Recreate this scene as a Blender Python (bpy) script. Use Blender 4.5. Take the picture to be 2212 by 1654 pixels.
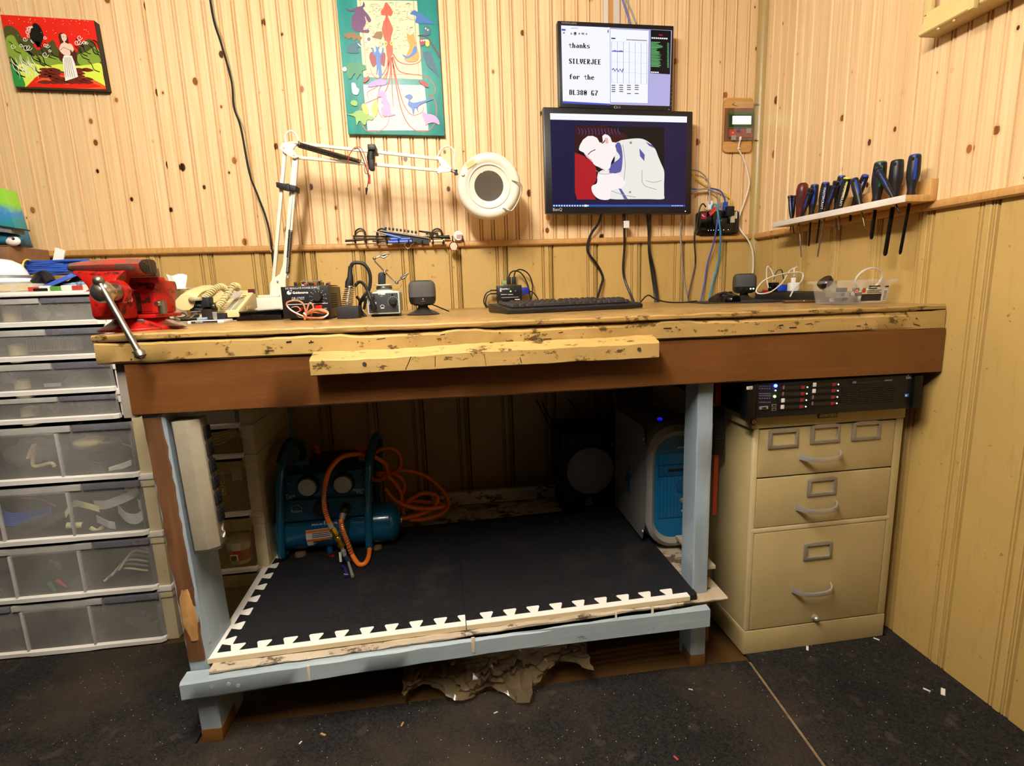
import bpy, bmesh, math, random
from mathutils import Matrix, Vector
random.seed(7)
for o in list(bpy.data.objects): bpy.data.objects.remove(o, do_unlink=True)
scene = bpy.context.scene
COL = scene.collection
# ------------------------------------------------------------------ camera
CAM = Vector((-1.2013, -2.0023, 1.0)); YAW, PIT, ROL, FPX = 0.1138, -0.1769, -0.0339, 1141.03
_fw = Vector((math.sin(YAW)*math.cos(PIT), math.cos(YAW)*math.cos(PIT), math.sin(PIT)))
_r = Vector((math.cos(YAW), -math.sin(YAW), 0)); _u = _r.cross(_fw)
_R = _r*math.cos(ROL) + _u*math.sin(ROL); _U = _u*math.cos(ROL) - _r*math.sin(ROL)
cam = bpy.data.cameras.new('camera'); camo = bpy.data.objects.new('camera', cam); COL.objects.link(camo)
cam.sensor_fit = 'HORIZONTAL'; cam.sensor_width = 36; cam.lens = FPX/2212*36; cam.clip_start = 0.02
_m = Matrix((_R, _U, -_fw)).transposed().to_4x4(); _m.translation = CAM
camo.matrix_world = _m
scene.camera = camo
def at(px, py, **k):
    """a pixel of the photograph, taken to the real plane x=, y= or z= that the thing stands on"""
    d = _fw + _R*((px-1106)/FPX) - _U*((py-827)/FPX)
    (a, v), = k.items(); i = 'xyz'.index(a)
    return CAM + d*((v-CAM[i])/d[i])
# ------------------------------------------------------------------ light
w = bpy.data.worlds.new('room_light'); scene.world = w; w.use_nodes = True
w.node_tree.nodes['Background'].inputs[0].default_value = (1.0, 0.93, 0.84, 1)
w.node_tree.nodes['Background'].inputs[1].default_value = 0.015
def area(name, loc, sx, sy, power, col, target=None):
    l = bpy.data.lights.new(name, 'AREA'); l.shape = 'RECTANGLE'; l.size = sx; l.size_y = sy; l.energy = power; l.color = col
    o = bpy.data.objects.new(name, l); COL.objects.link(o); o.location = loc
    if target:
        o.rotation_euler = (Vector(target)-Vector(loc)).to_track_quat('-Z', 'Y').to_euler()
    return o
def tube_light(x, y0, y1, z, power, col, n=6, r=.05):
    """a ceiling tube running towards the bench: a row of small round lamps along its length"""
    for k in range(n):
        l = bpy.data.lights.new('ceiling_tube_light', 'POINT'); l.energy = power/n; l.color = col; l.shadow_soft_size = r
        o = bpy.data.objects.new('ceiling_tube_light', l); COL.objects.link(o); o.location = (x, y0+(y1-y0)*(k+.5)/n, z)
tube_light(-1.48, -1.18, -2.25, 2.05, 104, (1.0, 0.955, 0.895))
vs = scene.view_settings
vs.view_transform = 'Standard'; vs.look = 'None'; vs.gamma = 1.0; vs.use_curve_mapping = False; vs.exposure = 0.45
# ------------------------------------------------------------------ materials
def lin(c):
    if isinstance(c, str):
        c = [int(c[i:i+2], 16)/255 for i in (0, 2, 4)]
    return tuple((v/12.92 if v <= .04045 else ((v+.055)/1.055)**2.4) for v in c)
def L4(c): return (*lin(c), 1)
MATS = {}
def mat(name, col, rough=.5, metal=0., spec=.5, emit=0., alpha=1., trans=0., coat=0., noise=None, bump=None, col2=None, ecol=None, ior=1.45):
    """noise=(scale or (sx,sy,sz), lo, hi) mixes col towards col2; bump=(scale, strength, distance)"""
    if name in MATS: return MATS[name]
    m = bpy.data.materials.new(name); m.use_nodes = True
    nt = m.node_tree; b = nt.nodes['Principled BSDF']
    b.inputs['Base Color'].default_value = L4(col); b.inputs['Roughness'].default_value = rough
    b.inputs['Metallic'].default_value = metal; b.inputs['Specular IOR Level'].default_value = spec
    b.inputs['IOR'].default_value = ior
    b.inputs['Coat Weight'].default_value = coat; b.inputs['Transmission Weight'].default_value = trans
    b.inputs['Alpha'].default_value = alpha
    if emit:
        b.inputs['Emission Color'].default_value = L4(ecol or col); b.inputs['Emission Strength'].default_value = emit
    tc = None
    def coords(scale):
        nonlocal tc
        if tc is None:
            tc = nt.nodes.new('ShaderNodeTexCoord')
        mp = nt.nodes.new('ShaderNodeMapping')
        mp.inputs['Scale'].default_value = scale if isinstance(scale, tuple) else (scale,)*3
        nt.links.new(tc.outputs['Object'], mp.inputs['Vector'])
        return mp.outputs['Vector']
    if noise:
        sc, lo, hi = noise
        n = nt.nodes.new('ShaderNodeTexNoise'); n.inputs['Scale'].default_value = 1; n.inputs['Detail'].default_value = 6; n.inputs['Roughness'].default_value = .65
        nt.links.new(coords(sc), n.inputs['Vector'])
        r = nt.nodes.new('ShaderNodeValToRGB'); r.color_ramp.elements[0].position = lo; r.color_ramp.elements[1].position = hi
        r.color_ramp.elements[0].color = L4(col); r.color_ramp.elements[1].color = L4(col2)
        nt.links.new(n.outputs['Fac'], r.inputs['Fac']); nt.links.new(r.outputs['Color'], b.inputs['Base Color'])
    if bump:
        sc, st, di = bump
        n = nt.nodes.new('ShaderNodeTexNoise'); n.inputs['Scale'].default_value = 1; n.inputs['Detail'].default_value = 5
        nt.links.new(coords(sc), n.inputs['Vector'])
        bp = nt.nodes.new('ShaderNodeBump'); bp.inputs['Strength'].default_value = st; bp.inputs['Distance'].default_value = di
        nt.links.new(n.outputs['Fac'], bp.inputs['Height']); nt.links.new(bp.outputs['Normal'], b.inputs['Normal'])
    MATS[name] = m
    return m
class G:
    """small node helper for the few layered materials"""
    def __init__(s, name, rough=.5, spec=.5):
        s.m = bpy.data.materials.new(name); s.m.use_nodes = True; s.nt = s.m.node_tree; s.b = s.nt.nodes['Principled BSDF']
        s.b.inputs['Roughness'].default_value = rough; s.b.inputs['Specular IOR Level'].default_value = spec
        s.tc = s.nt.nodes.new('ShaderNodeTexCoord').outputs['Object']; MATS[name] = s.m
    def n(s, t, **k):
        nd = s.nt.nodes.new(t)
        for a, v in k.items():
            if a.startswith('i_'): s.put(nd.inputs[a[2:].replace('_', ' ')], v)
            else: setattr(nd, a, v)
        return nd
    def put(s, sock, v):
        if isinstance(v, bpy.types.NodeSocket): s.nt.links.new(v, sock)
        else: sock.default_value = v
    def mapping(s, vec, scale=(1, 1, 1), loc=None):
        nd = s.n('ShaderNodeMapping'); s.put(nd.inputs['Vector'], vec); nd.inputs['Scale'].default_value = scale
        if loc is not None: s.put(nd.inputs['Location'], loc)
        return nd.outputs['Vector']
    def noise(s, vec, scale=1, detail=5, rough=.6, dist=0):
        return s.n('ShaderNodeTexNoise', i_Vector=vec, i_Scale=scale, i_Detail=detail, i_Roughness=rough, i_Distortion=dist).outputs['Fac']
    def ramp(s, fac, stops):
        nd = s.n('ShaderNodeValToRGB', i_Fac=fac); cr = nd.color_ramp
        while len(cr.elements) < len(stops): cr.elements.new(.5)
        for e, (p, c) in zip(cr.elements, stops):
            e.position = p; e.color = L4(c) if not isinstance(c, (int, float)) else (c, c, c, 1)
        return nd.outputs['Color']
    def mix(s, fac, a, c, mode='MIX'):
        nd = s.n('ShaderNodeMix', data_type='RGBA', blend_type=mode)
        s.put(nd.inputs[0], fac); s.put(nd.inputs[6], a if not isinstance(a, str) else L4(a)); s.put(nd.inputs[7], c if not isinstance(c, str) else L4(c))
        return nd.outputs[2]
    def math(s, op, a, b=0.):
        nd = s.n('ShaderNodeMath', operation=op); s.put(nd.inputs[0], a); s.put(nd.inputs[1], b); return nd.outputs[0]
    def bump(s, h, strength=.3, dist=.002):
        bp = s.n('ShaderNodeBump', i_Height=h, i_Strength=strength, i_Distance=dist); s.put(s.b.inputs['Normal'], bp.outputs[0])
    def color(s, c): s.put(s.b.inputs['Base Color'], c)
def rnd_vec(g):
    r = g.n('ShaderNodeObjectInfo').outputs['Random']
    c = g.n('ShaderNodeCombineXYZ'); g.put(c.inputs[0], g.math('MULTIPLY', r, 37.)); g.put(c.inputs[2], g.math('MULTIPLY', r, 91.)); g.put(c.inputs[1], g.math('MULTIPLY', r, 13.))
    return r, c.outputs[0]
def make_pine(name, base, dark, knot_scale=(9., 9., 5.)):
    g = G(name, .42, .4)
    r, off = rnd_vec(g)
    v = g.mapping(g.tc, (1, 1, 1), off)
    warp = g.noise(g.mapping(v, (4, 4, 1.2)), 1, 2)
    grain = g.noise(g.mapping(v, (140, 140, 2.5)), 1, 4, .6, .4)
    broad = g.noise(g.mapping(v, (14, 14, 1.1)), 1, 3)
    c = g.mix(g.ramp(grain, [(.35, 0.), (.75, 1.)]), base, dark)
    c = g.mix(g.ramp(broad, [(.42, 0.), (.72, .40)]), c, dark)
    c = g.mix(g.math('MULTIPLY', r, .22), c, dark)
    # knots: a cell now and then carries one
    sp = g.n('ShaderNodeSeparateXYZ'); g.put(sp.inputs[0], v)
    cv = g.n('ShaderNodeCombineXYZ')
    g.put(cv.inputs[0], g.math('ADD', g.math('MULTIPLY', g.math('ADD', sp.outputs[0], sp.outputs[1]), 11.), g.math('MULTIPLY', warp, .12)))
    g.put(cv.inputs[1], g.math('MULTIPLY', sp.outputs[2], 7.5))
    vo = g.n('ShaderNodeTexVoronoi', i_Vector=cv.outputs[0], i_Scale=1., feature='F1', voronoi_dimensions='2D'); vo.inputs['Randomness'].default_value = 1.
    sep = g.n('ShaderNodeSeparateColor'); g.put(sep.inputs[0], vo.outputs['Color'])
    rad = g.math('MULTIPLY', g.math('POWER', g.math('MAXIMUM', g.math('MULTIPLY', g.math('SUBTRACT', sep.outputs[0], .22), 1.28), 0.), 2.), .105)
    d = g.math('SUBTRACT', rad, vo.outputs['Distance'])
    halo = g.ramp(g.math('ADD', g.math('MULTIPLY', d, 6.), .5), [(.2, 0.), (.62, .6)])
    core = g.ramp(g.math('MULTIPLY', d, 60.), [(0., 0.), (.5, 1.)])
    gate = g.ramp(sep.outputs[0], [(.30, 0.), (.36, 1.)])
    c = g.mix(g.mix(1., halo, gate, 'MULTIPLY'), c, 'C98A48')
    kc = g.ramp(sep.outputs[1], [(.2, '9A6236'), (.55, '7A4422'), (.8, '34190C')])
    c = g.mix(g.mix(1., core, gate, 'MULTIPLY'), c, kc)
    g.color(c)
    g.bump(grain, .08, .001)
    return g.m
make_pine('pine', 'EACDA0', 'D3AC78')
make_pine('rail_wood', 'C99B5C', 'A87840')
def make_paint(name, base, worn, dirt, wear=.70):
    g = G(name, .38, .45)
    r, off = rnd_vec(g)
    v = g.mapping(g.tc, (1, 1, 1), off)
    broad = g.noise(v, 3, 4)
    fine = g.noise(g.mapping(v, (60, 60, 9)), 1, 4)
    spk = g.noise(v, 55, 3, .7)
    c = g.mix(g.ramp(broad, [(.4, 0.), (.75, .5)]), base, worn)
    c = g.mix(g.ramp(fine, [(.55, 0.), (.9, .35)]), c, dirt)
    c = g.mix(g.ramp(spk, [(wear, 0.), (wear+.04, .75)]), c, dirt)
    g.color(c); g.bump(fine, .15, .001)
    return g.m
make_paint('yellow_paint', 'BB9B5C', 'A98A4C', '6E5424', .68)
# ------------------------------------------------------------------ mesh tools
def catmull(pts, n=6, closed=False):
    pts = [Vector(p) for p in pts]; out = []
    N = len(pts); rng = range(N if closed else N-1)
    for i in rng:
        p1, p2 = pts[i], pts[(i+1) % N]
        p0 = pts[i-1] if (i > 0 or closed) else p1*2-p2
        p3 = pts[(i+2) % N] if (i+2 < N or closed) else p2*2-p1
        for k in range(n):
            t = k/n
            out.append(.5*((2*p1)+(p2-p0)*t+(2*p0-5*p1+4*p2-p3)*t*t+(3*p1-p0-3*p2+p3)*t**3))
    if not closed: out.append(pts[-1])
    return out
class MB:
    def __init__(s): s.v = []; s.f = []
    def add(s, vs, fs, M=None):
        o = len(s.v)
        for p in vs:
            p = Vector(p); s.v.append(M @ p if M else p)
        s.f += [tuple(i+o for i in f) for f in fs]
        return s
    def box(s, x0, x1, y0, y1, z0, z1, M=None):
        return s.add([(x, y, z) for z in (z0, z1) for y in (y0, y1) for x in (x0, x1)],
                     [(0, 2, 3, 1), (4, 5, 7, 6), (0, 1, 5, 4), (2, 6, 7, 3), (0, 4, 6, 2), (1, 3, 7, 5)], M)
    def cbox(s, c, d, M=None):
        return s.box(c[0]-d[0]/2, c[0]+d[0]/2, c[1]-d[1]/2, c[1]+d[1]/2, c[2]-d[2]/2, c[2]+d[2]/2, M)
    def prism(s, poly, axis, a, b, M=None):
        """2-D polygon extruded along axis from a to b; poly in the two other axes in x,y,z order"""
        def mk(p, t):
            q = list(p); q.insert('xyz'.index(axis), t); return q
        n = len(poly)
        vs = [mk(p, a) for p in poly]+[mk(p, b) for p in poly]
        fs = [tuple(range(n))[::-1], tuple(range(n, 2*n))]+[(i, (i+1) % n, n+(i+1) % n, n+i) for i in range(n)]
        return s.add(vs, fs, M)
    def ring(s, path, r, seg=8, closed=False, caps=True, M=None):
        path = [Vector(p) for p in path]; n = len(path)
        rs = r if isinstance(r, (list, tuple)) else [r]*n
        vs = []; fs = []; up = None
        for i, p in enumerate(path):
            if closed: t = path[(i+1) % n]-path[i-1]
            else: t = path[min(i+1, n-1)]-path[max(i-1, 0)]
            if t.length < 1e-9: t = Vector((0, 0, 1))
            t.normalize()
            if up is None:
                up = t.orthogonal().normalized()
            up = up-t*up.dot(t)
            if up.length < 1e-6: up = t.orthogonal()
            up.normalize(); sd = t.cross(up)
            for k in range(seg):
                a = 2*math.pi*k/seg
                vs.append(p+(up*math.cos(a)+sd*math.sin(a))*rs[i])
        for i in range(n if closed else n-1):
            j = (i+1) % n
            for k in range(seg):
                l = (k+1) % seg
                fs.append((i*seg+k, i*seg+l, j*seg+l, j*seg+k))
        if caps and not closed:
            fs.append(tuple(range(seg))[::-1]); fs.append(tuple((n-1)*seg+k for k in range(seg)))
        return s.add(vs, fs, M)
    def tube(s, pts, r, seg=8, n=6, closed=False, M=None):
        p = catmull(pts, n, closed)
        if isinstance(r, (list, tuple)):
            q = []; m = len(pts)
            for i in range(len(p)):
                t = i/n; a = min(int(t), m-1); b = min(a+1, m-1); q.append(r[a]+(r[b]-r[a])*(t-int(t)))
            r = q
        return s.ring(p, r, seg, closed, True, M)
    def cyl(s, p0, p1, r0, r1=None, seg=16, M=None):
        return s.ring([p0, p1], [r0, r0 if r1 is None else r1], seg, M=M)
    def lathe(s, prof, seg=20, M=None):
        """profile (r, z) about local z"""
        n = len(prof); vs = []; fs = []
        for r, z in prof:
            for k in range(seg):
                a = 2*math.pi*k/seg; vs.append((r*math.cos(a), r*math.sin(a), z))
        for i in range(n-1):
            for k in range(seg):
                l = (k+1) % seg; fs.append((i*seg+k, i*seg+l, (i+1)*seg+l, (i+1)*seg+k))
        if prof[0][0] > 1e-6: fs.append(tuple(range(seg))[::-1])
        if prof[-1][0] > 1e-6: fs.append(tuple((n-1)*seg+k for k in range(seg)))
        return s.add(vs, fs, M)
    def ball(s, c, r, seg=14, rings=8, M=None, sc=(1, 1, 1)):
        pr = [(max(1e-7, math.sin(math.pi*i/rings)), -math.cos(math.pi*i/rings)) for i in range(rings+1)]
        T = Matrix.Translation(Vector(c)) @ Matrix.Diagonal((r*sc[0], r*sc[1], r*sc[2], 1))
        return s.lathe(pr, seg, (M @ T) if M else T)
    def torus(s, c, R, r, axis='z', seg=24, sub=8, M=None, a0=0, a1=2*math.pi):
        full = abs(a1-a0-2*math.pi) < 1e-6; pts = []
        for i in range(seg if full else seg+1):
            a = a0+(a1-a0)*i/seg; p = [R*math.cos(a), R*math.sin(a)]; p.insert('xyz'.index(axis), 0); pts.append(Vector(p)+Vector(c))
        return s.ring(pts, r, sub, full, True, M)
    def quad(s, a, b, c, d): return s.add([a, b, c, d], [(0, 1, 2, 3)])
    def build(s, name, m, parent=None, bevel=0., smooth=40, world=False, seg=2):
        vs = s.v
        if world and parent is not None:
            inv = root_matrix(parent).inverted(); vs = [inv @ p for p in vs]
        me = bpy.data.meshes.new(name); me.from_pydata([tuple(p) for p in vs], [], s.f)
        bm = bmesh.new(); bm.from_mesh(me)
        bmesh.ops.remove_doubles(bm, verts=bm.verts, dist=1e-6)
        if bevel:
            es = [e for e in bm.edges if len(e.link_faces) == 2 and e.calc_face_angle(0) > .6]
            bmesh.ops.bevel(bm, geom=es, offset=bevel, segments=seg, profile=.6, affect='EDGES', clamp_overlap=True)
        bmesh.ops.recalc_face_normals(bm, faces=bm.faces)
        bm.to_mesh(me); bm.free()
        if smooth:
            me.polygons.foreach_set('use_smooth', [True]*len(me.polygons))
            me.set_sharp_from_angle(angle=math.radians(smooth))
        me.materials.append(MATS[m] if isinstance(m, str) else m)
        return link(name, me, parent)
def root_matrix(o):
    while o.parent: o = o.parent
    return ROOTM.get(o.name, Matrix())
ROOTM = {}
def link(name, me, parent=None):
    o = bpy.data.objects.new(name, me); COL.objects.link(o)
    if parent is not None: o.parent = parent
    return o
def tag(o, label=None, cat=None, group=None, kind=None):
    for k, v in (('label', label), ('category', cat), ('group', group), ('kind', kind)):
        if v: o[k] = v
    return o
def thing(name, label, cat, loc=(0, 0, 0), rz=0., group=None, rot=None):
    o = bpy.data.objects.new(name, None); COL.objects.link(o); o.empty_display_size = .05
    M = Matrix.Translation(Vector(loc)) @ (rot.to_4x4() if rot else Matrix.Rotation(rz, 4, 'Z'))
    o.matrix_world = M; ROOTM[o.name] = M
    return tag(o, label, cat, group)
def recenter(o):
    me = o.data; vs = [v.co for v in me.vertices]
    c = Vector(((min(v.x for v in vs)+max(v.x for v in vs))/2, (min(v.y for v in vs)+max(v.y for v in vs))/2, min(v.z for v in vs)))
    me.transform(Matrix.Translation(-c)); o.location = c; ROOTM[o.name] = Matrix.Translation(c)
    return o
def solo(mb, name, m, label, cat, group=None, bevel=0., smooth=40):
    return tag(recenter(mb.build(name, m, None, bevel, smooth)), label, cat, group)
def clone(o, parent=None, loc=None, label=None):
    c = o.copy(); COL.objects.link(c); c.parent = parent
    if loc is not None: c.location = loc
    if label: c['label'] = label
    for ch in list(o.children): clone(ch, c)
    return c
def frame_m(o, x, y, z=None):
    """4x4 from origin and axes"""
    x = Vector(x).normalized(); y = Vector(y).normalized(); z = x.cross(y) if z is None else Vector(z)
    M = Matrix((x, y, z)).transposed().to_4x4(); M.translation = Vector(o); return M
def text(parent, s_, o, x, y, size, m, name='lettering', align='LEFT', world=False, depth=0., width=None, bold=0.):
    cu = bpy.data.curves.new('t', 'FONT'); cu.body = s_; cu.size = size; cu.align_x = align; cu.resolution_u = 2; cu.extrude = depth; cu.offset = bold
    ob = bpy.data.objects.new('t', cu); COL.objects.link(ob)
    dg = bpy.context.evaluated_depsgraph_get(); me = bpy.data.meshes.new_from_object(ob.evaluated_get(dg))
    bpy.data.objects.remove(ob); bpy.data.curves.remove(cu)
    if width:
        ws = [v.co.x for v in me.vertices]; k = width/(max(ws)-min(ws)); x0 = min(ws)
        if align == 'LEFT':
            for v in me.vertices: v.co.x = (v.co.x-x0)*k
        else:
            for v in me.vertices: v.co.x *= k
    M = frame_m(o, x, y)
    if world: M = root_matrix(parent).inverted() @ M
    me.transform(M); me.materials.clear(); me.materials.append(MATS[m] if isinstance(m, str) else m); me.name = name
    return link(name, me, parent)
def stroke(pts, wd, closed=False):
    """flat ribbon outline in 2-D: returns quads"""
    out = []; n = len(pts)
    P = [Vector((p[0], p[1])) for p in pts]
    ws = wd if isinstance(wd, (list, tuple)) else [wd]*n
    L = []; R_ = []
    for i in range(n):
        a = P[i-1] if (i > 0 or closed) else P[i]; b = P[(i+1) % n] if (i < n-1 or closed) else P[i]
        t = (b-a); t = t.normalized() if t.length > 1e-9 else Vector((1, 0)); nn = Vector((-t.y, t.x))*ws[i]/2
        L.append(P[i]+nn); R_.append(P[i]-nn)
    for i in range(n if closed else n-1):
        j = (i+1) % n; out.append([L[i], L[j], R_[j], R_[i]])
    return out
def cat2(pts, n=5, closed=False):
    return [(p.x, p.y) for p in catmull([(a, b, 0) for a, b in pts], n, closed)]
def ell(cx, cy, rx, ry, n=16, rot=0., a0=0., a1=2*math.pi):
    c, s_ = math.cos(rot), math.sin(rot); out = []
    for i in range(n):
        a = a0+(a1-a0)*i/(n if abs(a1-a0) > 6.28 else n-1); x, y = rx*math.cos(a), ry*math.sin(a); out.append((cx+x*c-y*s_, cy+x*s_+y*c))
    return out
def clip_poly(p, quad):
    """cut a 2-D polygon to a convex outline (clockwise on the page)"""
    out = [(a[0], a[1]) for a in p]
    for i in range(len(quad)):
        A, B = quad[i], quad[(i+1) % len(quad)]; src, out = out, []
        sd = lambda q: (B[0]-A[0])*(q[1]-A[1])-(B[1]-A[1])*(q[0]-A[0])
        for j in range(len(src)):
            P, Q = src[j-1], src[j]; a, b = sd(P), sd(Q)
            if (a >= 0) != (b >= 0):
                t = a/(a-b); out.append((P[0]+(Q[0]-P[0])*t, P[1]+(Q[1]-P[1])*t))
            if b >= 0: out.append(Q)
        if not out: break
    return out
class Art:
    """flat print on a real flat surface: each colour is one thin layer, fn maps 2-D art coordinates and layer height to 3-D"""
    def __init__(s, parent, fn, name='print', h=.00015, world=True, clip=None):
        s.parent, s.fn, s.name, s.h, s.world, s.clip = parent, fn, name, h, world, clip; s.k = 0
    def put(s, m, polys, name=None):
        s.k += 1; mb = MB()
        for p in polys:
            if s.clip: p = clip_poly(p, s.clip)
            if len(p) < 3: continue
            q = [s.fn(a[0], a[1], s.h*s.k) for a in p]
            mb.add(q, [tuple(range(len(q)))])
        me = bpy.data.meshes.new(s.name)
        inv = root_matrix(s.parent).inverted() if s.world else Matrix()
        me.from_pydata([tuple(inv @ Vector(p)) for p in mb.v], [], mb.f)
        me.materials.append(MATS[m] if isinstance(m, str) else m)
        o = link(name or s.name, me, s.parent)
        if len(polys) > 1: o['kind'] = 'stuff'
        return o
# ------------------------------------------------------------------ the room
def struct(mb, name, m, **k): return tag(mb.build(name, m, None, **k), kind='structure')
mat('backing', '2A1C0C', .9)
wall_back = struct(MB().box(-3.1, .05, .014, .06, 0, 2.4), 'wall_back', 'backing')
wall_right = struct(MB().box(.014, .06, -2.4, .014, 0, 2.4), 'wall_right', 'backing')
mat('ceiling_paint', 'D8CDB8', .8)
struct(MB().box(-3.1, .06, -5.2, .06, 2.16, 2.20), 'ceiling', 'ceiling_paint')
ZR0, ZR1 = 1.1548, 1.1763
def plank_mesh(name, W, prof, z0, z1, m, axis):
    """profile (u, depth) over the plank's width, extruded in z; axis x: along the back wall, y: along the right wall"""
    n = len(prof); vs = []; fs = []
    for z in (z0, z1):
        for u, d in prof:
            vs.append((u, -d, z) if axis == 'x' else (-d, u, z))
    for i in range(n-1): fs.append((i, i+1, n+i+1, n+i))
    mb = MB().add(vs, fs)
    # ends and back edge
    b0 = (0, .013, z0) if axis == 'x' else (.013, 0, z0); b1 = (W, .013, z0) if axis == 'x' else (.013, W, z0)
    c0 = (*b0[:2], z1); c1 = (*b1[:2], z1)
    mb.add([b0, b1, c1, c0, vs[0], vs[n-1], vs[2*n-1], vs[n]], [(0, 4, 7, 3), (1, 2, 6, 5)])
    mb.add([vs[0]]+[vs[i] for i in range(1, n)]+[b1, b0], [tuple(range(n+2))])
    mb.add([vs[n]]+[vs[n+i] for i in range(1, n)]+[c1, c0], [tuple(range(n+2))])
    me_o = mb.build(name, m, None, smooth=25)
    me = me_o.data; bpy.data.objects.remove(me_o); return me
def bead(u, w=.0085, g=.0028, dp=.0062):
    """groove, bead, groove centred on u"""
    h = w/2
    return [(u-h-g, 0), (u-h-g*.4, -dp), (u-h, -dp*.6), (u-h*.4, .0012), (u+h*.4, .0012), (u+h, -dp*.6), (u+h+g*.4, -dp), (u+h+g, 0)]
WP = .0915
prof_up = [(0, -.008), (.0012, -.007), (.0028, 0)]+bead(WP/2-.002)+[(WP-.0128, 0), (WP-.0112, -.0062), (WP-.0098, -.003), (WP-.0065, .0012), (WP-.0040, .0012), (WP-.0015, -.003), (WP, -.008)]
me_up_b = plank_mesh('pine_plank', WP, prof_up, ZR1-.006, 2.16, 'pine', 'x')
prof_up_r = [(WP*.93*u/WP, d) for u, d in prof_up]
me_up_r = plank_mesh('pine_plank', WP*.93, prof_up_r, ZR1-.006, 2.16, 'pine', 'y')
for k in range(33):
    o = link('pine_plank', me_up_b, wall_back); o.location = (-.012-WP*(k+1), 0, 0)
for k in range(27):
    o = link('pine_plank', me_up_r, wall_right); o.location = (0, -.014-WP*.93*(k+1), 0)
def low_prof(W):
    a = []
    for g0 in (.006, .0125): a.append((g0, 0))
    p = [(0, -.009), (.0012, -.0085), (.003, -.001), (.0050, 0), (.0068, -.0065), (.0086, 0), (.0110, 0), (.0128, -.0065), (.0146, 0), (.017, .0014), (.029, .0014), (.0312, 0), (.0328, -.0065), (.0346, 0), (.0385, 0), (.0402, -.0065), (.0420, 0), (.046, 0), (W-.003, 0), (W-.001, -.003), (W, -.006)]
    return p
PB, PR = .1725, .158
# the moulded edge of each painted board lies on its left
me_lo_b = plank_mesh('painted_plank', PB-.0024, [(PB-.0024-u, d) for u, d in low_prof(PB-.0024)][::-1], 0, ZR0+.006, 'yellow_paint', 'x')
me_lo_r = plank_mesh('painted_plank', PR-.0024, low_prof(PR-.0024), 0, ZR0+.006, 'yellow_paint', 'y')
for k in range(18):
    o = link('painted_plank', me_lo_b, wall_back); o.location = (-.283+PB*2-PB*(k+1), 0, 0)
    if k == 0: bpy.data.objects.remove(o)
for k in range(15):
    o = link('painted_plank', me_lo_r, wall_right); o.location = (0, .010-PR*(k+1), 0)
# last strip of board in the corner
tag(MB().box(-.111, .0, .0, .012, 0, ZR0).build('painted_plank', 'yellow_paint', wall_back))
# cap rails, corner bead
def rail(name, pts, prof, m):
    mb = MB(); n = len(prof); vs = []
    for p, nrm in pts:
        for d, z in prof: vs.append(Vector(p)+Vector(nrm)*d+Vector((0, 0, z)))
    fs = []
    for i in range(len(pts)-1):
        for k in range(n): fs.append((i*n+k, i*n+(k+1) % n, (i+1)*n+(k+1) % n, (i+1)*n+k))
    fs.append(tuple(range(n))); fs.append(tuple((len(pts)-1)*n+k for k in range(n)))
    return struct(mb.add(vs, fs), name, m, smooth=35)
RP = [(0, ZR0), (.014, ZR0), (.019, ZR0+.004), (.020, ZR0+.012), (.017, ZR1-.002), (.012, ZR1), (0, ZR1)]
rail('trim_1', [((-3.1, .001, 0), (0, -1, 0)), ((-2.0, .001, 0), (0, -1, 0)), ((-.022, .001, 0), (0, -1, 0))], RP, 'rail_wood')
rail('trim_2', [((.001, -.026, 0), (-1, 0, 0)), ((.001, -2.4, 0), (-1, 0, 0))], [(d, z) for d, z in RP], 'rail_wood')
mb = MB(); arc = [(0, 0)]+[(-.026*math.cos(a), -.026*math.sin(a)) for a in [math.pi/2*i/8 for i in range(9)]]
mb.prism(arc, 'z', 0, 2.16)
mat('corner_paint', 'A8905A', .35)
struct(mb, 'trim_3', 'corner_paint', smooth=30)
# ------------------------------------------------------------------ floor and carpet
g = G('floor_boards', .6, .3)
v = g.mapping(g.tc, (3, 3, 3)); c = g.mix(g.ramp(g.noise(v, 2, 6), [(.35, 0.), (.7, 1.)]), '523818', '362410')
c = g.mix(g.ramp(g.noise(g.mapping(g.tc, (90, 90, 90)), 1, 4), [(.6, 0.), (.75, .5)]), c, '6E5A3C'); g.color(c)
struct(MB().box(-3.1, .06, -5.2, .06, -.05, 0), 'floor', 'floor_boards')
g = G('carpet', .95, .12)
fine = g.noise(g.mapping(g.tc, (190, 190, 190)), 1, 5, .8)
broad = g.noise(g.mapping(g.tc, (2.2, 2.2, 2.2)), 1, 5, .6)
blot = g.noise(g.mapping(g.tc, (19, 19, 19)), 1, 2, .5)
c = g.mix(g.ramp(fine, [(.35, 0.), (.7, 1.)]), '0B0A0A', '3A3635')
c = g.mix(g.ramp(broad, [(.46, 0.), (.68, .8)]), c, '463C30')
c = g.mix(g.ramp(blot, [(.64, 0.), (.70, .3)]), c, '544A40')
c = g.mix(g.ramp(broad, [(.2, .8), (.42, 0.)]), c, '0A0909')
sp = g.n('ShaderNodeTexVoronoi', i_Vector=g.mapping(g.tc, (130, 130, 130)), i_Scale=1.)
sepc = g.n('ShaderNodeSeparateColor'); g.put(sepc.inputs[0], sp.outputs['Color'])
spk = g.mix(1., g.ramp(sp.outputs['Distance'], [(.10, 1.), (.16, 0.)]), g.ramp(sepc.outputs[0], [(.86, 0.), (.89, .9)]), 'MULTIPLY')
c = g.mix(spk, c, 'BEB8AC')
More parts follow.
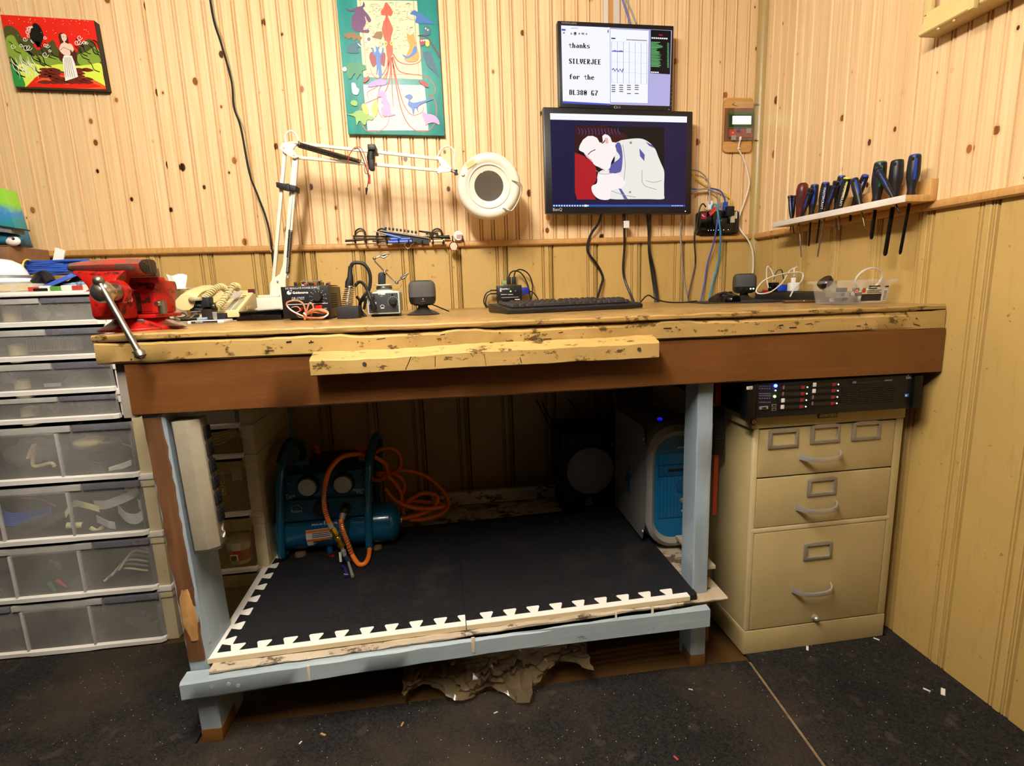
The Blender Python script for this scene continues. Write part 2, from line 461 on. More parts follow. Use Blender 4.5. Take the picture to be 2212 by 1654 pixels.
# dusty along the right wall
sx = g.n('ShaderNodeSeparateXYZ'); g.put(sx.inputs[0], g.tc)
g.color(c); g.bump(fine, .6, .004)
def carpet(poly, label):
    o = MB().prism(poly, 'z', .0006, .008).build('carpet_tile', 'carpet', None, bevel=.002)
    return tag(o, label, 'carpet', 'carpet on the workshop floor')
SX0, SX1 = at(1622, 1432, z=.008), at(1782, 1654, z=.008)
def seamx(y): return SX0.x+(SX1.x-SX0.x)*(y-SX0.y)/(SX1.y-SX0.y)
carpet([(-3.05, -2.4), (seamx(-2.4)-.004, -2.4), (seamx(-.83)-.004, -.83), (-.572, -.828), (-.572, -.829), (-.622, -.829), (-.622, -.826), (-1.758, -.842), (-1.758, -.884), (-1.825, -.884), (-1.825, -.495), (-3.05, -.495)], 'large dark grey carpet in front of the workbench')
carpet([(seamx(-2.4)+.004, -2.4), (.004, -2.4), (.004, -.6), (-.03, -.6), (-.03, -.800), (seamx(-.800)+.004, -.800)], 'dark grey carpet strip beside the yellow right wall')
mat('seam_tape', '6B5A40', .8, noise=(60, .4, .7), col2='8A7455')
mb = MB(); n = 14
for i in range(n):
    y0 = -.835+(-2.4+.835)*i/n; y1 = -.835+(-2.4+.835)*(i+1)/n
    mb.box(-.006, .006, 0, 1, 0, .0045, Matrix(((1, (seamx(y1)-seamx(y0)), 0, seamx(y0)), (0, (y1-y0), 0, y0), (0, 0, 1, .0006), (0, 0, 0, 1))))
struct(mb, 'trim_4', 'seam_tape')
# ------------------------------------------------------------------ the workbench
def make_worn(name, base, dark, light, chip, chip_thr=.7, rough=.45, grain=(3, 60, 60), spec=.4, chipscale=28):
    g = G(name, rough, spec)
    r, off = rnd_vec(g); v = g.mapping(g.tc, (1, 1, 1), off)
    gr = g.noise(g.mapping(v, grain), 1, 5, .6)
    br = g.noise(v, 5, 5)
    ch = g.noise(g.mapping(v, (chipscale*.6, chipscale, chipscale)), 1, 6, .7)
    c = g.mix(g.ramp(br, [(.35, 0.), (.7, .8)]), base, dark)
    c = g.mix(g.ramp(gr, [(.5, 0.), (.85, .6)]), c, light)
    c = g.mix(g.ramp(ch, [(chip_thr, 0.), (chip_thr+.05, .9)]), c, chip)
    g.color(c); g.bump(g.math('ADD', gr, g.math('MULTIPLY', ch, .6)), .35, .0015)
    return g.m
make_worn('bench_top_paint', 'AC8A52', '866838', 'BE9C62', '40301A', .56, .32, (3, 40, 40), .5, 34)
make_worn('bench_edge_paint', 'B29258', '927440', 'C4A66C', '423116', .57, .35, (3, 60, 60), .4, 40)
make_worn('chipped_edge', 'A5854C', '7F6334', 'C4A261', '3A2A16', .56, .6, (6, 60, 60), .3, 60)
make_worn('brown_paint', '6E4420', '5C3718', '7E5028', 'B9A48A', .78, .36, (3, 80, 80), .45, 60)
make_worn('grey_paint', '95A2AB', '7E8B95', 'B0BAC0', '6B4A2C', .66, .45, (40, 40, 4))
make_worn('grey_rail_paint', '9CAAB1', '86949B', 'B6C0C4', '5C4632', .66, .45, (4, 50, 50))
make_worn('raw_brown_wood', '6A462A', '4E321C', '8A623C', 'A87E4C', .70, .6, (50, 50, 4))
make_worn('splintered_wood', 'B98A50', '8A5C30', 'D6AC72', '5C3A1E', .68, .8, (50, 50, 8))
make_worn('pale_plywood', 'BDB09A', '94826A', 'D6CCBC', '403222', .54, .6, (3, 50, 50))
mat('grey_board', 'A39A8C', .6, noise=(9, .4, .8), col2='8C8274')
make_worn('ochre_foot', '7A5222', '5E3E18', '8A622C', '4A2E10', .75, .6)
bench = thing('workbench', 'long yellow wooden workbench with brown apron and grey painted legs', 'workbench', (-.94, -.45, 0))
SK = .0516/1.887
def by(x): return SK*(x+1.887)                 # the front runs a little out of square
def bz(x): return -.00556*(x+1.887)
def board(x0, x1, yf, yb, z0, z1, jit=.0012, step=.025, ch=.003, zdip=None, seed=1, skew=1.):
    """long timber along x with a worn, slightly uneven arris"""
    rr = random.Random(seed); n = max(2, int((x1-x0)/step)); vs = []; fs = []
    w = [0, 0, 0]
    for i in range(n+1):
        x = x0+(x1-x0)*i/n; w = [.7*a+rr.uniform(-jit, jit) for a in w]
        dz = zdip(x) if zdip else 0
        s_ = by(x)*skew; t = bz(x)
        f = yf+s_+w[0]
        pr = [(f, z0+ch+t), (f, z1-ch+t-dz+w[1]), (f+ch, z1+t-dz+w[1]), (yb, z1+t-dz*.3), (yb, z0+t), (f+ch, z0+t+w[2])]
        for y, z in pr: vs.append((x, y, z))
    for i in range(n):
        for k in range(6): fs.append((i*6+k, i*6+(k+1) % 6, (i+1)*6+(k+1) % 6, (i+1)*6+k))
    fs.append(tuple(range(6))[::-1]); fs.append(tuple(n*6+k for k in range(6)))
    return MB().add(vs, fs)
def bb(mb, name, m, **k): return mb.build(name, m, bench, world=True, **k)
# plywood top in three sheets (front strip, main, short end), front lip under it
ZT = .9376
bb(board(-1.887, -.082, -.8965, -.004, ZT-.0125, ZT, .0009, .02, .003, seed=3), 'top_board', 'bench_top_paint')
bb(board(-.079, -.0015, -.893, -.004, ZT-.0135, ZT-.0012, .001, .02, .003, seed=5), 'top_board', 'bench_top_paint')
def gap(x):
    d = .0025
    for a, b, m_ in ((-1.42, -1.20, .005), (-1.14, -.72, .006), (-.66, -.02, .006), (-1.86, -1.5, .0022)):
        if a < x < b: d = max(d, m_*min(1, (x-a)/.02, (b-x)/.02)+.002)
    return d
bb(board(-1.885, -.004, -.8953, -.845, .8812, .9252, .0010, .02, .004, zdip=gap, seed=8), 'front_board', 'bench_edge_paint')
bb(board(-1.885, -.004, -.848, -.80, .89, .9245, .0004, .2, .002, seed=9), 'support_batten', 'chipped_edge')
# end grain of the left end: a chopped corner block
bb(MB().box(-1.889, -1.868, -.890, -.846, .8815, .921), 'corner_block', 'chipped_edge', bevel=.004)
# brown apron, the extra strip screwed to it, grey end board
bb(board(-1.8416, -.004, -.8885, -.85, .7736, .8800, .0006, .04, .003, seed=11), 'apron', 'brown_paint')
bb(MB().box(-1.8416-.028, -1.8416, -.868, -.03, .766, .880), 'end_board', 'grey_board', bevel=.002)
p0 = at(668, 776, y=-.925); p1 = at(1421, 736, y=-.895); q0 = at(673, 811, y=-.925)
sz = lambda x, t: p0.z+(p1.z-p0.z)*(x-p0.x)/(p1.x-p0.x)-t
rr = random.Random(21); vs = []; fs = []; n = 40; w = [0]*3
for i in range(n+1):
    x = p0.x+(p1.x-p0.x)*i/n; w = [.75*a+rr.uniform(-.0012, .0012) for a in w]
    f = -.925+(x-p0.x)*.0273+w[0]; zt_ = sz(x, 0)+w[1]; zb_ = sz(x, .0345+.002*i/n)+w[2]*.5
    for y, z in ((f, zb_+.002), (f, zt_-.004), (f+.004, zt_), (-.8885+by(x)-.001, zt_+.012), (-.8885+by(x)-.001, zb_), (f+.003, zb_)): vs.append((x, y, z))
for i in range(n):
    for k in range(6): fs.append((i*6+k, i*6+(k+1) % 6, (i+1)*6+(k+1) % 6, (i+1)*6+k))
fs += [tuple(range(6))[::-1], tuple(n*6+k for k in range(6))]
strip = bb(MB().add(vs, fs), 'apron_strip', 'bench_edge_paint')
mat('screw_steel', '8A8478', .35, .9)
for px, py in ((787, 786), (1381, 754)):
    p = at(px, py, y=-.925+.0273*(at(px, py, y=-.91).x-p0.x)-.001)
    mb = MB(); mb.cyl(p, p+Vector((0, .004, 0)), .0042, seg=12); mb.build('screw_head', 'screw_steel', strip, world=True)
# saw cuts and knocks in the strip and the front board
mat('dark_cut', '2A1C0C', .9)
for a, b in (((876, 798), (888, 770)), ((940, 792), (940, 769)), ((1046, 764), (1050, 790)), ((1016, 762), (1022, 770)), ((1123, 772), (1127, 784))):
    f = lambda p: at(p[0], p[1], y=-.925+.0273*(at(p[0], p[1], y=-.912).x-p0.x)-.0006)
    A, B = f(a), f(b); MB().ring([A, B], .0008, 5).build('saw_cut', 'dark_cut', strip, world=True)
kn = MB(); rr = random.Random(5)
for k in range(46):
    x = rr.uniform(-1.84, -.05); z = rr.uniform(.888, .914)+bz(x); y = -.8953+by(x)-.0005
    L_ = rr.choice([.0015, .002, .004, .010, .018]); a = rr.choice([0, 0, .2, 1.5, -.4])
    kn.ring([(x, y, z), (x+L_*math.cos(a), y, z+L_*math.sin(a)*.6)], rr.uniform(.0005, .0013), 5)
tag(bb(kn, 'nail_marks', 'dark_cut'), kind='stuff')
# legs
def leg(x0, x1, y0, y1, ztop, lean=0., name='leg', m='grey_paint', z0=0.):
    n = 14; vs = []; fs = []; rr = random.Random(int(-x0*1000)); 
    for i in range(n+1):
        z = z0+(ztop-z0)*i/n; dx = lean*z/.77; j = lambda: rr.uniform(-.0008, .0008)
        for x, y in ((x0+.003, y0), (x1-.003, y0), (x1, y0+.003), (x1, y1), (x0, y1), (x0, y0+.003)): vs.append((x+dx+j(), y+j(), z))
    for i in range(n):
        for k in range(6): fs.append((i*6+k, i*6+(k+1) % 6, (i+1)*6+(k+1) % 6, (i+1)*6+k))
    fs += [tuple(range(6))[::-1], tuple(n*6+k for k in range(6))]
    return bb(MB().add(vs, fs), name, m)
legL = leg(-1.8115, -1.768, -.876, -.752, .772, -.020)
legR = leg(-.6177, -.5774, -.8213, -.752, .768, 0)
leg(-1.8115, -1.768, -.16, -.08, .88, 0); leg(-.6177, -.5774, -.16, -.08, .88, 0, m='raw_brown_wood')
# bare, knocked-about front of the left leg: a worn face board proud of the paint
vs = []; fs = []; rr = random.Random(4); n = 26
for i in range(n+1):
    z = .212+(.766-.212)*i/n; dx = -.020*z/.77; e0 = -1.8105+dx+rr.uniform(0, .004); e1 = -1.7715+dx+rr.uniform(-.003, .001)
    bul = 0
    if .27 < z < .37: bul = .003*math.sin((z-.27)/.1*math.pi)
    for x, y in ((e0, -.8762), (e0+.002, -.8785+bul+rr.uniform(-.0006, .0006)), ((e0+e1)/2, -.879+bul*1.6+rr.uniform(-.001, .001)), (e1-.002, -.8785+bul), (e1, -.8762)): vs.append((x, y, z))
for i in range(n):
    for k in range(4): fs.append((i*5+k, i*5+k+1, (i+1)*5+k+1, (i+1)*5+k))
bare = MB().add(vs, fs).build('bare_wood_face', 'raw_brown_wood', legL, world=True)
vs = []; fs = []; n = 12
for i in range(n+1):
    z = .262+(.385-.262)*i/n; dx = -.020*z/.77; s_ = math.sin(math.pi*i/n)
    e0 = -1.809+dx+(1-s_)*.010+rr.uniform(0, .003); e1 = -1.7735+dx-(1-s_)*.006-rr.uniform(0, .004)
    for x, y in ((e0, -.8785), (e0+.004, -.8805+rr.uniform(-.0015, .001)), ((e0+e1)/2, -.881+rr.uniform(-.002, .001)), (e1-.003, -.8805+rr.uniform(-.0015, .001)), (e1, -.8785)): vs.append((x, y, z))
for i in range(n):
    for k in range(4): fs.append((i*5+k, i*5+k+1, (i+1)*5+k+1, (i+1)*5+k))
MB().add(vs, fs).build('splintered_patch', 'splintered_wood', legL, world=True, smooth=20)
for (x0, x1, y0, y1, lg) in ((-1.812, -1.767, -.8768, -.80, legL), (-.6182, -.5769, -.8219, -.77, legR)):
    MB().box(x0, x1, y0, y1, .0005, .035).build('unpainted_foot', 'ochre_foot', lg, world=True, bevel=.002)
# bottom rail and shelf
SHS = .0176          # the whole lower shelf climbs a little to the right
mb = board(-1.8205, -.598, -.917, -.8785, .1405, .1865, .0012, .03, .005, seed=31, skew=1.6)
for p in mb.v: p.z += SHS*(p.x+1.887)
railF = bb(mb, 'bottom_rail', 'grey_rail_paint')
mat('caulk', 'CFC0A8', .7)
for px, wd in ((666, .006), (1022, .008), (1339, .005), (1421, .006)):
    a = at(px, 1436-(px-666)*.145, y=-.90); b = at(px+3, 1436-(px-666)*.145+33, y=-.90)
    yy = -.917+1.6*by(a.x)-.0012
    MB().box(a.x-wd/2, a.x+wd/2, yy, yy+.003, max(b.z, .145+.012*(a.x+1.887)), a.z).build('paint_drip', 'caulk', railF, world=True, bevel=.0008)
for px, py in ((457, 1482), (493, 1478), (514, 1481), (1504, 1338), (1514, 1327)):
    x = at(px, py, y=-.91).x; yy = -.917+1.6*by(x); p = at(px, py, y=yy-.001); MB().cyl(p, p+Vector((0, .004, 0)), .0045, seg=10).build('nail_head', 'grey_rail_paint', railF, world=True)
# plywood shelf
mb = board(-1.765, -.5365, -.9050, -.05, .1869, .1969, .0018, .02, .003, seed=33, skew=1.6)
for p in mb.v: p.z += SHS*(p.x+1.887)
bb(mb, 'shelf_board', 'pale_plywood')
mb = board(-1.765, -.598, -.60, -.56, .140, .1855, .0004, .2, .003, seed=34, skew=0); bb(mb, 'shelf_bearer', 'raw_brown_wood')
mb = board(-1.765, -.598, -.12, -.08, .140, .1855, .0004, .2, .003, seed=35, skew=0); bb(mb, 'shelf_bearer', 'raw_brown_wood')
# old board standing along the back of the shelf, off-cut blocks beside the right leg
bb(MB().box(-1.30, -.70, -.132, -.112, .2125, .262), 'kick_board', 'pale_plywood', bevel=.003)
bb(MB().box(-.5765, -.552, -.79, -.745, .045, .165), 'leg_packer', 'ochre_foot', bevel=.003)
bb(MB().box(-.5765, -.545, -.80, -.62, .262, .272), 'shelf_offcut', 'pale_plywood', bevel=.002)
def SZ(x): return .1969+(SHS-.00556)*(x+1.887)
# ------------------------------------------------------------------ drawer towers at the left
def make_frost(name, col, alpha):
    g = G(name, .22, .5); n = g.noise(g.mapping(g.tc, (7, 7, 7)), 1, 4)
    g.color(L4(col)); g.put(g.b.inputs['Alpha'], g.ramp(n, [(.35, alpha-.12), (.7, alpha+.14)]))
    return g.m
make_frost('frosted_plastic', 'B4B0A8', .40)
make_frost('frosted_dark', '77757C', .62)
make_frost('frosted_light', 'C4C1BA', .62)
make_frost('frosted_amber', 'B8A060', .40)
mat('white_plastic', 'E6E1D8', .35)
mat('cream_plastic', 'CDBF9C', .4, noise=(12, .4, .8), col2='B5A47C')
mat('drawer_inside', '3A332E', .8)
def drawer(tw, x0, x1, z0, z1, yf, big, yb, amber=False, cols=3):
    """front built of three slightly folded facets, a handle band along its top, a white lip along its bottom"""
    d = MB(); h = z1-z0; W = x1-x0; lip = .013 if not big else .014; band = h*.24 if not big else .022
    us = [0, .02, .30, .345, .63, .675, .98, 1] if big else [0, .02, .5, .98, 1]
    bul = [.010, .002, 0, -.008, -.008, 0, .002, .010] if big else [.006, 0, -.003, 0, .006]
    wav = [0, 0, 0, .010, .010, .002, 0, 0] if big else [0]*5
    fr = 'frosted_amber' if amber else 'frosted_plastic'
    n = len(us); vs = []
    for u, b, w_ in zip(us, bul, wav):
        x = x0+W*u
        vs += [(x, yf+b, z0+lip+w_*.5), (x, yf+b-.004, z1-band-.004), (x, yf+b+.003, z1-.006)]
    fs = []
    for i in range(n-1):
        for k in range(2): fs.append((i*3+k, (i+1)*3+k, (i+1)*3+k+1, i*3+k+1))
    o = MB().add(vs, fs).build('drawer', fr, tw, world=True, smooth=20)
    body = MB(); y2 = yf+.012
    body.box(x0+.012, x0+.015, y2, yb, z0+.012, z1-.01); body.box(x1-.015, x1-.012, y2, yb, z0+.012, z1-.01); body.box(x0+.012, x1-.012, y2, yb, z0+.010, z0+.013); body.box(x0+.012, x1-.012, yb-.003, yb, z0+.012, z1-.01)
    body.build('drawer_box', 'drawer_inside', o, world=True)
    lp = MB(); vs = []; fs = []
    for u, b, w_ in zip(us, bul, wav):
        x = x0+W*u; vs += [(x, yf+b-.009, z0+w_*.35), (x, yf+b-.010, z0+lip*.8+w_*.5), (x, yf+b+.001, z0+lip+w_*.5), (x, yf+b+.004, z0+w_*.35)]
    for i in range(n-1):
        for k in range(4): fs.append((i*4+k, (i+1)*4+k, (i+1)*4+(k+1) % 4, i*4+(k+1) % 4))
    fs += [(0, 1, 2, 3), tuple((n-1)*4+k for k in range(4))[::-1]]
    lp.add(vs, fs).build('drawer_lip', 'white_plastic', o, world=True, smooth=25)
    # handle band in three pieces: darker ends, pale pull in the middle
    for a, b, mm in ((.0, .27, 'frosted_dark'), (.28, .72, 'frosted_light'), (.73, 1., 'frosted_dark')):
        MB().box(x0+W*a, x0+W*b, yf-.010, yf-.003, z1-band, z1-.005).build('handle_band', 'frosted_amber' if amber else mm, o, world=True, bevel=.0015)
    if big:
        for u in (.322, .652):
            MB().box(x0+W*u-.0025, x0+W*u+.0025, yf-.012, yf-.002, z0+lip+.003, z1-band-.003).build('front_rib', 'frosted_light' if not amber else 'frosted_amber', o, world=True, bevel=.001)
    return o
YT = -.478
tw = thing('drawer_tower', 'wide white tower of translucent plastic drawers at the far left', 'drawers', (-2.31, -.27, 0))
def tower_frame(tw, x0, x1, zs, yf, yb, m, ledge):
    """side cheeks with a ledge under every drawer and a panel between"""
    for xa, xb in ((x0-.030, x0+.004), (x1-.004, x1+.030)):
        MB().box(xa, xb, yf+.012, yb, zs[-1], zs[0]-.004).build('side_cheek', m, tw, world=True, bevel=.003)
        for z in zs[1:-1]:
            MB().box(xa-.003, xb+.004, yf+.004, yb, z-.010, z+.006).build('ledge', ledge, tw, world=True, bevel=.002)
            MB().box(xa-.001, xb+.002, yf+.008, yb, z-.032, z-.0103).build('ledge', m, tw, world=True, bevel=.002)
    MB().box(x0-.03, x1+.03, yb-.004, yb, zs[-1], zs[0]).build('back_panel', m, tw, world=True)
big_z = [.683, .516, .343, .172, .005]; small_z = [1.022, .942, .853, .762, .686]
BX0, BX1 = -2.62, -2.084
tower_frame(tw, BX0, BX1, [.690]+big_z[1:-1]+[.002], YT, -.09, 'cream_plastic', 'white_plastic')
tower_frame(tw, BX0, BX1-.022, [1.030]+small_z[1:-1]+[.692], YT, -.09, 'white_plastic', 'white_plastic')
MB().box(BX0-.035, BX1+.012, YT-.016, -.085, 1.021, 1.033).build('top_panel', 'white_plastic', tw, world=True, bevel=.004)
for a, b in zip(small_z[:-1], small_z[1:]): drawer(tw, BX0, BX1-.024, b+.002, a-.001, YT, False, -.12)
for a, b in zip(big_z[:-1], big_z[1:]): drawer(tw, BX0, BX1, b+.002, a-.002, YT, True, -.12)
tw2 = thing('drawer_tower', 'narrow translucent drawer tower in the dark under the bench', 'drawers', (-1.9, -.27, 0))
z2 = [.716, .640, .552, .379, .205, .035]
tower_frame(tw2, -2.0, -1.802, z2[:-1]+[.003], YT, -.09, 'cream_plastic', 'cream_plastic')
for i, (a, b) in enumerate(zip(z2[:-1], z2[1:])): drawer(tw2, -2.0, -1.802, b+.002, a-.002, YT, False, -.12, amber=(i > 0))
# ---- what shows through the drawer fronts
def inz(px, py, d=.03): return at(px, py, y=YT+d)
mat('dark_rubber', '1B1A1C', .5); mat('cable_blue', '2B50A8', .4); mat('cable_red', 'B03020', .4); mat('cable_white', 'D8D2C4', .4); mat('cable_grey', '8A8782', .45); mat('cable_black', '121113', .45)
mat('ribbon_grey', 'C9C6C4', .5); mat('label_yellow', 'D9D59A', .6); mat('beige_plastic', 'CDB98C', .4); mat('clear_bag', 'B7B0A6', .15, alpha=.22, spec=.8)
p = inz(212, 958, .05)
ms = thing('computer_mouse', 'old dark and cream computer mouse inside a big translucent drawer', 'mouse', p-Vector((0, 0, .018)), .25)
MB().ball((0, 0, .018), 1, 18, 10, sc=(.055, .03, .022)).build('mouse_body', mat('brown_plastic', '6A5A40', .3), ms)
MB().ball((-.012, -.006, .026), 1, 16, 8, sc=(.045, .026, .017)).build('mouse_cover', 'beige_plastic', ms)
MB().tube([(.05, 0, .012), (.075, .01, -.004), (.06, .04, -.012)], .0022).build('cable', 'cable_grey', ms)
for k, (a, b, c_) in enumerate((((165, 960), (210, 935), (262, 905)), ((165, 980), (215, 1000), (285, 990)), ((150, 925), (200, 905), (270, 895)))):
    solo(MB().tube([inz(*a), inz(*b, .05), inz(*c_, .04)], .003), 'cable', 'cable_black', ['black cable looped above the old mouse in the drawer', 'black cable lying under the old mouse in the drawer', 'black cable at the top of the mouse drawer'][k], 'cable', 'loose cables in drawers')
cb = MB()
for k in range(4): cb.tube([inz(235, 1020-k*3), inz(262, 1012-k*3, .04), inz(284, 1003-k*3, .04)], .0025)
solo(cb, 'cable_bundle', 'cable_white', 'bundle of white cable with plug in the mouse drawer', 'cable')
solo(MB().tube([inz(60, 990), inz(75, 960), inz(72, 1005, .04), inz(110, 1000), inz(118, 1008)], .005), 'cable', 'beige_plastic', 'beige cord folded in the left of the mouse drawer', 'cable', 'loose cables in drawers')
for k in range(7):
    solo(MB().tube([inz(-10, 1098+k*5), inz(30, 1110+k*4, .04), inz(75, 1102+k*3, .05), inz(110, 1095+k*2, .06)], .0026), 'cable', 'cable_blue', 'blue cable in the sheaf in the ribbon cable drawer', 'cable', 'sheaf of blue cables in a drawer')
solo(MB().tube([inz(45, 1075), inz(85, 1078), inz(120, 1092, .05)], .003), 'cable', 'cable_red', 'red cable above the blue sheaf in a drawer', 'cable')
def ribbon(pts, wd, th=.0016):
    mb = MB(); c = catmull(pts, 6); n = len(c); vs = []; fs = []
    for q in c: vs += [(q.x, q.y, q.z), (q.x, q.y, q.z+wd), (q.x, q.y+th, q.z+wd), (q.x, q.y+th, q.z)]
    for i in range(n-1):
        for k in range(4): fs.append((i*4+k, i*4+(k+1) % 4, (i+1)*4+(k+1) % 4, (i+1)*4+k))
    fs += [(0, 1, 2, 3), tuple((n-1)*4+k for k in range(4))]
    return mb.add(vs, fs)
solo(ribbon([inz(205, 1100), inz(235, 1098, .02), inz(285, 1078, .03), inz(300, 1062, .05), inz(270, 1060, .07)], .026), 'ribbon_cable', 'ribbon_grey', 'grey ribbon cable folded across the top of a drawer', 'cable', 'ribbon cables in a drawer')
solo(ribbon([inz(256, 1108), inz(275, 1128, .01), inz(300, 1130, .015), inz(315, 1110, .03), inz(300, 1098, .05)], .03), 'ribbon_cable', 'ribbon_grey', 'grey ribbon cable rolled at the right of a drawer', 'cable', 'ribbon cables in a drawer')
solo(ribbon([inz(210, 1128), inz(235, 1140, .01), inz(250, 1143, .02)], .022), 'ribbon_cable', 'ribbon_grey', 'short grey ribbon cable low in a drawer beside yellow paper', 'cable', 'ribbon cables in a drawer')
solo(ribbon([inz(142, 1118), inz(160, 1095), inz(185, 1098, .01), inz(215, 1106, .02)], .018), 'paper_strip', 'label_yellow', 'pale yellow paper strip folded in the ribbon cable drawer', 'paper')
solo(MB().cyl(inz(144, 1135, .02), inz(178, 1134, .03), .009), 'plastic_plug', 'label_yellow', 'pale plastic barrel lying at the bottom of a drawer', 'plug')
solo(MB().tube([inz(195, 1140), inz(210, 1146), inz(222, 1138)], .006), 'paper_strip', 'label_yellow', 'small yellow loop beside the pale plastic barrel in a drawer', 'paper')
def bag(p0, p1, h, d, name, label, m='clear_bag', seed=1):
    rr = random.Random(seed); mb = MB(); n, k = 14, 9; vs = []; fs = []
    for i in range(n+1):
        for j in range(k):
            u = i/n; a = 2*math.pi*j/k; s_ = .35+.65*math.sin(math.pi*min(1, u+.08))
            c = p0.lerp(p1, u); vs.append(c+Vector((rr.uniform(-.006, .006), d*math.cos(a)*s_*rr.uniform(.6, 1.1), h*math.sin(a)*s_*rr.uniform(.6, 1.15))))
    for i in range(n):
        for j in range(k): fs.append((i*k+j, i*k+(j+1) % k, (i+1)*k+(j+1) % k, (i+1)*k+j))
    fs += [tuple(range(k))[::-1], tuple(n*k+j for j in range(k))]
    return solo(mb.add(vs, fs), name, m, label, 'bag', smooth=25)
bag(inz(10, 1150, .05), inz(140, 1110, .06), .03, .03, 'plastic_bag', 'clear bag of thin wires in the ribbon cable drawer', seed=3)
bag(inz(15, 985, .06), inz(140, 965, .06), .045, .03, 'plastic_bag', 'clear bag filling the left of the mouse drawer', seed=4)
for k in range(5):
    solo(MB().tube([inz(225+8*k, 1255-6*k), inz(262+6*k, 1228-9*k, .05), inz(320, 1232-10*k, .06)], .0032), 'cable', 'cable_grey' if k % 2 else 'beige_plastic', 'thick cable coil in the second drawer from the floor', 'cable', 'coiled cables in the second drawer from the floor')
mat('green_plastic', '3F7A3A', .4)
solo(MB().cyl(inz(106, 1258, .02), inz(120, 1276, .02), .006, .005), 'test_plug', 'green_plastic', 'small green plug at the bottom of a drawer', 'plug')
solo(MB().cyl(inz(122, 1252, .02), inz(145, 1268, .02), .006, .002), 'test_plug', 'cable_red', 'small red pointed probe at the bottom of a drawer', 'plug')
# small upper drawers: heat sink, card, bags
hs = thing('heat_sink', 'finned copper coloured heat sink inside a small drawer beside the vise', 'heat sink', inz(112, 758, .03))
mat('copper_fin', 'A88E72', .4, .3)
a, b = inz(58, 757), inz(164, 751); hgt = .028
MB().box(a.x, b.x, YT+.03, YT+.06, a.z-.004, a.z).build('base', 'copper_fin', hs, world=True)
for k in range(17):
    if k in (6, 13): continue
    x = a.x+(b.x-a.x)*(k+.3)/17
    MB().box(x, x+.0035, YT+.03, YT+.06, a.z, a.z+hgt).build('fin', 'copper_fin', hs, world=True)
o = thing('circuit_card', 'dark circuit card with a pale label in a small drawer', 'card', inz(110, 840, .04))
A, B = inz(70, 845, .03), inz(160, 838, .03); MB().box(A.x, B.x, YT+.03, YT+.033, A.z-.012, A.z+.034).build('board', mat('dark_board', '23251F', .5), o, world=True)
A = inz(95, 833, .028); MB().box(A.x, A.x+.042, YT+.028, YT+.0295, A.z-.004, A.z+.006).build('label_strip', mat('pale_label', 'B9BAC0', .6), o, world=True)
bag(inz(75, 680, .04), inz(205, 672, .04), .024, .02, 'plastic_bag', 'clear bag of coiled pale wire in the top small drawer', m=mat('milky_bag', 'D9D4C4', .2, alpha=.6), seed=6)
for (px, py), wh in zip(((24, 670), (40, 758), (52, 835), (65, 893)), ('top', 'second', 'third', 'fourth')):
    p = inz(px, py, .04)
    solo(MB().lathe([(.020, 0), (.020, .046), (.012, .05)], 20, Matrix.Translation(p-Vector((0, 0, .03)))), 'film_tub', 'cream_plastic', 'cream plastic tub standing in the %s small drawer from the top' % wh, 'tub', 'cream tubs in the small drawers')
# narrow tower contents
p = inz(520, 1185, .03)
t = thing('plastic_pot', 'printed plastic food pot in the amber drawer under the bench', 'pot', p-Vector((0, 0, .035)))
mat('pot_white', 'D9CDA8', .5); mat('pot_red', 'B0402A', .5); mat('ink_dark', '2A241E', .7)
MB().lathe([(.030, 0), (.038, .065), (.040, .068), (.036, .068)], 24).build('pot_body', 'pot_white', t)
MB().lathe([(.0325, .012), (.0365, .045)], 24).build('printed_band', 'pot_red', t)
MB().box(-.016, .004, -.0375, -.03, .014, .034).build('barcode', 'pot_white', t)
for k in range(8): MB().box(-.014+.002*k, -.0128+.002*k, -.0381, -.0372, .016, .032).build('bar', 'ink_dark', t)
t = thing('boxed_part', 'dark retail box with barcode sticker in the amber drawer', 'box', inz(500, 1070, .04))
A, B = inz(455, 1095, .03), inz(532, 1005, .03)
MB().box(A.x, B.x, YT+.03, YT+.08, A.z, B.z).build('carton', mat('maroon_card', '4A3430', .6), t, world=True, bevel=.001)
A, B = inz(502, 1038, .028), inz(525, 1010, .028); MB().box(A.x, B.x, YT+.028, YT+.0295, A.z, B.z).build('barcode_sticker', 'pot_white', t, world=True)
text(t, 'CPU Cooler', inz(488, 1070, .0285), (.05, 0, 1), (-1, 0, .05), .016, 'pot_white', world=True)
for k in range(5):
    solo(MB().tube([inz(442, 965-6*k), inz(478, 957-6*k, .04), inz(512, 940-4*k, .05)], .0028), 'cable', 'beige_plastic', 'tan cable in the upper amber drawer under the bench', 'cable', 'tan cables in the amber drawer')
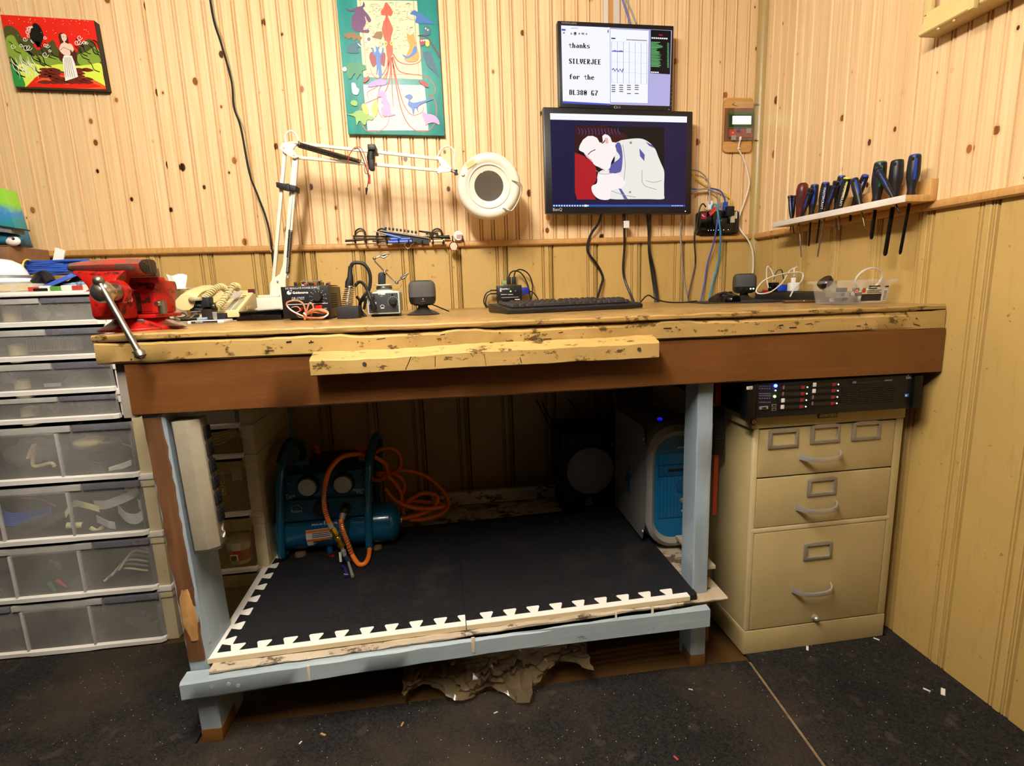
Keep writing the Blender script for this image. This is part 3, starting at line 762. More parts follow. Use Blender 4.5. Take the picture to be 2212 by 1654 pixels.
# ------------------------------------------------------------------ on top of the tower
ZTW = 1.0332
p = at(10, 640, y=-.42)
t = thing('plastic_tray', 'low clear plastic tray with pale squares under the white device', 'tray', (-2.385, -.41, ZTW))
MB().box(-.09, .115, -.055, .055, 0, .022).build('tray_shell', mat('cloudy_clear', 'D6CFBC', .2, alpha=.75), t, bevel=.004)
for k in range(4): MB().box(-.06+.045*k, -.03+.045*k, -.0565, -.054, .004, .018).build('compartment', 'cream_plastic', t)
t = thing('white_device', 'white domed plastic device with a grey strip on the drawer tower', 'device', (-2.405, -.41, ZTW+.0225))
pr = [(.082, 0), (.088, .006), (.074, .020), (.070, .038), (.062, .058), (.044, .072), (.02, .078), (1e-6, .079)]
MB().lathe(pr, 28, Matrix.Diagonal((1.15, .8, .88, 1))).build('shell', mat('gloss_white', 'EDEAE6', .2), t)
MB().lathe([(.0745, .012), (.0775, .014), (.0755, .024), (.0725, .026)], 28, Matrix.Diagonal((1.15, .8, .9, 1))).build('grey_strip', mat('mid_grey', '6F6C6C', .4), t)
def coil(c, rx, ry, loops, r, dz, seed, rz=0., z=0.):
    rr = random.Random(seed); pts = []
    for i in range(loops*10):
        a = 2*math.pi*i/10; k = rr.uniform(.86, 1.08)
        q = Vector((rx*k*math.cos(a), ry*k*math.sin(a), z+dz*i/10+rr.uniform(-.002, .002)))
        pts.append(Vector(c)+Matrix.Rotation(rz, 3, 'Z') @ q)
    return pts
t = thing('network_cable', 'coiled blue network cable with yellow ties on the drawer tower', 'cable', (-2.27, -.33, ZTW+.03))
MB().tube([(q.x, q.y, max(q.z, .006)) for q in coil((0, 0, .02), .10, .045, 6, .003, .006, 2, .1)], .0034, 7, 4).build('blue_cable', 'cable_blue', t)
for x, y in ((-.075, -.03), (-.07, -.038)): MB().torus((x, y, .037), .022, .0022, 'x', 16, 6).build('yellow_tie', mat('tie_yellow', 'D9B92A', .4), t)
MB().box(-.03, -.005, -.032, -.029, .03, .085, Matrix.Rotation(.35, 4, 'Y')).build('white_tag', 'white_plastic', t)
t = thing('black_strap', 'folded black webbing strap beside the blue cable', 'strap', (-2.19, -.40, ZTW+.030))
MB().box(-.062, .056, -.02, .02, .0, .012, Matrix.Rotation(-.62, 4, 'Y')).build('strap_web', mat('webbing', '1C1B1C', .7, bump=((300, 300, 300), .5, .001)), t, bevel=.003)
for k in range(3): MB().box(.02+.014*k, .022+.014*k, -.021, .021, -.001, .0135, Matrix.Rotation(-.62, 4, 'Y')).build('stitching', 'mid_grey', t)
solo(MB().box(-2.33, -2.21, -.40, -.30, ZTW, ZTW+.028), 'black_pouch', 'dark_rubber', 'black pouch under the blue cable and strap', 'pouch', bevel=.008)
solo(MB().tube([(-2.29, -.43, ZTW+.022), (-2.268, -.425, ZTW+.045), (-2.25, -.43, ZTW+.024)], .012), 'black_plug', 'cable_black', 'rounded black mains plug lying on the tower', 'plug')
def slab(c, d, rot, name, m, label, cat, bev=.001):
    M = Matrix.Translation(Vector(c)) @ rot
    return solo(MB().cbox((0, 0, 0), d, M), name, m, label, cat, bevel=bev)
mat('cover_blue', '4A66C8', .3); mat('cover_teal', '93A3A0', .4); mat('cover_grey', 'A7B1B6', .4); mat('chips_blue', '8FA6BC', .4, noise=(140, .45, .6), col2='3E5E86'); mat('brown_cover', '6A4038', .5)
RX = lambda a: Matrix.Rotation(a, 4, 'X'); RY = lambda a: Matrix.Rotation(a, 4, 'Y'); RZ = lambda a: Matrix.Rotation(a, 4, 'Z')
slab((-2.225, -.44, ZTW+.0255), (.095, .07, .010), RY(-.38) @ RX(.25), 'booklet', 'cover_blue', 'bright blue booklet tilted against the black pouch', 'booklet')
slab((-2.13, -.36, ZTW+.034), (.13, .09, .008), RY(-.28) @ RX(.2), 'booklet', 'cover_teal', 'pale grey folder leaning behind the vise', 'folder')
slab((-2.135, -.43, ZTW+.018), (.14, .06, .012), RY(-.06), 'speckled_bag', 'chips_blue', 'blue speckled flat bag in front of the grey folder', 'bag', .004)
slab((-2.14, -.40, ZTW+.0285), (.12, .03, .006), RY(-.08), 'booklet', 'brown_cover', 'thin brown booklet on the speckled bag', 'booklet')
t = thing('snack_wrapper', 'red white and green printed wrapper along the tower edge', 'wrapper', (-2.19, -.468, ZTW))
for k, cc in enumerate(('B8402E', 'D8D2C6', '4E8A3A', 'D8D2C6', 'A83A2C', 'C8C2B0', 'E2DED6')):
    MB().box(-.085+.026*k, -.085+.026*(k+1), -.012, .012, .0, .012+.002*(k % 2)).build('printed_panel', mat('wrap%d' % k, cc, .35), t, bevel=.002)
solo(MB().box(-2.262, -2.228, -.482, -.462, ZTW, ZTW+.008), 'black_clip', 'cable_black', 'small black plastic clip on the tower front edge', 'clip', bevel=.002)
# carton with toys behind, standing on the tower's back edge
t = thing('cardboard_box', 'brown cardboard box with printed stuff at the left edge', 'box', (-2.545, -.20, ZTW))
MB().box(-.20, .098, -.08, .08, 0, .135).build('carton', mat('cardboard', '7E5A3C', .7, noise=(30, .4, .7), col2='6E4C30'), t, bevel=.002)
MB().box(-.20, .098, -.082, .0, .1352, .1375, RX(.0)).build('flap', 'cardboard', t)
t = thing('gift_bag', 'green and blue printed paper bag standing in the carton', 'bag', (-2.50, -.20, ZTW+.1382))
g = G('bag_print', .4); sx = g.n('ShaderNodeSeparateXYZ'); g.put(sx.inputs[0], g.tc)
nz = g.math('ADD', g.math('MULTIPLY', sx.outputs[2], 5.), g.math('MULTIPLY', g.noise(g.mapping(g.tc, (22, 22, 22)), 1, 2), .5))
g.color(g.ramp(nz, [(.2, '123A2E'), (.35, '1E5C8A'), (.55, '2E8A8A'), (.75, '3A7FBF'), (.9, '86C23A')]))
MB().box(-.16, .048, -.025, .025, 0, .165, Matrix(((1, 0, -.10, 0), (0, 1, 0, 0), (0, 0, 1, 0), (0, 0, 0, 1)))).build('bag_body', 'bag_print', t, bevel=.002)
t = thing('plush_toy', 'small teal and white toy peeking from the carton', 'toy', (-2.46, -.255, ZTW+.1382))
MB().ball((0, 0, .018), .034, 14, 8, sc=(1.1, .7, .55)).build('body', mat('toy_teal', '1E6A84', .6), t)
MB().ball((.020, -.012, .012), .02, 14, 8, sc=(1, .6, .7)).build('face', mat('toy_white', 'E8E4DC', .6), t)
MB().ball((.03, -.023, .017), .0035, 10, 6).build('eye', 'ink_dark', t)
t = thing('cassette_case', 'black and grey flat case with a white label lying in the carton', 'case', (-2.475, -.275, ZTW+.178))
MB().box(-.09, .055, -.02, .03, 0, .012, RY(.18)).build('case_body', mat('grey_mottle', '77736C', .5), t, bevel=.001)
MB().box(-.09, .066, -.024, .034, .0125, .017, RY(.18)).build('case_lid', 'dark_rubber', t, bevel=.001)
MB().box(-.05, -.02, -.0212, -.0198, .002, .010, RY(.18)).build('case_label', 'white_plastic', t)
# ------------------------------------------------------------------ power strip on the left leg
ps = thing('power_bar', 'long metal power bar screwed upright to the left bench leg', 'power strip', (-1.75, -.86, .47), rot=Matrix.Rotation(-.027, 3, 'Y'))
mat('painted_steel', 'A39A86', .4, .2, noise=(14, .4, .8), col2='8E8674')
poly = [(-.018, -.018), (.010, -.018), (.030, -.004), (.030, .030), (-.018, .030)]
MB().prism(poly, 'z', .0, .285).build('housing', 'painted_steel', ps, bevel=.002)
MB().prism([(-.019, -.0185), (-.0172, -.0185), (-.0172, .031), (-.019, .031)], 'z', .0, .286).build('back_plate', 'screw_steel', ps)
MB().prism([(x*1.02, y*1.02) for x, y in poly], 'z', -.006, -.0005).build('end_cap', 'screw_steel', ps)
for k in range(6):
    z = .066+.037*k
    oo = MB().box(.0302, .036, .002, .026, z-.014, z+.014).build('outlet', 'dark_rubber', ps, bevel=.002)
    for dz in (-.004, .004): MB().box(.0361, .0366, .009, .017, z+dz-.0008, z+dz+.0008).build('slot', mat('slot_black', '050505', .8), oo)
mat('paint_daub', 'C9C4BC', .7)
MB().tube([(.0305, .012, .012), (.031, .02, .02), (.0305, .014, .03), (.031, .019, .042)], .002).build('paint_daub', 'paint_daub', ps)
# ------------------------------------------------------------------ foam mat
FZ0 = lambda x: SZ(x)+.0006
FT = .0118
T_, Q_, FO = .5812, .058, .0567
OX, OY, FSK = -1.781, -.8756, .0232
def fm(u, v, z): # foam coordinates to world
    x = OX+u-FSK*v; y = OY+v+FSK*u
    return Vector((x, y, FZ0(x)+z))
BW, TD = .018, .043
def teeth(n, first, pitch, base, tip):
    """interlock line along u: list of (u, depth)"""
    out = []
    for k in range(n):
        c = first+k*pitch
        out += [(c-.0085, base), (c-.0165, tip-.004), (c-.0145, tip), (c+.0145, tip), (c+.0165, tip-.004), (c+.0085, base)]
    return out
def foam(polys, z0, z1, name, m, parent):
    mb = MB()
    for poly in polys:
        n = len(poly); vs = [fm(u, v, z0) for u, v in poly]+[fm(u, v, z1) for u, v in poly]
        mb.add(vs, [tuple(range(n))[::-1], tuple(range(n, 2*n))]+[(i, (i+1) % n, n+(i+1) % n, n+i) for i in range(n)])
    return mb.build(name, m, parent, world=True, smooth=20)
g = G('foam_black', .75, .25)
vv = g.n('ShaderNodeTexVoronoi', i_Vector=g.mapping(g.tc, (165, 165, 165)), i_Scale=1., feature='DISTANCE_TO_EDGE'); vv.inputs['Randomness'].default_value = .25
dust = g.noise(g.mapping(g.tc, (7, 7, 7)), 1, 6, .7)
g.color(g.mix(g.ramp(dust, [(.55, 0.), (.85, .5)]), '17171A', '4A4642')); g.bump(vv.outputs['Distance'], .9, .004)
mat('foam_white', 'E9E4DC', .6, bump=((500, 500, 500), .3, .0006)); mat('foam_edge', 'D2BF98', .7)
m1 = thing('foam_mat', 'black interlocking foam tile with white edging under the compressor', 'foam mat', fm(.3, .3, 0), group='foam tiles on the lower shelf')
m2 = thing('foam_mat', 'black interlocking foam tile with white front edging beside the computer', 'foam mat', fm(.88, .3, 0), group='foam tiles on the lower shelf')
fr1 = teeth(9, FO, Q_, BW, TD); side = [(d, u) for u, d in teeth(8, FO+.0, Q_, BW, TD)]
front_line = [(BW, BW)]+fr1+[(T_, BW)]
left_line = [(BW, BW)]+side[:]+[(BW, .575)]
c10 = FO+9*Q_; last = [(c10-.0085, BW), (c10-.0165, TD-.004), (c10-.0145, TD), (T_-.0005, TD)]
blk1 = front_line[1:-1]+last+[(T_-.0005, .575)]+left_line[::-1]
foam([blk1], 0, FT, 'foam_tile', 'foam_black', m1)
foam([[(0, 0), (T_-.001, 0)]+last[::-1]+fr1[::-1]+[(BW, BW)]], .0001, FT+.0002, 'edge_strip', 'foam_white', m1)
foam([[(0, 0), (BW, BW)]+side+[(BW, .575), (0, .575)]], .0001, FT+.0002, 'edge_strip', 'foam_white', m1)
fr2 = [(u+T_, d) for u, d in teeth(9, FO-.005, Q_, BW, TD)]
E2 = T_*2-.018
foam([[(T_+.0001, BW)]+fr2+[(E2, BW), (E2, .002), (T_*2, .002), (T_*2+.004, .012), (T_*2+.004, .575), (T_+.0001, .575)]], 0, FT, 'foam_tile', 'foam_black', m2)
foam([[(T_+.001, 0), (E2-.001, 0), (E2-.001, BW)]+fr2[::-1]+[(T_+.001, BW)]], .0001, FT+.0002, 'edge_strip', 'foam_white', m2)
foam([[(.0, -.0006), (T_-.001, -.0006), (T_-.001, .0004), (0, .0004)]], .0, FT-.0004, 'cut_edge', 'foam_edge', m1)
foam([[(T_+.001, -.0006), (E2-.001, -.0006), (E2-.001, .0004), (T_+.001, .0004)]], .0, FT-.0004, 'cut_edge', 'foam_edge', m2)
def MZ(x): return FZ0(x)+FT+.0003
# ------------------------------------------------------------------ filing cabinet
mat('cab_paint', 'B3A071', .42, noise=(6, .35, .8), col2='A59366'); mat('chrome', 'BDB8AE', .34, .6); mat('worn_chrome', 'A29D92', .40, .6); mat('cab_gap', '15110A', .8)
CW = .4185
cab = thing('filing_cabinet', 'khaki steel filing cabinet with three drawers under the server', 'cabinet', (-.463, -.8045, .0086), .0236)
DEP = .62
mat('cab_paint_light', 'C6B488', .42)
MB().box(0, CW, .004, DEP, .070, .628).box(0, .0, 0, 0, 0, 0).build('body', 'cab_paint', cab, bevel=.002)
MB().box(-.001, CW+.001, -.006, DEP, 0, .0685).build('plinth', 'cab_paint', cab, bevel=.003)
MB().box(-.009, CW+.001, -.008, DEP+.002, .628, .6605).build('lid', 'cab_paint', cab, bevel=.003)
MB().box(.012, .3965, -.0015, .004, .070, .627).build('drawer_recess', 'cab_gap', cab)
def cabdrawer(z0, z1):
    return MB().box(.0145, .394, -.006, .003, z0, z1).build('drawer', 'cab_paint', cab, bevel=.0025)
d1, d2, d3 = cabdrawer(.4985, .624), cabdrawer(.3625, .495), cabdrawer(.0715, .3465)
MB().box(.004, .4045, -.0055, .004, .348, .361).build('cross_rail', 'cab_paint_light', cab, bevel=.002)
MB().box(.0, .0135, -.005, .004, .070, .628).build('stile', 'cab_paint_light', cab, bevel=.002)
MB().box(.3965, CW, -.005, .004, .070, .628).build('stile', 'cab_paint', cab, bevel=.002)
def lp(px, py, y=-.81):
    return ROOTM[cab.name].inverted() @ at(px, py, y=y)
def card(px, py, dr):
    c = lp(px, py); w_, h_ = .041, .0245; t = .0085
    mb = MB()
    outer = [(-w_, -h_), (w_, -h_), (w_, h_*.92), (w_*.6, h_*1.06), (-w_*.6, h_*1.06), (-w_, h_*.92)]; inner = [(-w_+t, -h_+t), (w_-t, -h_+t), (w_-t, h_-t), (w_*.6, h_-t), (-w_*.6, h_-t), (-w_+t, h_-t)]
    vs = []; n = 6
    for P_, y in ((outer, -.0062), (outer, -.010), (inner, -.0115), (inner, -.0062)):
        vs += [(c.x+a, y, c.z+b) for a, b in P_]
    fs = [(r*n+k, r*n+(k+1) % n, (r+1)*n+(k+1) % n, (r+1)*n+k) for r in range(3) for k in range(n)]
    o = mb.add(vs, fs).build('card_holder', 'worn_chrome', dr, bevel=.0012)
def handle(px, py, dr):
    c = lp(px, py, -.832); hw = .057; mb = MB(); pts = []
    n = 14; vs = []; fs = []
    for i in range(n+1):
        u = -1+2*i/n; y = -.0065-.026*(1-abs(u)**5)-.005*(1-u*u); x = c.x+hw*u; z = c.z-.004*(1-u*u)+.003
        hz = .0058 if abs(u) < .8 else .0085
        for a, b in ((-.003, -hz), (.004, -hz), (.004, hz*.7), (-.003, hz)): vs.append((x, y+a, z+b))
    for i in range(n):
        for k in range(4): fs.append((i*4+k, i*4+(k+1) % 4, (i+1)*4+(k+1) % 4, (i+1)*4+k))
    fs += [(0, 1, 2, 3), tuple(n*4+k for k in range(4))]
    mb.add(vs, fs).build('handle', 'chrome', dr, bevel=.0012)
for p in ((1692, 947), (1784, 937), (1875, 931)): card(*p, d1)
card(1777, 1051, d2); card(1768, 1190, d3)
handle(1785, 990, d1); handle(1777, 1101, d2); handle(1766, 1280, d3)
k_ = lp(1761, 1334); MB().lathe([(.0085, 0), (.0085, .004), (.0055, .006), (.0065, .010), (.0045, .013), (1e-6, .0135)], 16, Matrix.Translation((k_.x, -.0065, k_.z)) @ RX(math.pi/2)).build('knob', 'chrome', d3)
l_ = lp(1627.5, 909.5, -.814)
lock = MB().prism([(l_.x+a*.0075, l_.z+b*.0115) for a, b in ell(0, 0, 1, 1, 20)], 'y', -.0108, -.008).build('lock', mat('dark_bronze', '4A3E34', .4, .7), cab, bevel=.0008)
MB().cyl((l_.x, -.0125, l_.z-.001), (l_.x, -.0105, l_.z-.001), .0048).build('key_barrel', 'worn_chrome', lock)
MB().box(l_.x-.0007, l_.x+.0007, -.0131, -.0122, l_.z-.004, l_.z+.002).build('keyway', 'cab_gap', lock)
n_ = lp(1791, 897.5, -.814)
plate = MB().box(n_.x-.0265, n_.x+.0265, -.0105, -.008, n_.z-.007, n_.z+.007).build('name_plate', 'dark_bronze', cab, bevel=.0015)
text(plate, '-INVINCIBLE-', (n_.x-.024, -.0107, n_.z-.004), (1, 0, 0), (0, 0, 1), .0115, 'worn_chrome', width=.048, bold=.0002)
# ------------------------------------------------------------------ rack server on the cabinet
YS = -.838
srv = thing('rack_server', 'black rack server with lit drive bays on the filing cabinet', 'server', (-.28, -.5, .6695))
mat('server_black', '0E0E10', .35, .3); mat('server_face', '131214', .45); mat('bay_black', '1A1819', .4); mat('bay_red', '8A1E2C', .4); mat('sticker', 'D8D4CC', .6); mat('silk', '6A668C', .6); mat('led_white', 'E8FFE8', .3, emit=6, ecol='DFFFE0')
def sv(px, py, d=0.): return at(px, py, y=YS+d)
SX0_, SX1_, SZ0_, SZ1_ = -.5065, -.0465, .671, .7575
MB().box(SX0_+.018, SX1_-.018, YS+.012, -.17, SZ0_, SZ1_).build('chassis', 'server_black', srv, world=True, bevel=.002)
MB().box(SX0_+.022, SX1_-.022, YS, YS+.012, SZ0_+.001, SZ1_-.001).build('face_panel', 'server_face', srv, world=True, bevel=.001)
for xa, xb in ((SX0_, SX0_+.022), (SX1_-.022, SX1_)):
    MB().box(xa, xb, YS-.008, YS+.02, SZ0_+.001, SZ1_-.002).build('rack_ear', 'server_black', srv, world=True, bevel=.002)
def plate_px(x0, y0, x1, y1, d, th, name, m, par=srv, bev=.0004):
    a, b = sv(x0, y1, d), sv(x1, y0, d)
    return MB().box(a.x, b.x, YS+d, YS+d+th, a.z, b.z).build(name, m, par, world=True, bevel=bev)
lg = plate_px(1613, 834, 1626, 841.5, -.0092, .0012, 'maker_badge', 'sticker')
text(lg, 'hp', sv(1614.6, 840, -.0095), (1, 0, 0), (.15, 0, 1), .011, 'ink_dark', world=True)
# drive bays
for col, (xa, xb, y0, dy) in enumerate(((1686, 1746, 829.5, 14.0), (1752, 1813, 823.5, 13.6))):
    for k in range(4):
        yy = y0+dy*k; sl = -.08*(0)
        bay = plate_px(xa-1.2*k, yy+2, xb-1.2*k, yy+dy-.6, -.004, .006, 'drive_bay', 'bay_black')
        plate_px(xb-15-1.2*k, yy+3.4, xb-7.6-1.2*k, yy+10.4, -.0052, .001, 'eject_button', 'bay_red', bay)
        if (col, k) in ((0, 2), (0, 3), (1, 0), (1, 1)): plate_px(xa+4-1.2*k, yy+2.6, xa+12-1.2*k, yy+11.8, -.005, .0008, 'drive_sticker', 'sticker', bay)
        else: plate_px(xa+5-1.2*k, yy+3, xa+9-1.2*k, yy+11, -.0048, .0006, 'drive_marking', mat('mark_pink', '8A5560', .6), bay)
        p = sv(xb-1.6-1.2*k, yy+6.6, -.0045); MB().ball(p, .0013, 8, 6).build('activity_light', 'led_white', bay, world=True)
p = sv(1675.5, 833, -.003); MB().ball(p, .0042, 14, 8).build('power_light', mat('led_blue', '5566FF', .3, emit=14, ecol='2A3CFF'), srv, world=True)
p = sv(1675.5, 843.2, -.002); MB().ball(p, .0015, 8, 6).build('status_light', 'led_white', srv, world=True)
p = sv(1673.5, 856, -.002); MB().ball(p, .0032, 12, 8).build('power_light', mat('led_green', '9CFF7A', .3, emit=5, ecol='8CFF5A'), srv, world=True)
for yy, n in ((833, 6), (838, 5), (849, 9), (853.5, 9), (859, 5), (867.5, 7)):
    for k in range(n):
        xa = 1640+k*(26./n); plate_px(xa, yy, xa+26./n*.62, yy+2.2, -.0008, .0005, 'panel_mark', 'silk', bev=0)
vg = plate_px(1641, 877, 1660, 885, -.004, .004, 'video_port', 'worn_chrome', bev=.0012); plate_px(1646, 879, 1656, 883.4, -.0046, .0005, 'port_opening', 'slot_black', vg, 0)
for yy in (873, 881): 
    u_ = plate_px(1668, yy, 1677, yy+6, -.002, .002, 'usb_port', 'worn_chrome', bev=0); plate_px(1669, yy+1, 1676, yy+5, -.0025, .0005, 'port_opening', 'slot_black', u_, 0)
tray = plate_px(1838, 819.5, 1931, 830, -.003, .003, 'optical_drive', 'bay_black'); plate_px(1842, 823, 1850, 828, -.0036, .0006, 'eject_button', 'silk', tray, 0); plate_px(1911, 819, 1928, 823, -.0036, .0005, 'disc_mark', 'silk', tray, 0)
for k in range(9):
    a, b = sv(1820-.6*k, 838.5+4.0*k, -.002), sv(1939-.9*k, 833+4.0*k, -.002)
    MB().box(a.x, b.x, YS-.002, YS+.001, (a.z+b.z)/2-.0013, (a.z+b.z)/2+.0013).build('grille_bar', 'bay_black', srv, world=True)
for k in range(22):
    a = sv(1822+5.2*k, 836-.25*k, -.001); b = sv(1817+5.2*k, 873-.25*k, -.001)
    MB().box((a.x+b.x)/2-.0008, (a.x+b.x)/2+.0008, YS-.0015, YS, b.z, a.z).build('grille_bar', 'server_face', srv, world=True)
bd = plate_px(1954.5, 850, 1963.5, 857.5, -.0092, .001, 'processor_badge', mat('badge_blue', '2E58B4', .3)); plate_px(1956, 852, 1959.5, 856, -.0097, .0004, 'badge_mark', 'sticker', bd, 0)
text(srv, 'HP', sv(1960, 811.5, -.0086), (1, 0, 0), (0, 0, 1), .0035, 'sticker', world=True); text(srv, 'ProLiant', sv(1957, 815, -.0086), (1, 0, 0), (0, 0, 1), .0035, 'sticker', world=True); text(srv, 'DL380 G7', sv(1957, 818, -.0086), (1, 0, 0), (0, 0, 1), .0035, 'sticker', world=True)
# ------------------------------------------------------------------ air compressor
mat('teal_paint', '0F5578', .22, .0, .5, coat=.4); mat('teal_dark', '0C4460', .4); mat('gauge_face', 'C9C2B0', .5); mat('brass', 'A8842C', .28, .9); mat('hose_orange', 'E0701E', .38); mat('spring_steel', 'B8B4B0', .25, .95); mat('red_plastic', 'B01820', .35); mat('purple_plastic', '2A2260', .35)
YC = -.45
def cp(px, py, d=0.): return at(px, py, y=YC+d)
zc0 = MZ(-1.6)
ac = thing('air_compressor', 'teal twin gauge air compressor in a tube frame on the foam mat', 'compressor', (-1.6, -.36, zc0))
# tube frames left and right: hoops from the front foot over the top to the back foot
def hoop(px, tilt):
    xf = cp(*px[0]).x; xt = cp(*px[1]).x; zt_ = .497
    pts = [(xf, YC+.16, zc0+.011), (xf, YC+.05, zc0+.011), (xf, YC+.002, zc0+.016), (xf*.85+xt*.15, YC-.006, zc0+.06), (xt*.7+xf*.3, YC-.004, .42), (xt, YC+.002, zt_-.02), (xt+.004, YC+.03, zt_+.018), (xt+.012, YC+.10, zt_+.055), (xt+.012, YC+.17, zt_+.04), (xt+.006, YC+.225, zt_-.02), (xf, YC+.235, .36), (xf, YC+.225, zc0+.03), (xf, YC+.16, zc0+.011)]
    MB().tube(pts[:-1], .0115, 12, 5).build('frame_tube', 'teal_paint', ac, world=True)
hoop(((610, 1205), (604, 1020)), 0); hoop(((798, 1185), (795, 1010)), 0)
for x in (-1.70, -1.50): pass
mat('grip_black', '0E0E10', .6)
a = cp(797, 985, .05); MB().tube([a+Vector((.004, -.02, -.05)), a+Vector((.004, -.01, 0)), a+Vector((.01, .03, .018)), a+Vector((.012, .08, .02))], .0145, 12).build('carry_grip', 'grip_black', ac, world=True)
a = cp(604, 990, .05); MB().tube([a+Vector((.004, -.008, -.01)), a+Vector((.01, .03, .022)), a+Vector((.012, .08, .03))], .0135, 12).build('carry_grip', 'grip_black', ac, world=True)
# tank
tz = .288; ty = YC+.058
def tank(x0, x1, r):
    n = 10; pr = []
    for i in range(n+1):
        t = i/n*math.pi/2; pr.append((r*math.sin(t), -(.035)*math.cos(t)))
    L = x1-x0-.07
    pr2 = [(a, b+.035) for a, b in pr]+[(a, L+.035-b) for a, b in pr[::-1]]
    pr2[0] = (1e-6, pr2[0][1]); pr2[-1] = (1e-6, pr2[-1][1])
    return MB().lathe(pr2, 32, Matrix.Translation((x0, ty, tz)) @ RY(math.pi/2))
tk = tank(-1.771, -1.385, .062).build('tank', 'teal_paint', ac, world=True)
MB().cyl((-1.393, ty, tz+.0), (-1.383, ty, tz), .012).build('tank_boss', 'worn_chrome', tk, world=True)
# front panel: upper gauge face, step, lower badge panel
def quadbox(pxs, d0, d1, name, m, bev=.003, par=None):
    f = [cp(x, y, d0) for x, y in pxs]; b = [Vector((p.x, YC+d1, p.z)) for p in f]
    return MB().add(f+b, [(0, 1, 2, 3), (7, 6, 5, 4), (0, 4, 5, 1), (1, 5, 6, 2), (2, 6, 7, 3), (3, 7, 4, 0)]).build(name, m, par or ac, world=True, bevel=bev)
up = quadbox([(614, 1027), (790, 1013), (792, 1088), (611, 1082)], .012, .10, 'gauge_panel', 'teal_dark')
up2 = quadbox([(612, 1082), (792, 1072), (790, 1112), (615, 1128)], .000, .10, 'control_panel', 'teal_dark')
lo = quadbox([(611, 1133), (790, 1119), (790, 1140), (611, 1153)], .004, .03, 'badge_panel', 'teal_dark', .002)
MB().box(cp(640, 1150).x, cp(770, 1150).x, YC+.03, YC+.10, .33, .36).build('panel_saddle', 'dark_rubber', ac, world=True)
MB().box(-1.66, -1.52, YC+.06, YC+.17, .39, .50).build('motor_housing', 'dark_rubber', ac, world=True, bevel=.01)
a = cp(650, 1002, .06); MB().box(a.x-.022, a.x+.028, YC+.05, YC+.075, a.z-.004, a.z+.012).build('top_lever', 'teal_paint', ac, world=True, bevel=.004); MB().cyl((a.x, YC+.062, a.z-.03), (a.x, YC+.062, a.z), .008).build('lever_post', 'teal_paint', ac, world=True)
for px, py in ((664, 1052), (740.5, 1046)):
    c = cp(px, py, -.004); M_ = Matrix.Translation(c) @ RX(math.pi/2)
    gz = MB().lathe([(.027, -.016), (.027, .002), (.0255, .005), (.0245, .005)], 32, M_).build('gauge', 'worn_chrome', ac, world=True)
    MB().lathe([(.0245, .0025), (1e-6, .0025)], 32, M_).build('dial', 'gauge_face', gz, world=True)
    MB().lathe([(.034, -.018), (.030, -.002), (.028, -.002)], 32, M_).build('gauge_bezel', 'grip_black', gz, world=True)
    a_ = -2.45; MB().add([M_ @ Vector(q) for q in ((.010*math.cos(a_+math.pi), .010*math.sin(a_+math.pi), .003), (.0014, -.0014, .003), (.019*math.cos(a_), .019*math.sin(a_), .003), (-.0014, .0014, .003))], [(0, 1, 2, 3)]).build('needle', 'ink_dark', gz, world=True, smooth=0)
    for k in range(9):
        t_ = math.radians(225-270*k/8); p = M_ @ Vector((.019*math.cos(t_), .019*math.sin(t_), .0028)); MB().lathe([(.0017, 0), (1e-6, .0001)], 6, Matrix.Translation(p) @ RX(math.pi/2)).build('dial_mark', 'ink_dark', gz, world=True)
    for R__ in (.0125,):
        MB().add(*(lambda n_: ([M_ @ Vector((r*math.cos(math.radians(225-270*i/n_)), r*math.sin(math.radians(225-270*i/n_)), .0029)) for i in range(n_+1) for r in (R__, R__-.0007)], [(2*i, 2*i+2, 2*i+3, 2*i+1) for i in range(n_)]))(20)).build('dial_arc', 'ink_dark', gz, world=True, smooth=0)
    MB().add([M_ @ Vector(q) for q in ((-.008, -.0165, .0029), (.008, -.0165, .0029), (.008, -.0135, .0029), (-.008, -.0135, .0029))], [(0, 1, 2, 3)]).build('dial_print', 'pot_red', gz, world=True, smooth=0)
mat('panel_white', 'B9C4CA', .5)
X, Z = (1, 0, .015), (-.02, 0, 1)
text(ac, 'Tank', cp(617.5, 1075, .011), X, Z, .0145, 'panel_white', world=True); text(ac, 'PSI', cp(619, 1082, .011), X, Z, .0145, 'panel_white', world=True)
text(ac, 'Regulator', cp(763, 1061, .0105), X, Z, .0145, 'panel_white', world=True, width=.033); text(ac, 'PSI', cp(771, 1067.5, .0105), X, Z, .0145, 'panel_white', world=True)
text(ac, 'Pressure', cp(630, 1108, -.001), X, Z, .0145, 'panel_white', world=True, width=.030)
c = cp(641, 1102, -.001); MB().ring([c+Vector((.0165*math.cos(t), -.0004, .0165*math.sin(t))) for t in [math.pi*i/14 for i in range(1, 14)]], .0005, 4).build('dial_mark', 'panel_white', ac, world=True)
text(lo, 'makita', cp(672.5, 1141.5, .0035), X, (.16, 0, 1), .030, 'panel_white', world=True, width=.078, bold=.0007)
for px, py in ((622, 1044), (781, 1031), (618, 1144), (782, 1129)): p = cp(px, py, .0035); MB().cyl(p, p+Vector((0, .006, 0)), .0055, seg=12).build('bolt', 'dark_bronze', ac, world=True)
wl = MB(); a, b = cp(669, 1180, .022), cp(722, 1155, .022)
wl = MB()
vs = []; fs = []
for i in range(2):
    x = (a.x, b.x)[i]
    for j in range(7):
        t = math.radians(-36+52*j/6); vs.append((x, ty-.0625*math.cos(t), tz+.0625*math.sin(t)+(0, .004)[i]))
fs = [(j, 7+j, 8+j, j+1) for j in range(6)]
wlo = wl.add(vs, fs).build('warning_label', 'sticker', ac, world=True)
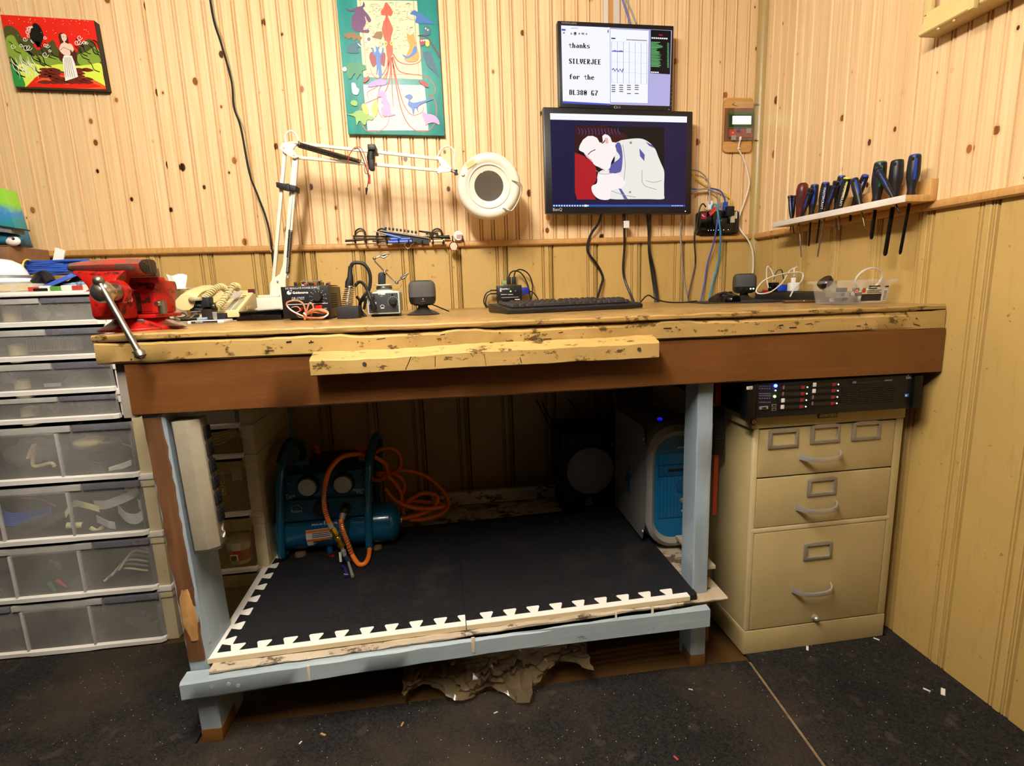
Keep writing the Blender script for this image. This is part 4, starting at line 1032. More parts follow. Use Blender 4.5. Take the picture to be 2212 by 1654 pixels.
for j in (5, 2):
    t0, t1 = math.radians(-36+52*j/6), math.radians(-36+52*(j+.8)/6)
    MB().add([(a.x, ty-.0629*math.cos(t), tz+.0629*math.sin(t)) for t in (t0, t1)]+[(b.x, ty-.0629*math.cos(t), tz+.004+.0629*math.sin(t)) for t in (t1, t0)], [(0, 1, 2, 3)]).build('warning_stripe', 'hose_orange', wlo, world=True, smooth=0)
for j in (4.5, 3.9, 3.3, 1.6, 1.0, .5):
    t0, t1 = math.radians(-36+52*j/6), math.radians(-36+52*(j+.25)/6); xa = a.x+.018
    MB().add([(xa, ty-.0629*math.cos(t), tz+.001+.0629*math.sin(t)) for t in (t0, t1)]+[(b.x-.004, ty-.0629*math.cos(t), tz+.004+.0629*math.sin(t)) for t in (t1, t0)], [(0, 1, 2, 3)]).build('label_line', 'ink_dark', wlo, world=True, smooth=0)
# regulator knob, outlet coupling, drain valve
p = cp(691, 1100, -.02); MB().lathe([(.022, 0), (.021, .018), (.018, .021), (1e-6, .021)], 20, Matrix.Translation(p+Vector((0, .02, 0))) @ RX(math.pi/2)).build('regulator_knob', 'grip_black', ac, world=True)
p = cp(748, 1095, .0); q = cp(741, 1111, -.045)
MB().cyl(p, p.lerp(q, .5), .014, .012).build('outlet_collar', 'grip_black', ac, world=True); MB().cyl(p.lerp(q, .45), q, .0095).build('outlet_coupling', 'brass', ac, world=True)
p = cp(712, 1180, .03); MB().cyl(p+Vector((0, 0, .01)), p+Vector((0, 0, -.022)), .009).build('drain_boss', 'teal_paint', ac, world=True)
p = cp(712, 1197, .02); MB().cyl(p, p+Vector((0, -.012, -.002)), .0075, seg=8).build('drain_valve', 'brass', ac, world=True); MB().cyl(p+Vector((0, 0, -.004)), p+Vector((-.004, 0, -.02)), .004).build('drain_spout', 'brass', ac, world=True)
q = cp(722, 1222, .0); MB().cyl(p+Vector((.001, -.013, -.004)), Vector((q.x, YC-.002, max(q.z, zc0+.004))), .0038).build('drain_lever', 'red_plastic', ac, world=True)
for x in (-1.725, -1.495): MB().lathe([(.018, 0), (.016, .008), (.010, .010)], 14, Matrix.Translation((x+.03, YC+.03, zc0+.0003))).build('rubber_foot', mat('foot_tan', '6A5238', .6), ac, world=True)
# ------------------------------------------------------------------ orange hose: a thing of its own draped round the compressor
hz = thing('air_hose', 'long orange air hose draped over and coiled beside the compressor', 'hose', (-1.38, -.3, MZ(-1.4)))
def H(px, py, y):
    p = at(px, py, y=y); zf = MZ(p.x)+.0085
    return p if p.z > zf else at(px, py, z=zf)
run1 = [H(741, 1112, -.50), H(737, 1126, -.512), H(741, 1145, -.515), H(749, 1166, -.512), H(760, 1196, -.505), H(775, 1218, -.50), H(791, 1214, -.49), H(798, 1190, -.47), H(794, 1160, -.43)]
MB().tube(run1, .0072, 10).build('hose_run', 'hose_orange', hz, world=True)
run2 = [H(717, 1140, -.515), H(706, 1115, -.515), H(700, 1085, -.51), H(702, 1050, -.50), H(712, 1015, -.49), H(735, 989, -.46), H(765, 981, -.42), H(800, 983, -.38), H(830, 1000, -.33), H(838, 1022, -.30)]
MB().tube(run2, .0072, 10).build('hose_run', 'hose_orange', hz, world=True)
def spring(path, r, turns):
    c = catmull(path, 20); n = len(c)-1; pts = []; steps = turns*10
    for i in range(steps+1):
        t = i/steps*n; k = min(int(t), n-1); p = c[k].lerp(c[k+1], t-k); d = (c[min(k+1, n)]-c[max(k-1, 0)]).normalized(); u = Vector((0, 1, 0)); s_ = d.cross(u).normalized(); u = s_.cross(d)
        a_ = 2*math.pi*turns*i/steps; pts.append(p+(u*math.cos(a_)+s_*math.sin(a_))*r)
    return MB().ring(pts, .0009, 4)
spring(run1[1:5], .0079, 15).build('spring_guard', 'spring_steel', hz, world=True); spring(run2[1:4], .0079, 14).build('spring_guard', 'spring_steel', hz, world=True)
MB().cyl(H(741, 1110, -.498), H(738, 1122, -.511), .0092, .0085).build('ferrule', 'chrome', hz, world=True)
MB().cyl(H(712, 1128, -.515), H(717, 1140, -.516), .0085).build('ferrule', 'chrome', hz, world=True)
b0, b1, b2 = H(716, 1138, -.516), H(728, 1158, -.518), H(738, 1180, -.518)
MB().ring([b0, b0.lerp(b1, .2), b0.lerp(b1, .8), b1], [.007, .0105, .0105, .0085], 6).build('brass_coupler', 'brass', hz, world=True)
MB().ring([b1, b1.lerp(b2, .1), b1.lerp(b2, .35), b1.lerp(b2, .4), b1.lerp(b2, .7), b1.lerp(b2, .75), b2], [.008, .0105, .0105, .0085, .0085, .0105, .0105], 14).build('brass_coupler', 'brass', hz, world=True)
b3 = H(745, 1200, -.52); MB().ring([b2, b2.lerp(b3, .4), b2.lerp(b3, .45), b3], [.0055, .0055, .008, .006], 12).build('plug_end', 'chrome', hz, world=True)
# coils lying to the right
coils = [
 [H(838, 1022, -.30), H(822, 1036, -.29), H(800, 1033, -.28), H(792, 1012, -.28), H(812, 976, -.28), H(845, 968, -.27), H(864, 986, -.26), H(862, 1012, -.25), H(838, 1026, -.25), H(812, 1024, -.25), H(846, 1019, -.24), H(878, 1016, -.22), H(915, 1026, -.21), H(945, 1048, -.21), H(966, 1075, -.22), H(966, 1098, -.25), H(945, 1113, -.28), H(912, 1122, -.31), H(885, 1121, -.33)],
 [H(812, 976, -.24), H(785, 968, -.24), H(752, 975, -.26), H(730, 988, -.28)],
 [H(836, 1028, -.27), H(852, 1043, -.26), H(866, 1066, -.26), H(866, 1090, -.28), H(855, 1104, -.30)],
 [H(850, 1022, -.24), H(868, 1035, -.23), H(874, 1052, -.24), H(868, 1068, -.26)],
 [H(832, 1056, -.31), H(850, 1078, -.32), H(876, 1092, -.33), H(905, 1098, -.33), H(935, 1098, -.32), H(958, 1093, -.30), H(945, 1087, -.28), H(900, 1083, -.27), H(870, 1082, -.26)],
 [H(850, 1122, -.34), H(885, 1117, -.33), H(915, 1108, -.32), H(938, 1094, -.30), H(945, 1074, -.28), H(926, 1065, -.27), H(905, 1068, -.27), H(880, 1085, -.28), H(870, 1098, -.29), H(872, 1112, -.30)],
 [H(688, 980, -.32), H(683, 967, -.30), H(676, 968, -.29), H(672, 978, -.28), H(700, 1000, -.33), H(760, 1010, -.33), H(800, 1008, -.32)],
]
for c in coils:
    c = [Vector((p.x, p.y, max(p.z, MZ(p.x)+.0078))) for p in c]
    MB().tube(c, .0074, 10).build('hose_coil', 'hose_orange', hz, world=True)
bg = thing('blow_gun', 'small chrome blow gun with purple lever hanging from the hose end', 'blow gun', H(750, 1235, -.52))
MB().cyl(b3, H(753, 1212, -.522), .0075).build('gun_body', mat('dark_teal', '10303A', .3), bg, world=True)
MB().cyl(H(752, 1212, -.523), H(762, 1245, -.525), .0035, .0045).build('nozzle', 'chrome', bg, world=True)
MB().ring([H(739, 1222, -.53), H(746, 1228, -.532), H(749, 1242, -.53), H(743, 1242, -.528)], .0045, 8).build('lever', 'purple_plastic', bg, world=True)
MB().box(*(lambda a, b: (a.x, b.x, -.533, -.5315, b.z, a.z))(H(732, 1192, -.53), H(739, 1212, -.53))).build('paper_tag', 'sticker', bg, world=True)
# ------------------------------------------------------------------ subwoofer
sb = thing('subwoofer', 'black subwoofer box with a round grey grille against the back', 'speaker', (-.74, -.165, SZ(-.74)))
mat('sub_black', '0D0C0C', .5); mat('grille_grey', '8A8078', .6, bump=((700, 700, 700), .4, .001))
sx0, sx1, sz0, sz1, sy = -.838, -.642, SZ(-.74)+.0006, .502, -.27
MB().box(sx0, sx1, sy, -.06, sz0, sz1).build('cabinet', 'sub_black', sb, world=True, bevel=.006)
MB().box(sx0+.008, sx1-.004, sy-.004, sy, sz0+.02, sz1-.055).build('front_plate', 'sub_black', sb, world=True, bevel=.003)
M_ = Matrix.Translation((-.738, sy-.004, .362)) @ RX(math.pi/2)
MB().lathe([(.090, -.003), (.092, .004), (.086, .007), (.084, .003)], 40, M_).build('trim_ring', 'dark_rubber', sb, world=True)
MB().lathe([(.085, .003), (.06, .010), (.03, .014), (1e-6, .015)], 40, M_).build('grille', 'grille_grey', sb, world=True)
MB().lathe([(.005, 0), (.005, .003), (1e-6, .003)], 14, Matrix.Translation((-.660, sy-.001, .452)) @ RX(math.pi/2)).build('badge', 'worn_chrome', sb, world=True)
MB().prism([(-.762, .235), (-.728, .235), (-.738, .262), (-.744, .262)], 'y', sy-.008, sy-.004).build('port', 'foot_tan', sb, world=True)
mat('thin_cord', '14110E', .5)
CR = 'thin black cord hanging'
for k, (pp, lab) in enumerate(((((1158, 862), (1180, 905), (1202, 950), (1213, 985)), 'thin black cord slanting down to the subwoofer left side'), (((1172, 868), (1180, 890), (1205, 925), (1222, 950)), 'thin black cord curving down behind the subwoofer top'), (((1225, 860), (1262, 900), (1300, 920), (1325, 935)), 'thin black cord running down to the tower computer'), (((1215, 1050), (1185, 1052), (1174, 1040), (1190, 1030), (1214, 1046)), 'black cord loop lying left of the subwoofer'))):
    solo(MB().tube([at(x, y, y=-.06-.02*i if k < 3 else -.27-.01*i) for i, (x, y) in enumerate(pp)], .0026 if k < 3 else .0032, 6), 'cable', 'thin_cord', lab, 'cable')
# ------------------------------------------------------------------ tower computer
mc = thing('tower_computer', 'blue and translucent white tower computer behind the right leg', 'computer', (-.545, -.43, MZ(-.6)))
mat('mac_side', '7E7C78', .3, coat=.2); mat('mac_rim', '8A8780', .22, spec=.6); mat('mac_blue', '0A5E8E', .3); mat('mac_blue_dark', '094C74', .35)
mx0, mx1, my0, my1, mz0, mz1 = -.652, -.478, -.60, -.28, MZ(-.6)+.0, .600
def rr_poly(x0, x1, z0, z1, r, n=7, sag=0.):
    out = []
    for cx, cz, a0 in ((x1-r, z1-r, 0), (x0+r, z1-r, 90), (x0+r, z0+r, 180), (x1-r, z0+r, 270)):
        for i in range(n): a = math.radians(a0+90*i/(n-1)); out.append((cx+r*math.cos(a), cz+r*math.sin(a)))
    return out
def loft(rings, name, m, par, **k):
    n = len(rings[0]); vs = [p for r_ in rings for p in r_]; fs = []
    for i in range(len(rings)-1):
        for j in range(n): fs.append((i*n+j, i*n+(j+1) % n, (i+1)*n+(j+1) % n, (i+1)*n+j))
    fs += [tuple(range(n))[::-1], tuple((len(rings)-1)*n+j for j in range(n))]
    return MB().add(vs, fs).build(name, m, par, world=True, **k)
def rect_ring(x0, x1, z0, z1, r, y): return [(x, y, z) for x, z in rr_poly(x0, x1, z0, z1, r)]
loft([rect_ring(mx0+.006, mx1-.006, mz0+.012, mz1-.012, .05, my0+.03), rect_ring(mx0, mx1, mz0+.008, mz1-.008, .045, my0+.06), rect_ring(mx0, mx1, mz0+.008, mz1-.008, .045, my1-.02), rect_ring(mx0+.01, mx1-.01, mz0+.02, mz1-.02, .04, my1)], 'case', 'mac_side', mc)
# side panel, slightly domed, with curved front edge
n = 10; vs = []; fs = []
for i in range(n+1):
    v = i/n; z = mz0+.012+(mz1-mz0-.024)*v; yf = my0+.012+.028*abs(2*v-1)**3
    for j in range(7):
        u = j/6; y = yf+(my1-.012-yf)*u; b = .006*(1-abs(2*v-1)**4)*(1-abs(2*u-1)**4); vs.append((mx0-.002-b, y, z))
for i in range(n):
    for j in range(6): fs.append((i*7+j, i*7+j+1, (i+1)*7+j+1, (i+1)*7+j))
sp_ = MB().add(vs, fs).build('side_panel', 'mac_side', mc, world=True)
# translucent rim round the face, four corner handles
mb = MB(); rg = rr_poly(mx0-.002, mx1+.002, mz0+.001, mz1, .080, 9); ri = rr_poly(mx0+.018, mx1-.018, mz0+.030, mz1-.034, .060, 9); n = len(rg)
vs = [(x, my0+.05, z) for x, z in rg]+[(x, my0+.004, z) for x, z in rg]+[(x*.5+a*.5, my0-.008, z*.5+b*.5) for (x, z), (a, b) in zip(rg, ri)]+[(x, my0+.002, z) for x, z in ri]+[(x, my0+.02, z) for x, z in ri]
fs = [(r_*n+j, r_*n+(j+1) % n, (r_+1)*n+(j+1) % n, (r_+1)*n+j) for r_ in range(4) for j in range(n)]
MB().add(vs, fs).build('face_rim', 'mac_rim', mc, world=True)
face = loft([[(x, my0+.004, z) for x, z in ri], [(x, my0+.03, z) for x, z in ri]], 'face', 'mac_blue', mc)
def fb(x0, z0, x1, z1, d, name, m, par=None, bev=.001): return MB().box(x0, x1, my0+.004-d, my0+.006, z0, z1).build(name, m, par or face, world=True, bevel=bev)
fxl = mx0+.026
fb(fxl+.004, .318, mx1-.03, .445, .003, 'lower_door', 'mac_blue'); fb(fxl+.004, .447, mx1-.03, .480, .004, 'drive_door', 'mac_blue_dark'); fb(fxl+.004, .482, mx1-.03, .517, .003, 'optical_door', 'mac_blue')
fb(fxl+.032, .460, mx1-.06, .469, .0045, 'disk_slot', 'slot_black')
for k in range(16): fb(fxl+.008+.011*k, .320, fxl+.0095+.011*k, .443, .0038, 'rib', 'mac_blue_dark', bev=0)
cx_ = fxl+.080
for z, r_, nm, mm in ((.414, .021, 'speaker_grille', 'mac_blue_dark'), (.370, .0075, 'power_button', 'worn_chrome'), (.337, .004, 'reset_button', 'worn_chrome')):
    MB().lathe([(r_, 0), (r_, .004), (r_*.8, .006), (1e-6, .006)], 20, Matrix.Translation((cx_-.002, my0+.002, z)) @ RX(math.pi/2)).build(nm, mm, face, world=True)
fb(fxl+.06, .529, fxl+.10, .536, .0035, 'logo_badge', 'worn_chrome')
for z in (mz0+.04, mz1-.045): MB().lathe([(.006, 0), (.005, .003), (1e-6, .003)], 12, Matrix.Translation((mx0-.003, my0+.036, z)) @ RY(-math.pi/2)).build('rim_screw', 'worn_chrome', mc, world=True)
# fruit emblem on the side panel, a dark blue light on top
A_ = [(0, -1.0), (.28, -1.08), (.55, -.85), (.78, -.4), (.62, -.2), (.52, .1), (.62, .42), (.80, .58), (.5, .78), (.2, .70), (0, .62), (-.25, .72), (-.6, .72), (-.85, .4), (-.9, -.05), (-.72, -.6), (-.45, -.98), (-.25, -1.06)]
lf = [(-.02, .86), (.25, 1.0), (.32, 1.35), (.05, 1.22)]
ec = at(1358, 1038, x=mx0-.008)
for pl, nm in ((cat2(A_, 3, True), 'emblem'), (lf, 'emblem_leaf')):
    MB().prism([(ec.y-a*.026, ec.z+b*.036) for a, b in pl], 'x', mx0-.0095, mx0-.0075).build(nm, 'mac_blue', sp_, world=True)
p = Vector((-.58, -.50, mz1-.006)); MB().ball(p, .008, 12, 8, sc=(1, 1, .6)).build('top_light', mat('dim_blue', '1010A0', .4, emit=.8, ecol='1418C0'), mc, world=True)
# ------------------------------------------------------------------ bar clamp hanging behind the right leg
cl = thing('bar_clamp', 'black and orange bar clamp hanging between the right leg and the cabinet', 'clamp', (-.515, -.70, .40))
p0, p1 = at(1551, 862, y=-.70), at(1549, 1110, y=-.70)
mat('clamp_orange', 'C8481A', .4)
MB().box(p0.x-.006, p0.x+.006, -.703, -.697, p1.z, p0.z+.05).build('bar', 'clamp_orange', cl, world=True)
a, b = at(1545, 880, y=-.71), at(1556, 980, y=-.71)
MB().box(a.x-.006, b.x+.004, -.72, -.69, b.z, a.z).build('clamp_body', 'grip_black', cl, world=True, bevel=.004)
for k in range(6): MB().box(a.x-.001, b.x, -.7215, -.7195, b.z+.012+.008*k, b.z+.016+.008*k).build('grip_rib', 'dark_rubber', cl, world=True)
# ------------------------------------------------------------------ crumpled plastic bag under the shelf
rr = random.Random(12); n, k = 44, 14; vs = []; fs = []
top_l, top_r = at(872, 1448, y=-.80), at(1262, 1392, y=-.78)
for i in range(n+1):
    u = i/n; tp = top_l.lerp(top_r, u); tp.z = min(tp.z+.03, .139+.012*(tp.x+1.887))
    low = .012+.045*abs(u-.42)**.7*(1.6 if u > .6 else 1.)+.008*math.sin(9*u)
    if .44 < u < .68: low = max(.010, .010+.20*abs(u-.565))
    low = min(low, tp.z-.004)
    for j in range(k):
        v = j/(k-1); z = tp.z+(low-tp.z)*v; y = -.79-.055*v*(1+.5*math.sin(17*u+3*v))+rr.uniform(-.017, .017)*math.sin(math.pi*v)
        if .44 < u < .68: y -= .03*v
        vs.append((tp.x+rr.uniform(-.006, .006)*v, y, z))
for i in range(n):
    for j in range(k-1): fs.append((i*k+j, (i+1)*k+j, (i+1)*k+j+1, i*k+j+1))
solo(MB().add(vs, fs), 'plastic_sheet', mat('dusty_plastic', '6A5A42', .18, alpha=.62, spec=.8), 'crumpled clear plastic sheet hanging under the lower shelf', 'plastic sheet', smooth=28)
solo(MB().cyl(at(573, 1590, z=.004), at(578, 1500, y=-.70), .004), 'rod', 'cable_black', 'thin black rod leaning under the shelf at the left', 'rod')
# ------------------------------------------------------------------ on the back wall
# left painting: red sky, green swirls, figure in a pale dress, dark bird
def flat(name, c, r=.5, **k): return mat('art_'+name, c, r, **k)
for n_, c_ in (('red', 'D8220F'), ('black', '14100E'), ('dkgreen', '3A4A1E'), ('green', '7F9A34'), ('lime', 'CFE04E'), ('white', 'E9E4D8'), ('skin', 'E6C3AC'), ('brown', '6A2414'), ('olive', '4A4A20'), ('orange', 'D8582A'), ('hair', '4A2014'), ('grass', '2E8A3A'), ('yellow', 'DDB83A')): flat(n_, c_, .45)
YP = -.030
pf = [at(0, 31, y=YP), at(203, 43.7, y=YP), at(230, 194, y=YP), at(32, 187, y=YP)]
pn = thing('painting', 'red and green painting of a pale figure and a dark bird', 'painting', (pf[2]+pf[3])/2)
bk = [Vector((p.x, -.002, p.z)) for p in pf]
MB().add([p+Vector((0, .0006, 0)) for p in pf]+bk, [(0, 1, 2, 3), (7, 6, 5, 4), (0, 4, 5, 1), (1, 5, 6, 2), (2, 6, 7, 3), (3, 7, 4, 0)]).build('canvas', 'art_black', pn, world=True, bevel=.001)
s1 = 3.9375
ar = Art(pn, lambda x, y, h: at(x/s1, y/s1, y=YP)+Vector((0, -h, 0)), 'painted_shape', clip=[(2, 124), (798, 174), (903, 762), (127, 736)])
ar.put('art_red', [[(2, 124), (798, 174), (903, 762), (127, 736)]])
rr = random.Random(3)
def blob(pts): return cat2(pts, 4, True)
ar.put('art_olive', [blob([(30, 250), (90, 220), (150, 260), (200, 330), (260, 330), (310, 420), (380, 400), (450, 340), (500, 420), (620, 470), (690, 380), (760, 330), (820, 400), (860, 520), (880, 640), (600, 620), (300, 640), (110, 720), (60, 480)])])
ar.put('art_green', [blob([(50, 330), (110, 300), (160, 380), (220, 440), (300, 470), (400, 470), (520, 500), (540, 560), (400, 600), (250, 600), (130, 600), (75, 470)]), blob([(660, 470), (740, 440), (820, 400), (862, 520), (740, 560), (670, 540)])])
ar.put('art_lime', [blob([(150, 560), (260, 540), (400, 560), (520, 545), (640, 560), (760, 550), (858, 540), (880, 650), (895, 740), (800, 700), (640, 640), (480, 600), (330, 640), (220, 740), (150, 735), (130, 640)])])
ar.put('art_grass', [blob([(92, 545), (130, 560), (190, 650), (215, 738), (130, 736), (100, 640)])])
ar.put('art_orange', [blob([(300, 700), (400, 650), (520, 640), (700, 650), (840, 700), (895, 755), (600, 752), (330, 744)])])
ar.put('art_red', [blob([(250, 712), (420, 690), (560, 720), (720, 700), (860, 740), (560, 752), (330, 744)])])
ar.put('art_brown', [cat2([(330+70*k+rr.uniform(-20, 20), 590+26*j+rr.uniform(-8, 8)), (390+70*k, 578+26*j), (450+70*k, 600+26*j), (390+70*k, 612+26*j)], 3, True) for j in range(5) for k in range(6) if rr.random() > .2 and not (2 <= k <= 3 and j < 3)])
wv = []
for k in range(26):
    x = rr.uniform(60, 500) if k < 17 else rr.uniform(600, 800); y = rr.uniform(300, 560); a = rr.uniform(.6, 1.4); L = rr.uniform(60, 150)
    wv += stroke(cat2([(x, y), (x+L*.3, y+L*.25*a), (x+L*.5, y+L*.7), (x+L*.95, y+L*.9)], 4), [1]+[rr.uniform(5, 10)]*15+[1])
ar.put('art_black', wv)
wv = []
for k in range(22):
    x, y = (rr.uniform(50, 300), rr.uniform(240, 420)) if k < 12 else (rr.uniform(380, 480) if k < 17 else rr.uniform(630, 780), rr.uniform(300, 470)); r0 = rr.uniform(14, 32)
    wv += stroke([(x+r0*(1-i/16)*math.cos(i*.6), y+r0*(1-i/16)*math.sin(i*.6)) for i in range(13)], 5)
for k in range(16):
    x = rr.uniform(80, 280); y = rr.uniform(430, 560); wv += stroke(cat2([(x, y), (x+20, y+50), (x+60, y+90), (x+70, y+140)], 4), [1, 3, 5, 5, 5, 5, 5, 5, 5, 4, 3, 2, 1])
ar.put('art_white', wv)
ar.put('art_black', [blob([(265, 262), (282, 208), (310, 200), (345, 230), (372, 300), (360, 360), (335, 400), (300, 372), (258, 320)]), [(300, 350), (345, 360), (335, 402), (318, 400)]])
ar.put('art_skin', [[(215, 240), (280, 222), (284, 240)]])
ar.put('art_hair', [blob([(500, 300), (540, 282), (580, 320), (590, 370), (640, 430), (660, 490), (640, 540), (520, 520), (505, 440), (515, 380)])])
ar.put('art_skin', [blob([(525, 300), (545, 288), (568, 305), (570, 340), (555, 355), (575, 372), (610, 378), (632, 420), (620, 445), (600, 430), (602, 470), (560, 474), (520, 445), (508, 420), (520, 380), (545, 360), (530, 335)])])
ar.put('art_white', [[(548, 474), (615, 476), (640, 540), (668, 655), (640, 665), (560, 692), (545, 580), (536, 510)]])
ar.put('art_black', sum([stroke([(556+12*k, 490), (558+16*k, 580), (566+19*k, 660)], 3) for k in range(5)], [])+stroke([(505, 440), (545, 405), (590, 425), (630, 440)], 3)+[ell(545, 315, 4, 3, 8), ell(566, 318, 3, 3, 8)])
ar.put('art_white', [ell(rr.uniform(20, 790), 150+rr.uniform(0, 60)+ (0 if k < 30 else 100), rr.uniform(2, 4), rr.uniform(2, 4), 7) for k in range(44)])
# right painting: squid with trailing arms on a teal board, pale printed sheets behind
YQ = -.022
g = G('art_teal', .42, .5); n_ = g.noise(g.mapping(g.tc, (16, 16, 3)), 1, 5); g.color(g.mix(g.ramp(n_, [(.4, 0.), (.7, 1.)]), '0F7A74', '2E9488')); g.bump(g.noise(g.mapping(g.tc, (200, 200, 60)), 1, 3), .25, .001)
s2 = 5.168
def sq(x, y, h=0.): return at(680+x/s2, y/s2, y=YQ)+Vector((0, -h, 0))
tz_ = 1.988
a, b, c, d = sq(240, 0), sq(1362, 10), sq(1452, 1512), sq(372, 1492)
a = Vector((a.x-.0006, YQ, tz_)); b = Vector((b.x, YQ, tz_))
sp2 = thing('painting', 'teal painting of an orange squid among small animals', 'painting', (c+d)/2)
f = [a, b, c, d]; bk = [Vector((p.x, -.002, p.z)) for p in f]
MB().add([p+Vector((0, .0006, 0)) for p in f]+bk, [(0, 1, 2, 3), (7, 6, 5, 4), (0, 4, 5, 1), (1, 5, 6, 2), (2, 6, 7, 3), (3, 7, 4, 0)]).build('canvas', 'art_teal', sp2, world=True, bevel=.001)
for n_, c_ in (('squid', 'D0481E'), ('squid_dk', 'A02C12'), ('page', 'D9C19A'), ('page2', 'CFC8BA'), ('purple', '5A2A5A'), ('blue', '1E5FA0'), ('blue2', '3A6CB0'), ('cat', 'D08A36'), ('owlred', '8A2A30'), ('pink', 'E08AB8'), ('pinkd', 'C83A8A'), ('dino', '7AA23A'), ('wing', 'C9C23A'), ('grey', '3A3A3E'), ('bat', '7A5A1E'), ('slate', '22566A'), ('lilac', '9A84C0'), ('bear', '2A7A4A')): flat(n_, c_, .46)
ar = Art(sp2, lambda x, y, h: sq(x, y, h), 'painted_shape', .0001, clip=[(244, 0), (1358, 12), (1448, 1508), (376, 1488)])
ar.put('art_page', [[(470, 0), (1140, 0), (1200, 888), (545, 860)]]); ar.put('art_page2', [[(540, 945), (1225, 950), (1270, 1455), (590, 1455)]])
tl = []
rr = random.Random(9)
for k in range(150):
    x = rr.uniform(520, 1080); y = rr.uniform(20, 560); tl += stroke([(x+y*.05, y), (x+rr.uniform(8, 40)+y*.05, y)], 4)
    if k % 4 == 0: tl += stroke([(x+y*.05, y), (x+y*.05, y+rr.uniform(20, 60))], 2.5)
ar.put('art_grey', tl+stroke([(505, 0), (545, 440), (578, 825), (1165, 832), (1130, 440), (1100, 0)], 4))
ar.put('art_page', [ell(600+k*28+j*2, 1010+j*28, 6, 6, 6) for j in range(14) for k in range(22)])
def arms():
    out = []
    P = [[(820, 620), (800, 760), (720, 870), (650, 840), (620, 760)], [(830, 640), (810, 800), (700, 960), (590, 1030), (600, 1100)], [(840, 640), (840, 860), (760, 1060), (560, 1160), (500, 1250), (560, 1440), (700, 1470), (800, 1400), (840, 1290)],
         [(850, 640), (860, 900), (870, 1100), (880, 1200)], [(860, 640), (900, 900), (960, 1200), (1040, 1380), (1150, 1465), (1280, 1450), (1350, 1330), (1350, 1150), (1280, 1050)], [(870, 630), (940, 790), (1080, 830), (1220, 850), (1320, 930), (1340, 1040), (1260, 1070)],
         [(870, 600), (940, 690), (1060, 720), (1170, 690), (1195, 600), (1180, 540)], [(860, 640), (930, 960), (1000, 1180), (1090, 1285), (1200, 1250), (1210, 1180)], [(835, 640), (800, 860), (720, 1000), (700, 1180), (740, 1300), (800, 1310)]]
    for p in P:
        q = cat2(p, 6); n = len(q); out += stroke(q, [14-10*i/n for i in range(n)])
    return out
ar.put('art_squid', arms())
ar.put('art_squid', [blob([(795, 25), (850, 90), (870, 140), (850, 180), (815, 175), (840, 240), (872, 330), (850, 430), (870, 520), (865, 620), (810, 640), (795, 540), (780, 450), (750, 330), (780, 220), (790, 175), (750, 170), (738, 130), (770, 80)])])
ar.put('art_squid_dk', stroke(cat2([(795, 60), (800, 200), (800, 330), (820, 430)], 4), 6)+stroke(cat2([(770, 230), (760, 330), (800, 430)], 4), 5)+stroke(cat2([(830, 240), (862, 330), (840, 430)], 4), 5))
ar.put('art_yellow', [ell(793, 487, 17, 30, 14), ell(857, 480, 17, 30, 14)]); ar.put('art_black', [ell(793, 488, 6, 9, 10), ell(857, 482, 6, 9, 10)])
ar.put('art_purple', [blob([(350, 90), (400, 110), (470, 80), (520, 70), (555, 40), (540, 20), (560, 60), (540, 95), (600, 170), (630, 230), (600, 250), (560, 180), (570, 260), (540, 330), (600, 330), (600, 365), (500, 360), (420, 320), (410, 240), (420, 180), (450, 130), (380, 125)])])
ar.put('art_blue', [blob([(1065, 155), (1110, 115), (1150, 135), (1200, 150), (1250, 200), (1330, 255), (1320, 272), (1250, 262), (1160, 262), (1120, 245), (1130, 180)])])
ar.put('art_bat', [[(315, 400), (370, 365), (440, 362), (530, 420), (500, 470), (470, 430), (440, 460), (410, 420), (380, 440)], [(640, 420), (690, 355), (750, 350), (760, 400), (740, 440), (690, 430)]]); ar.put('art_white', [ell(602, 440, 42, 44)]); ar.put('art_bat', [ell(604, 440, 20, 22)])
ar.put('art_slate', [blob([(355, 570), (380, 510), (440, 478), (500, 480), (520, 510), (480, 540), (495, 590), (400, 595)])]); ar.put('art_white', [[(485, 485), (522, 520), (512, 526), (478, 492)]])
ar.put('art_owlred', [blob([(612, 610), (640, 580), (680, 600), (740, 600), (780, 590), (790, 640), (775, 740), (740, 720), (690, 720), (650, 750), (615, 670)])]); ar.put('art_blue2', [blob([(640, 560), (625, 540), (650, 535), (670, 590), (685, 560), (680, 515), (700, 530), (722, 520), (715, 570), (740, 600), (760, 530), (770, 590), (735, 630), (740, 720), (750, 850), (715, 855), (710, 770), (690, 850), (690, 740), (680, 630), (650, 610)])])
ar.put('art_cat', [blob([(1030, 370), (1060, 395), (1105, 380), (1120, 440), (1150, 560), (1165, 640), (1120, 690), (1040, 690), (1000, 660), (1030, 600), (1060, 520), (1035, 450)])]); ar.put('art_blue2', [blob([(975, 605), (1030, 630), (1080, 600), (1100, 540), (1135, 520), (1140, 580), (1090, 630), (1020, 655)])])
ar.put('art_grey', stroke(cat2([(1150, 400), (1230, 400), (1290, 470), (1350, 560), (1395, 640)], 5), [8, 10, 12, 14, 16, 16, 16, 16, 18, 20, 20, 22, 22, 22, 22, 24, 24, 24, 24, 24, 24]))
ar.put('art_slate', [blob([(1215, 320), (1255, 290), (1295, 320), (1280, 390), (1230, 390)])]); ar.put('art_owlred', [ell(1200, 470, 32, 46)]); ar.put('art_yellow', [ell(1258, 485, 24, 40)])
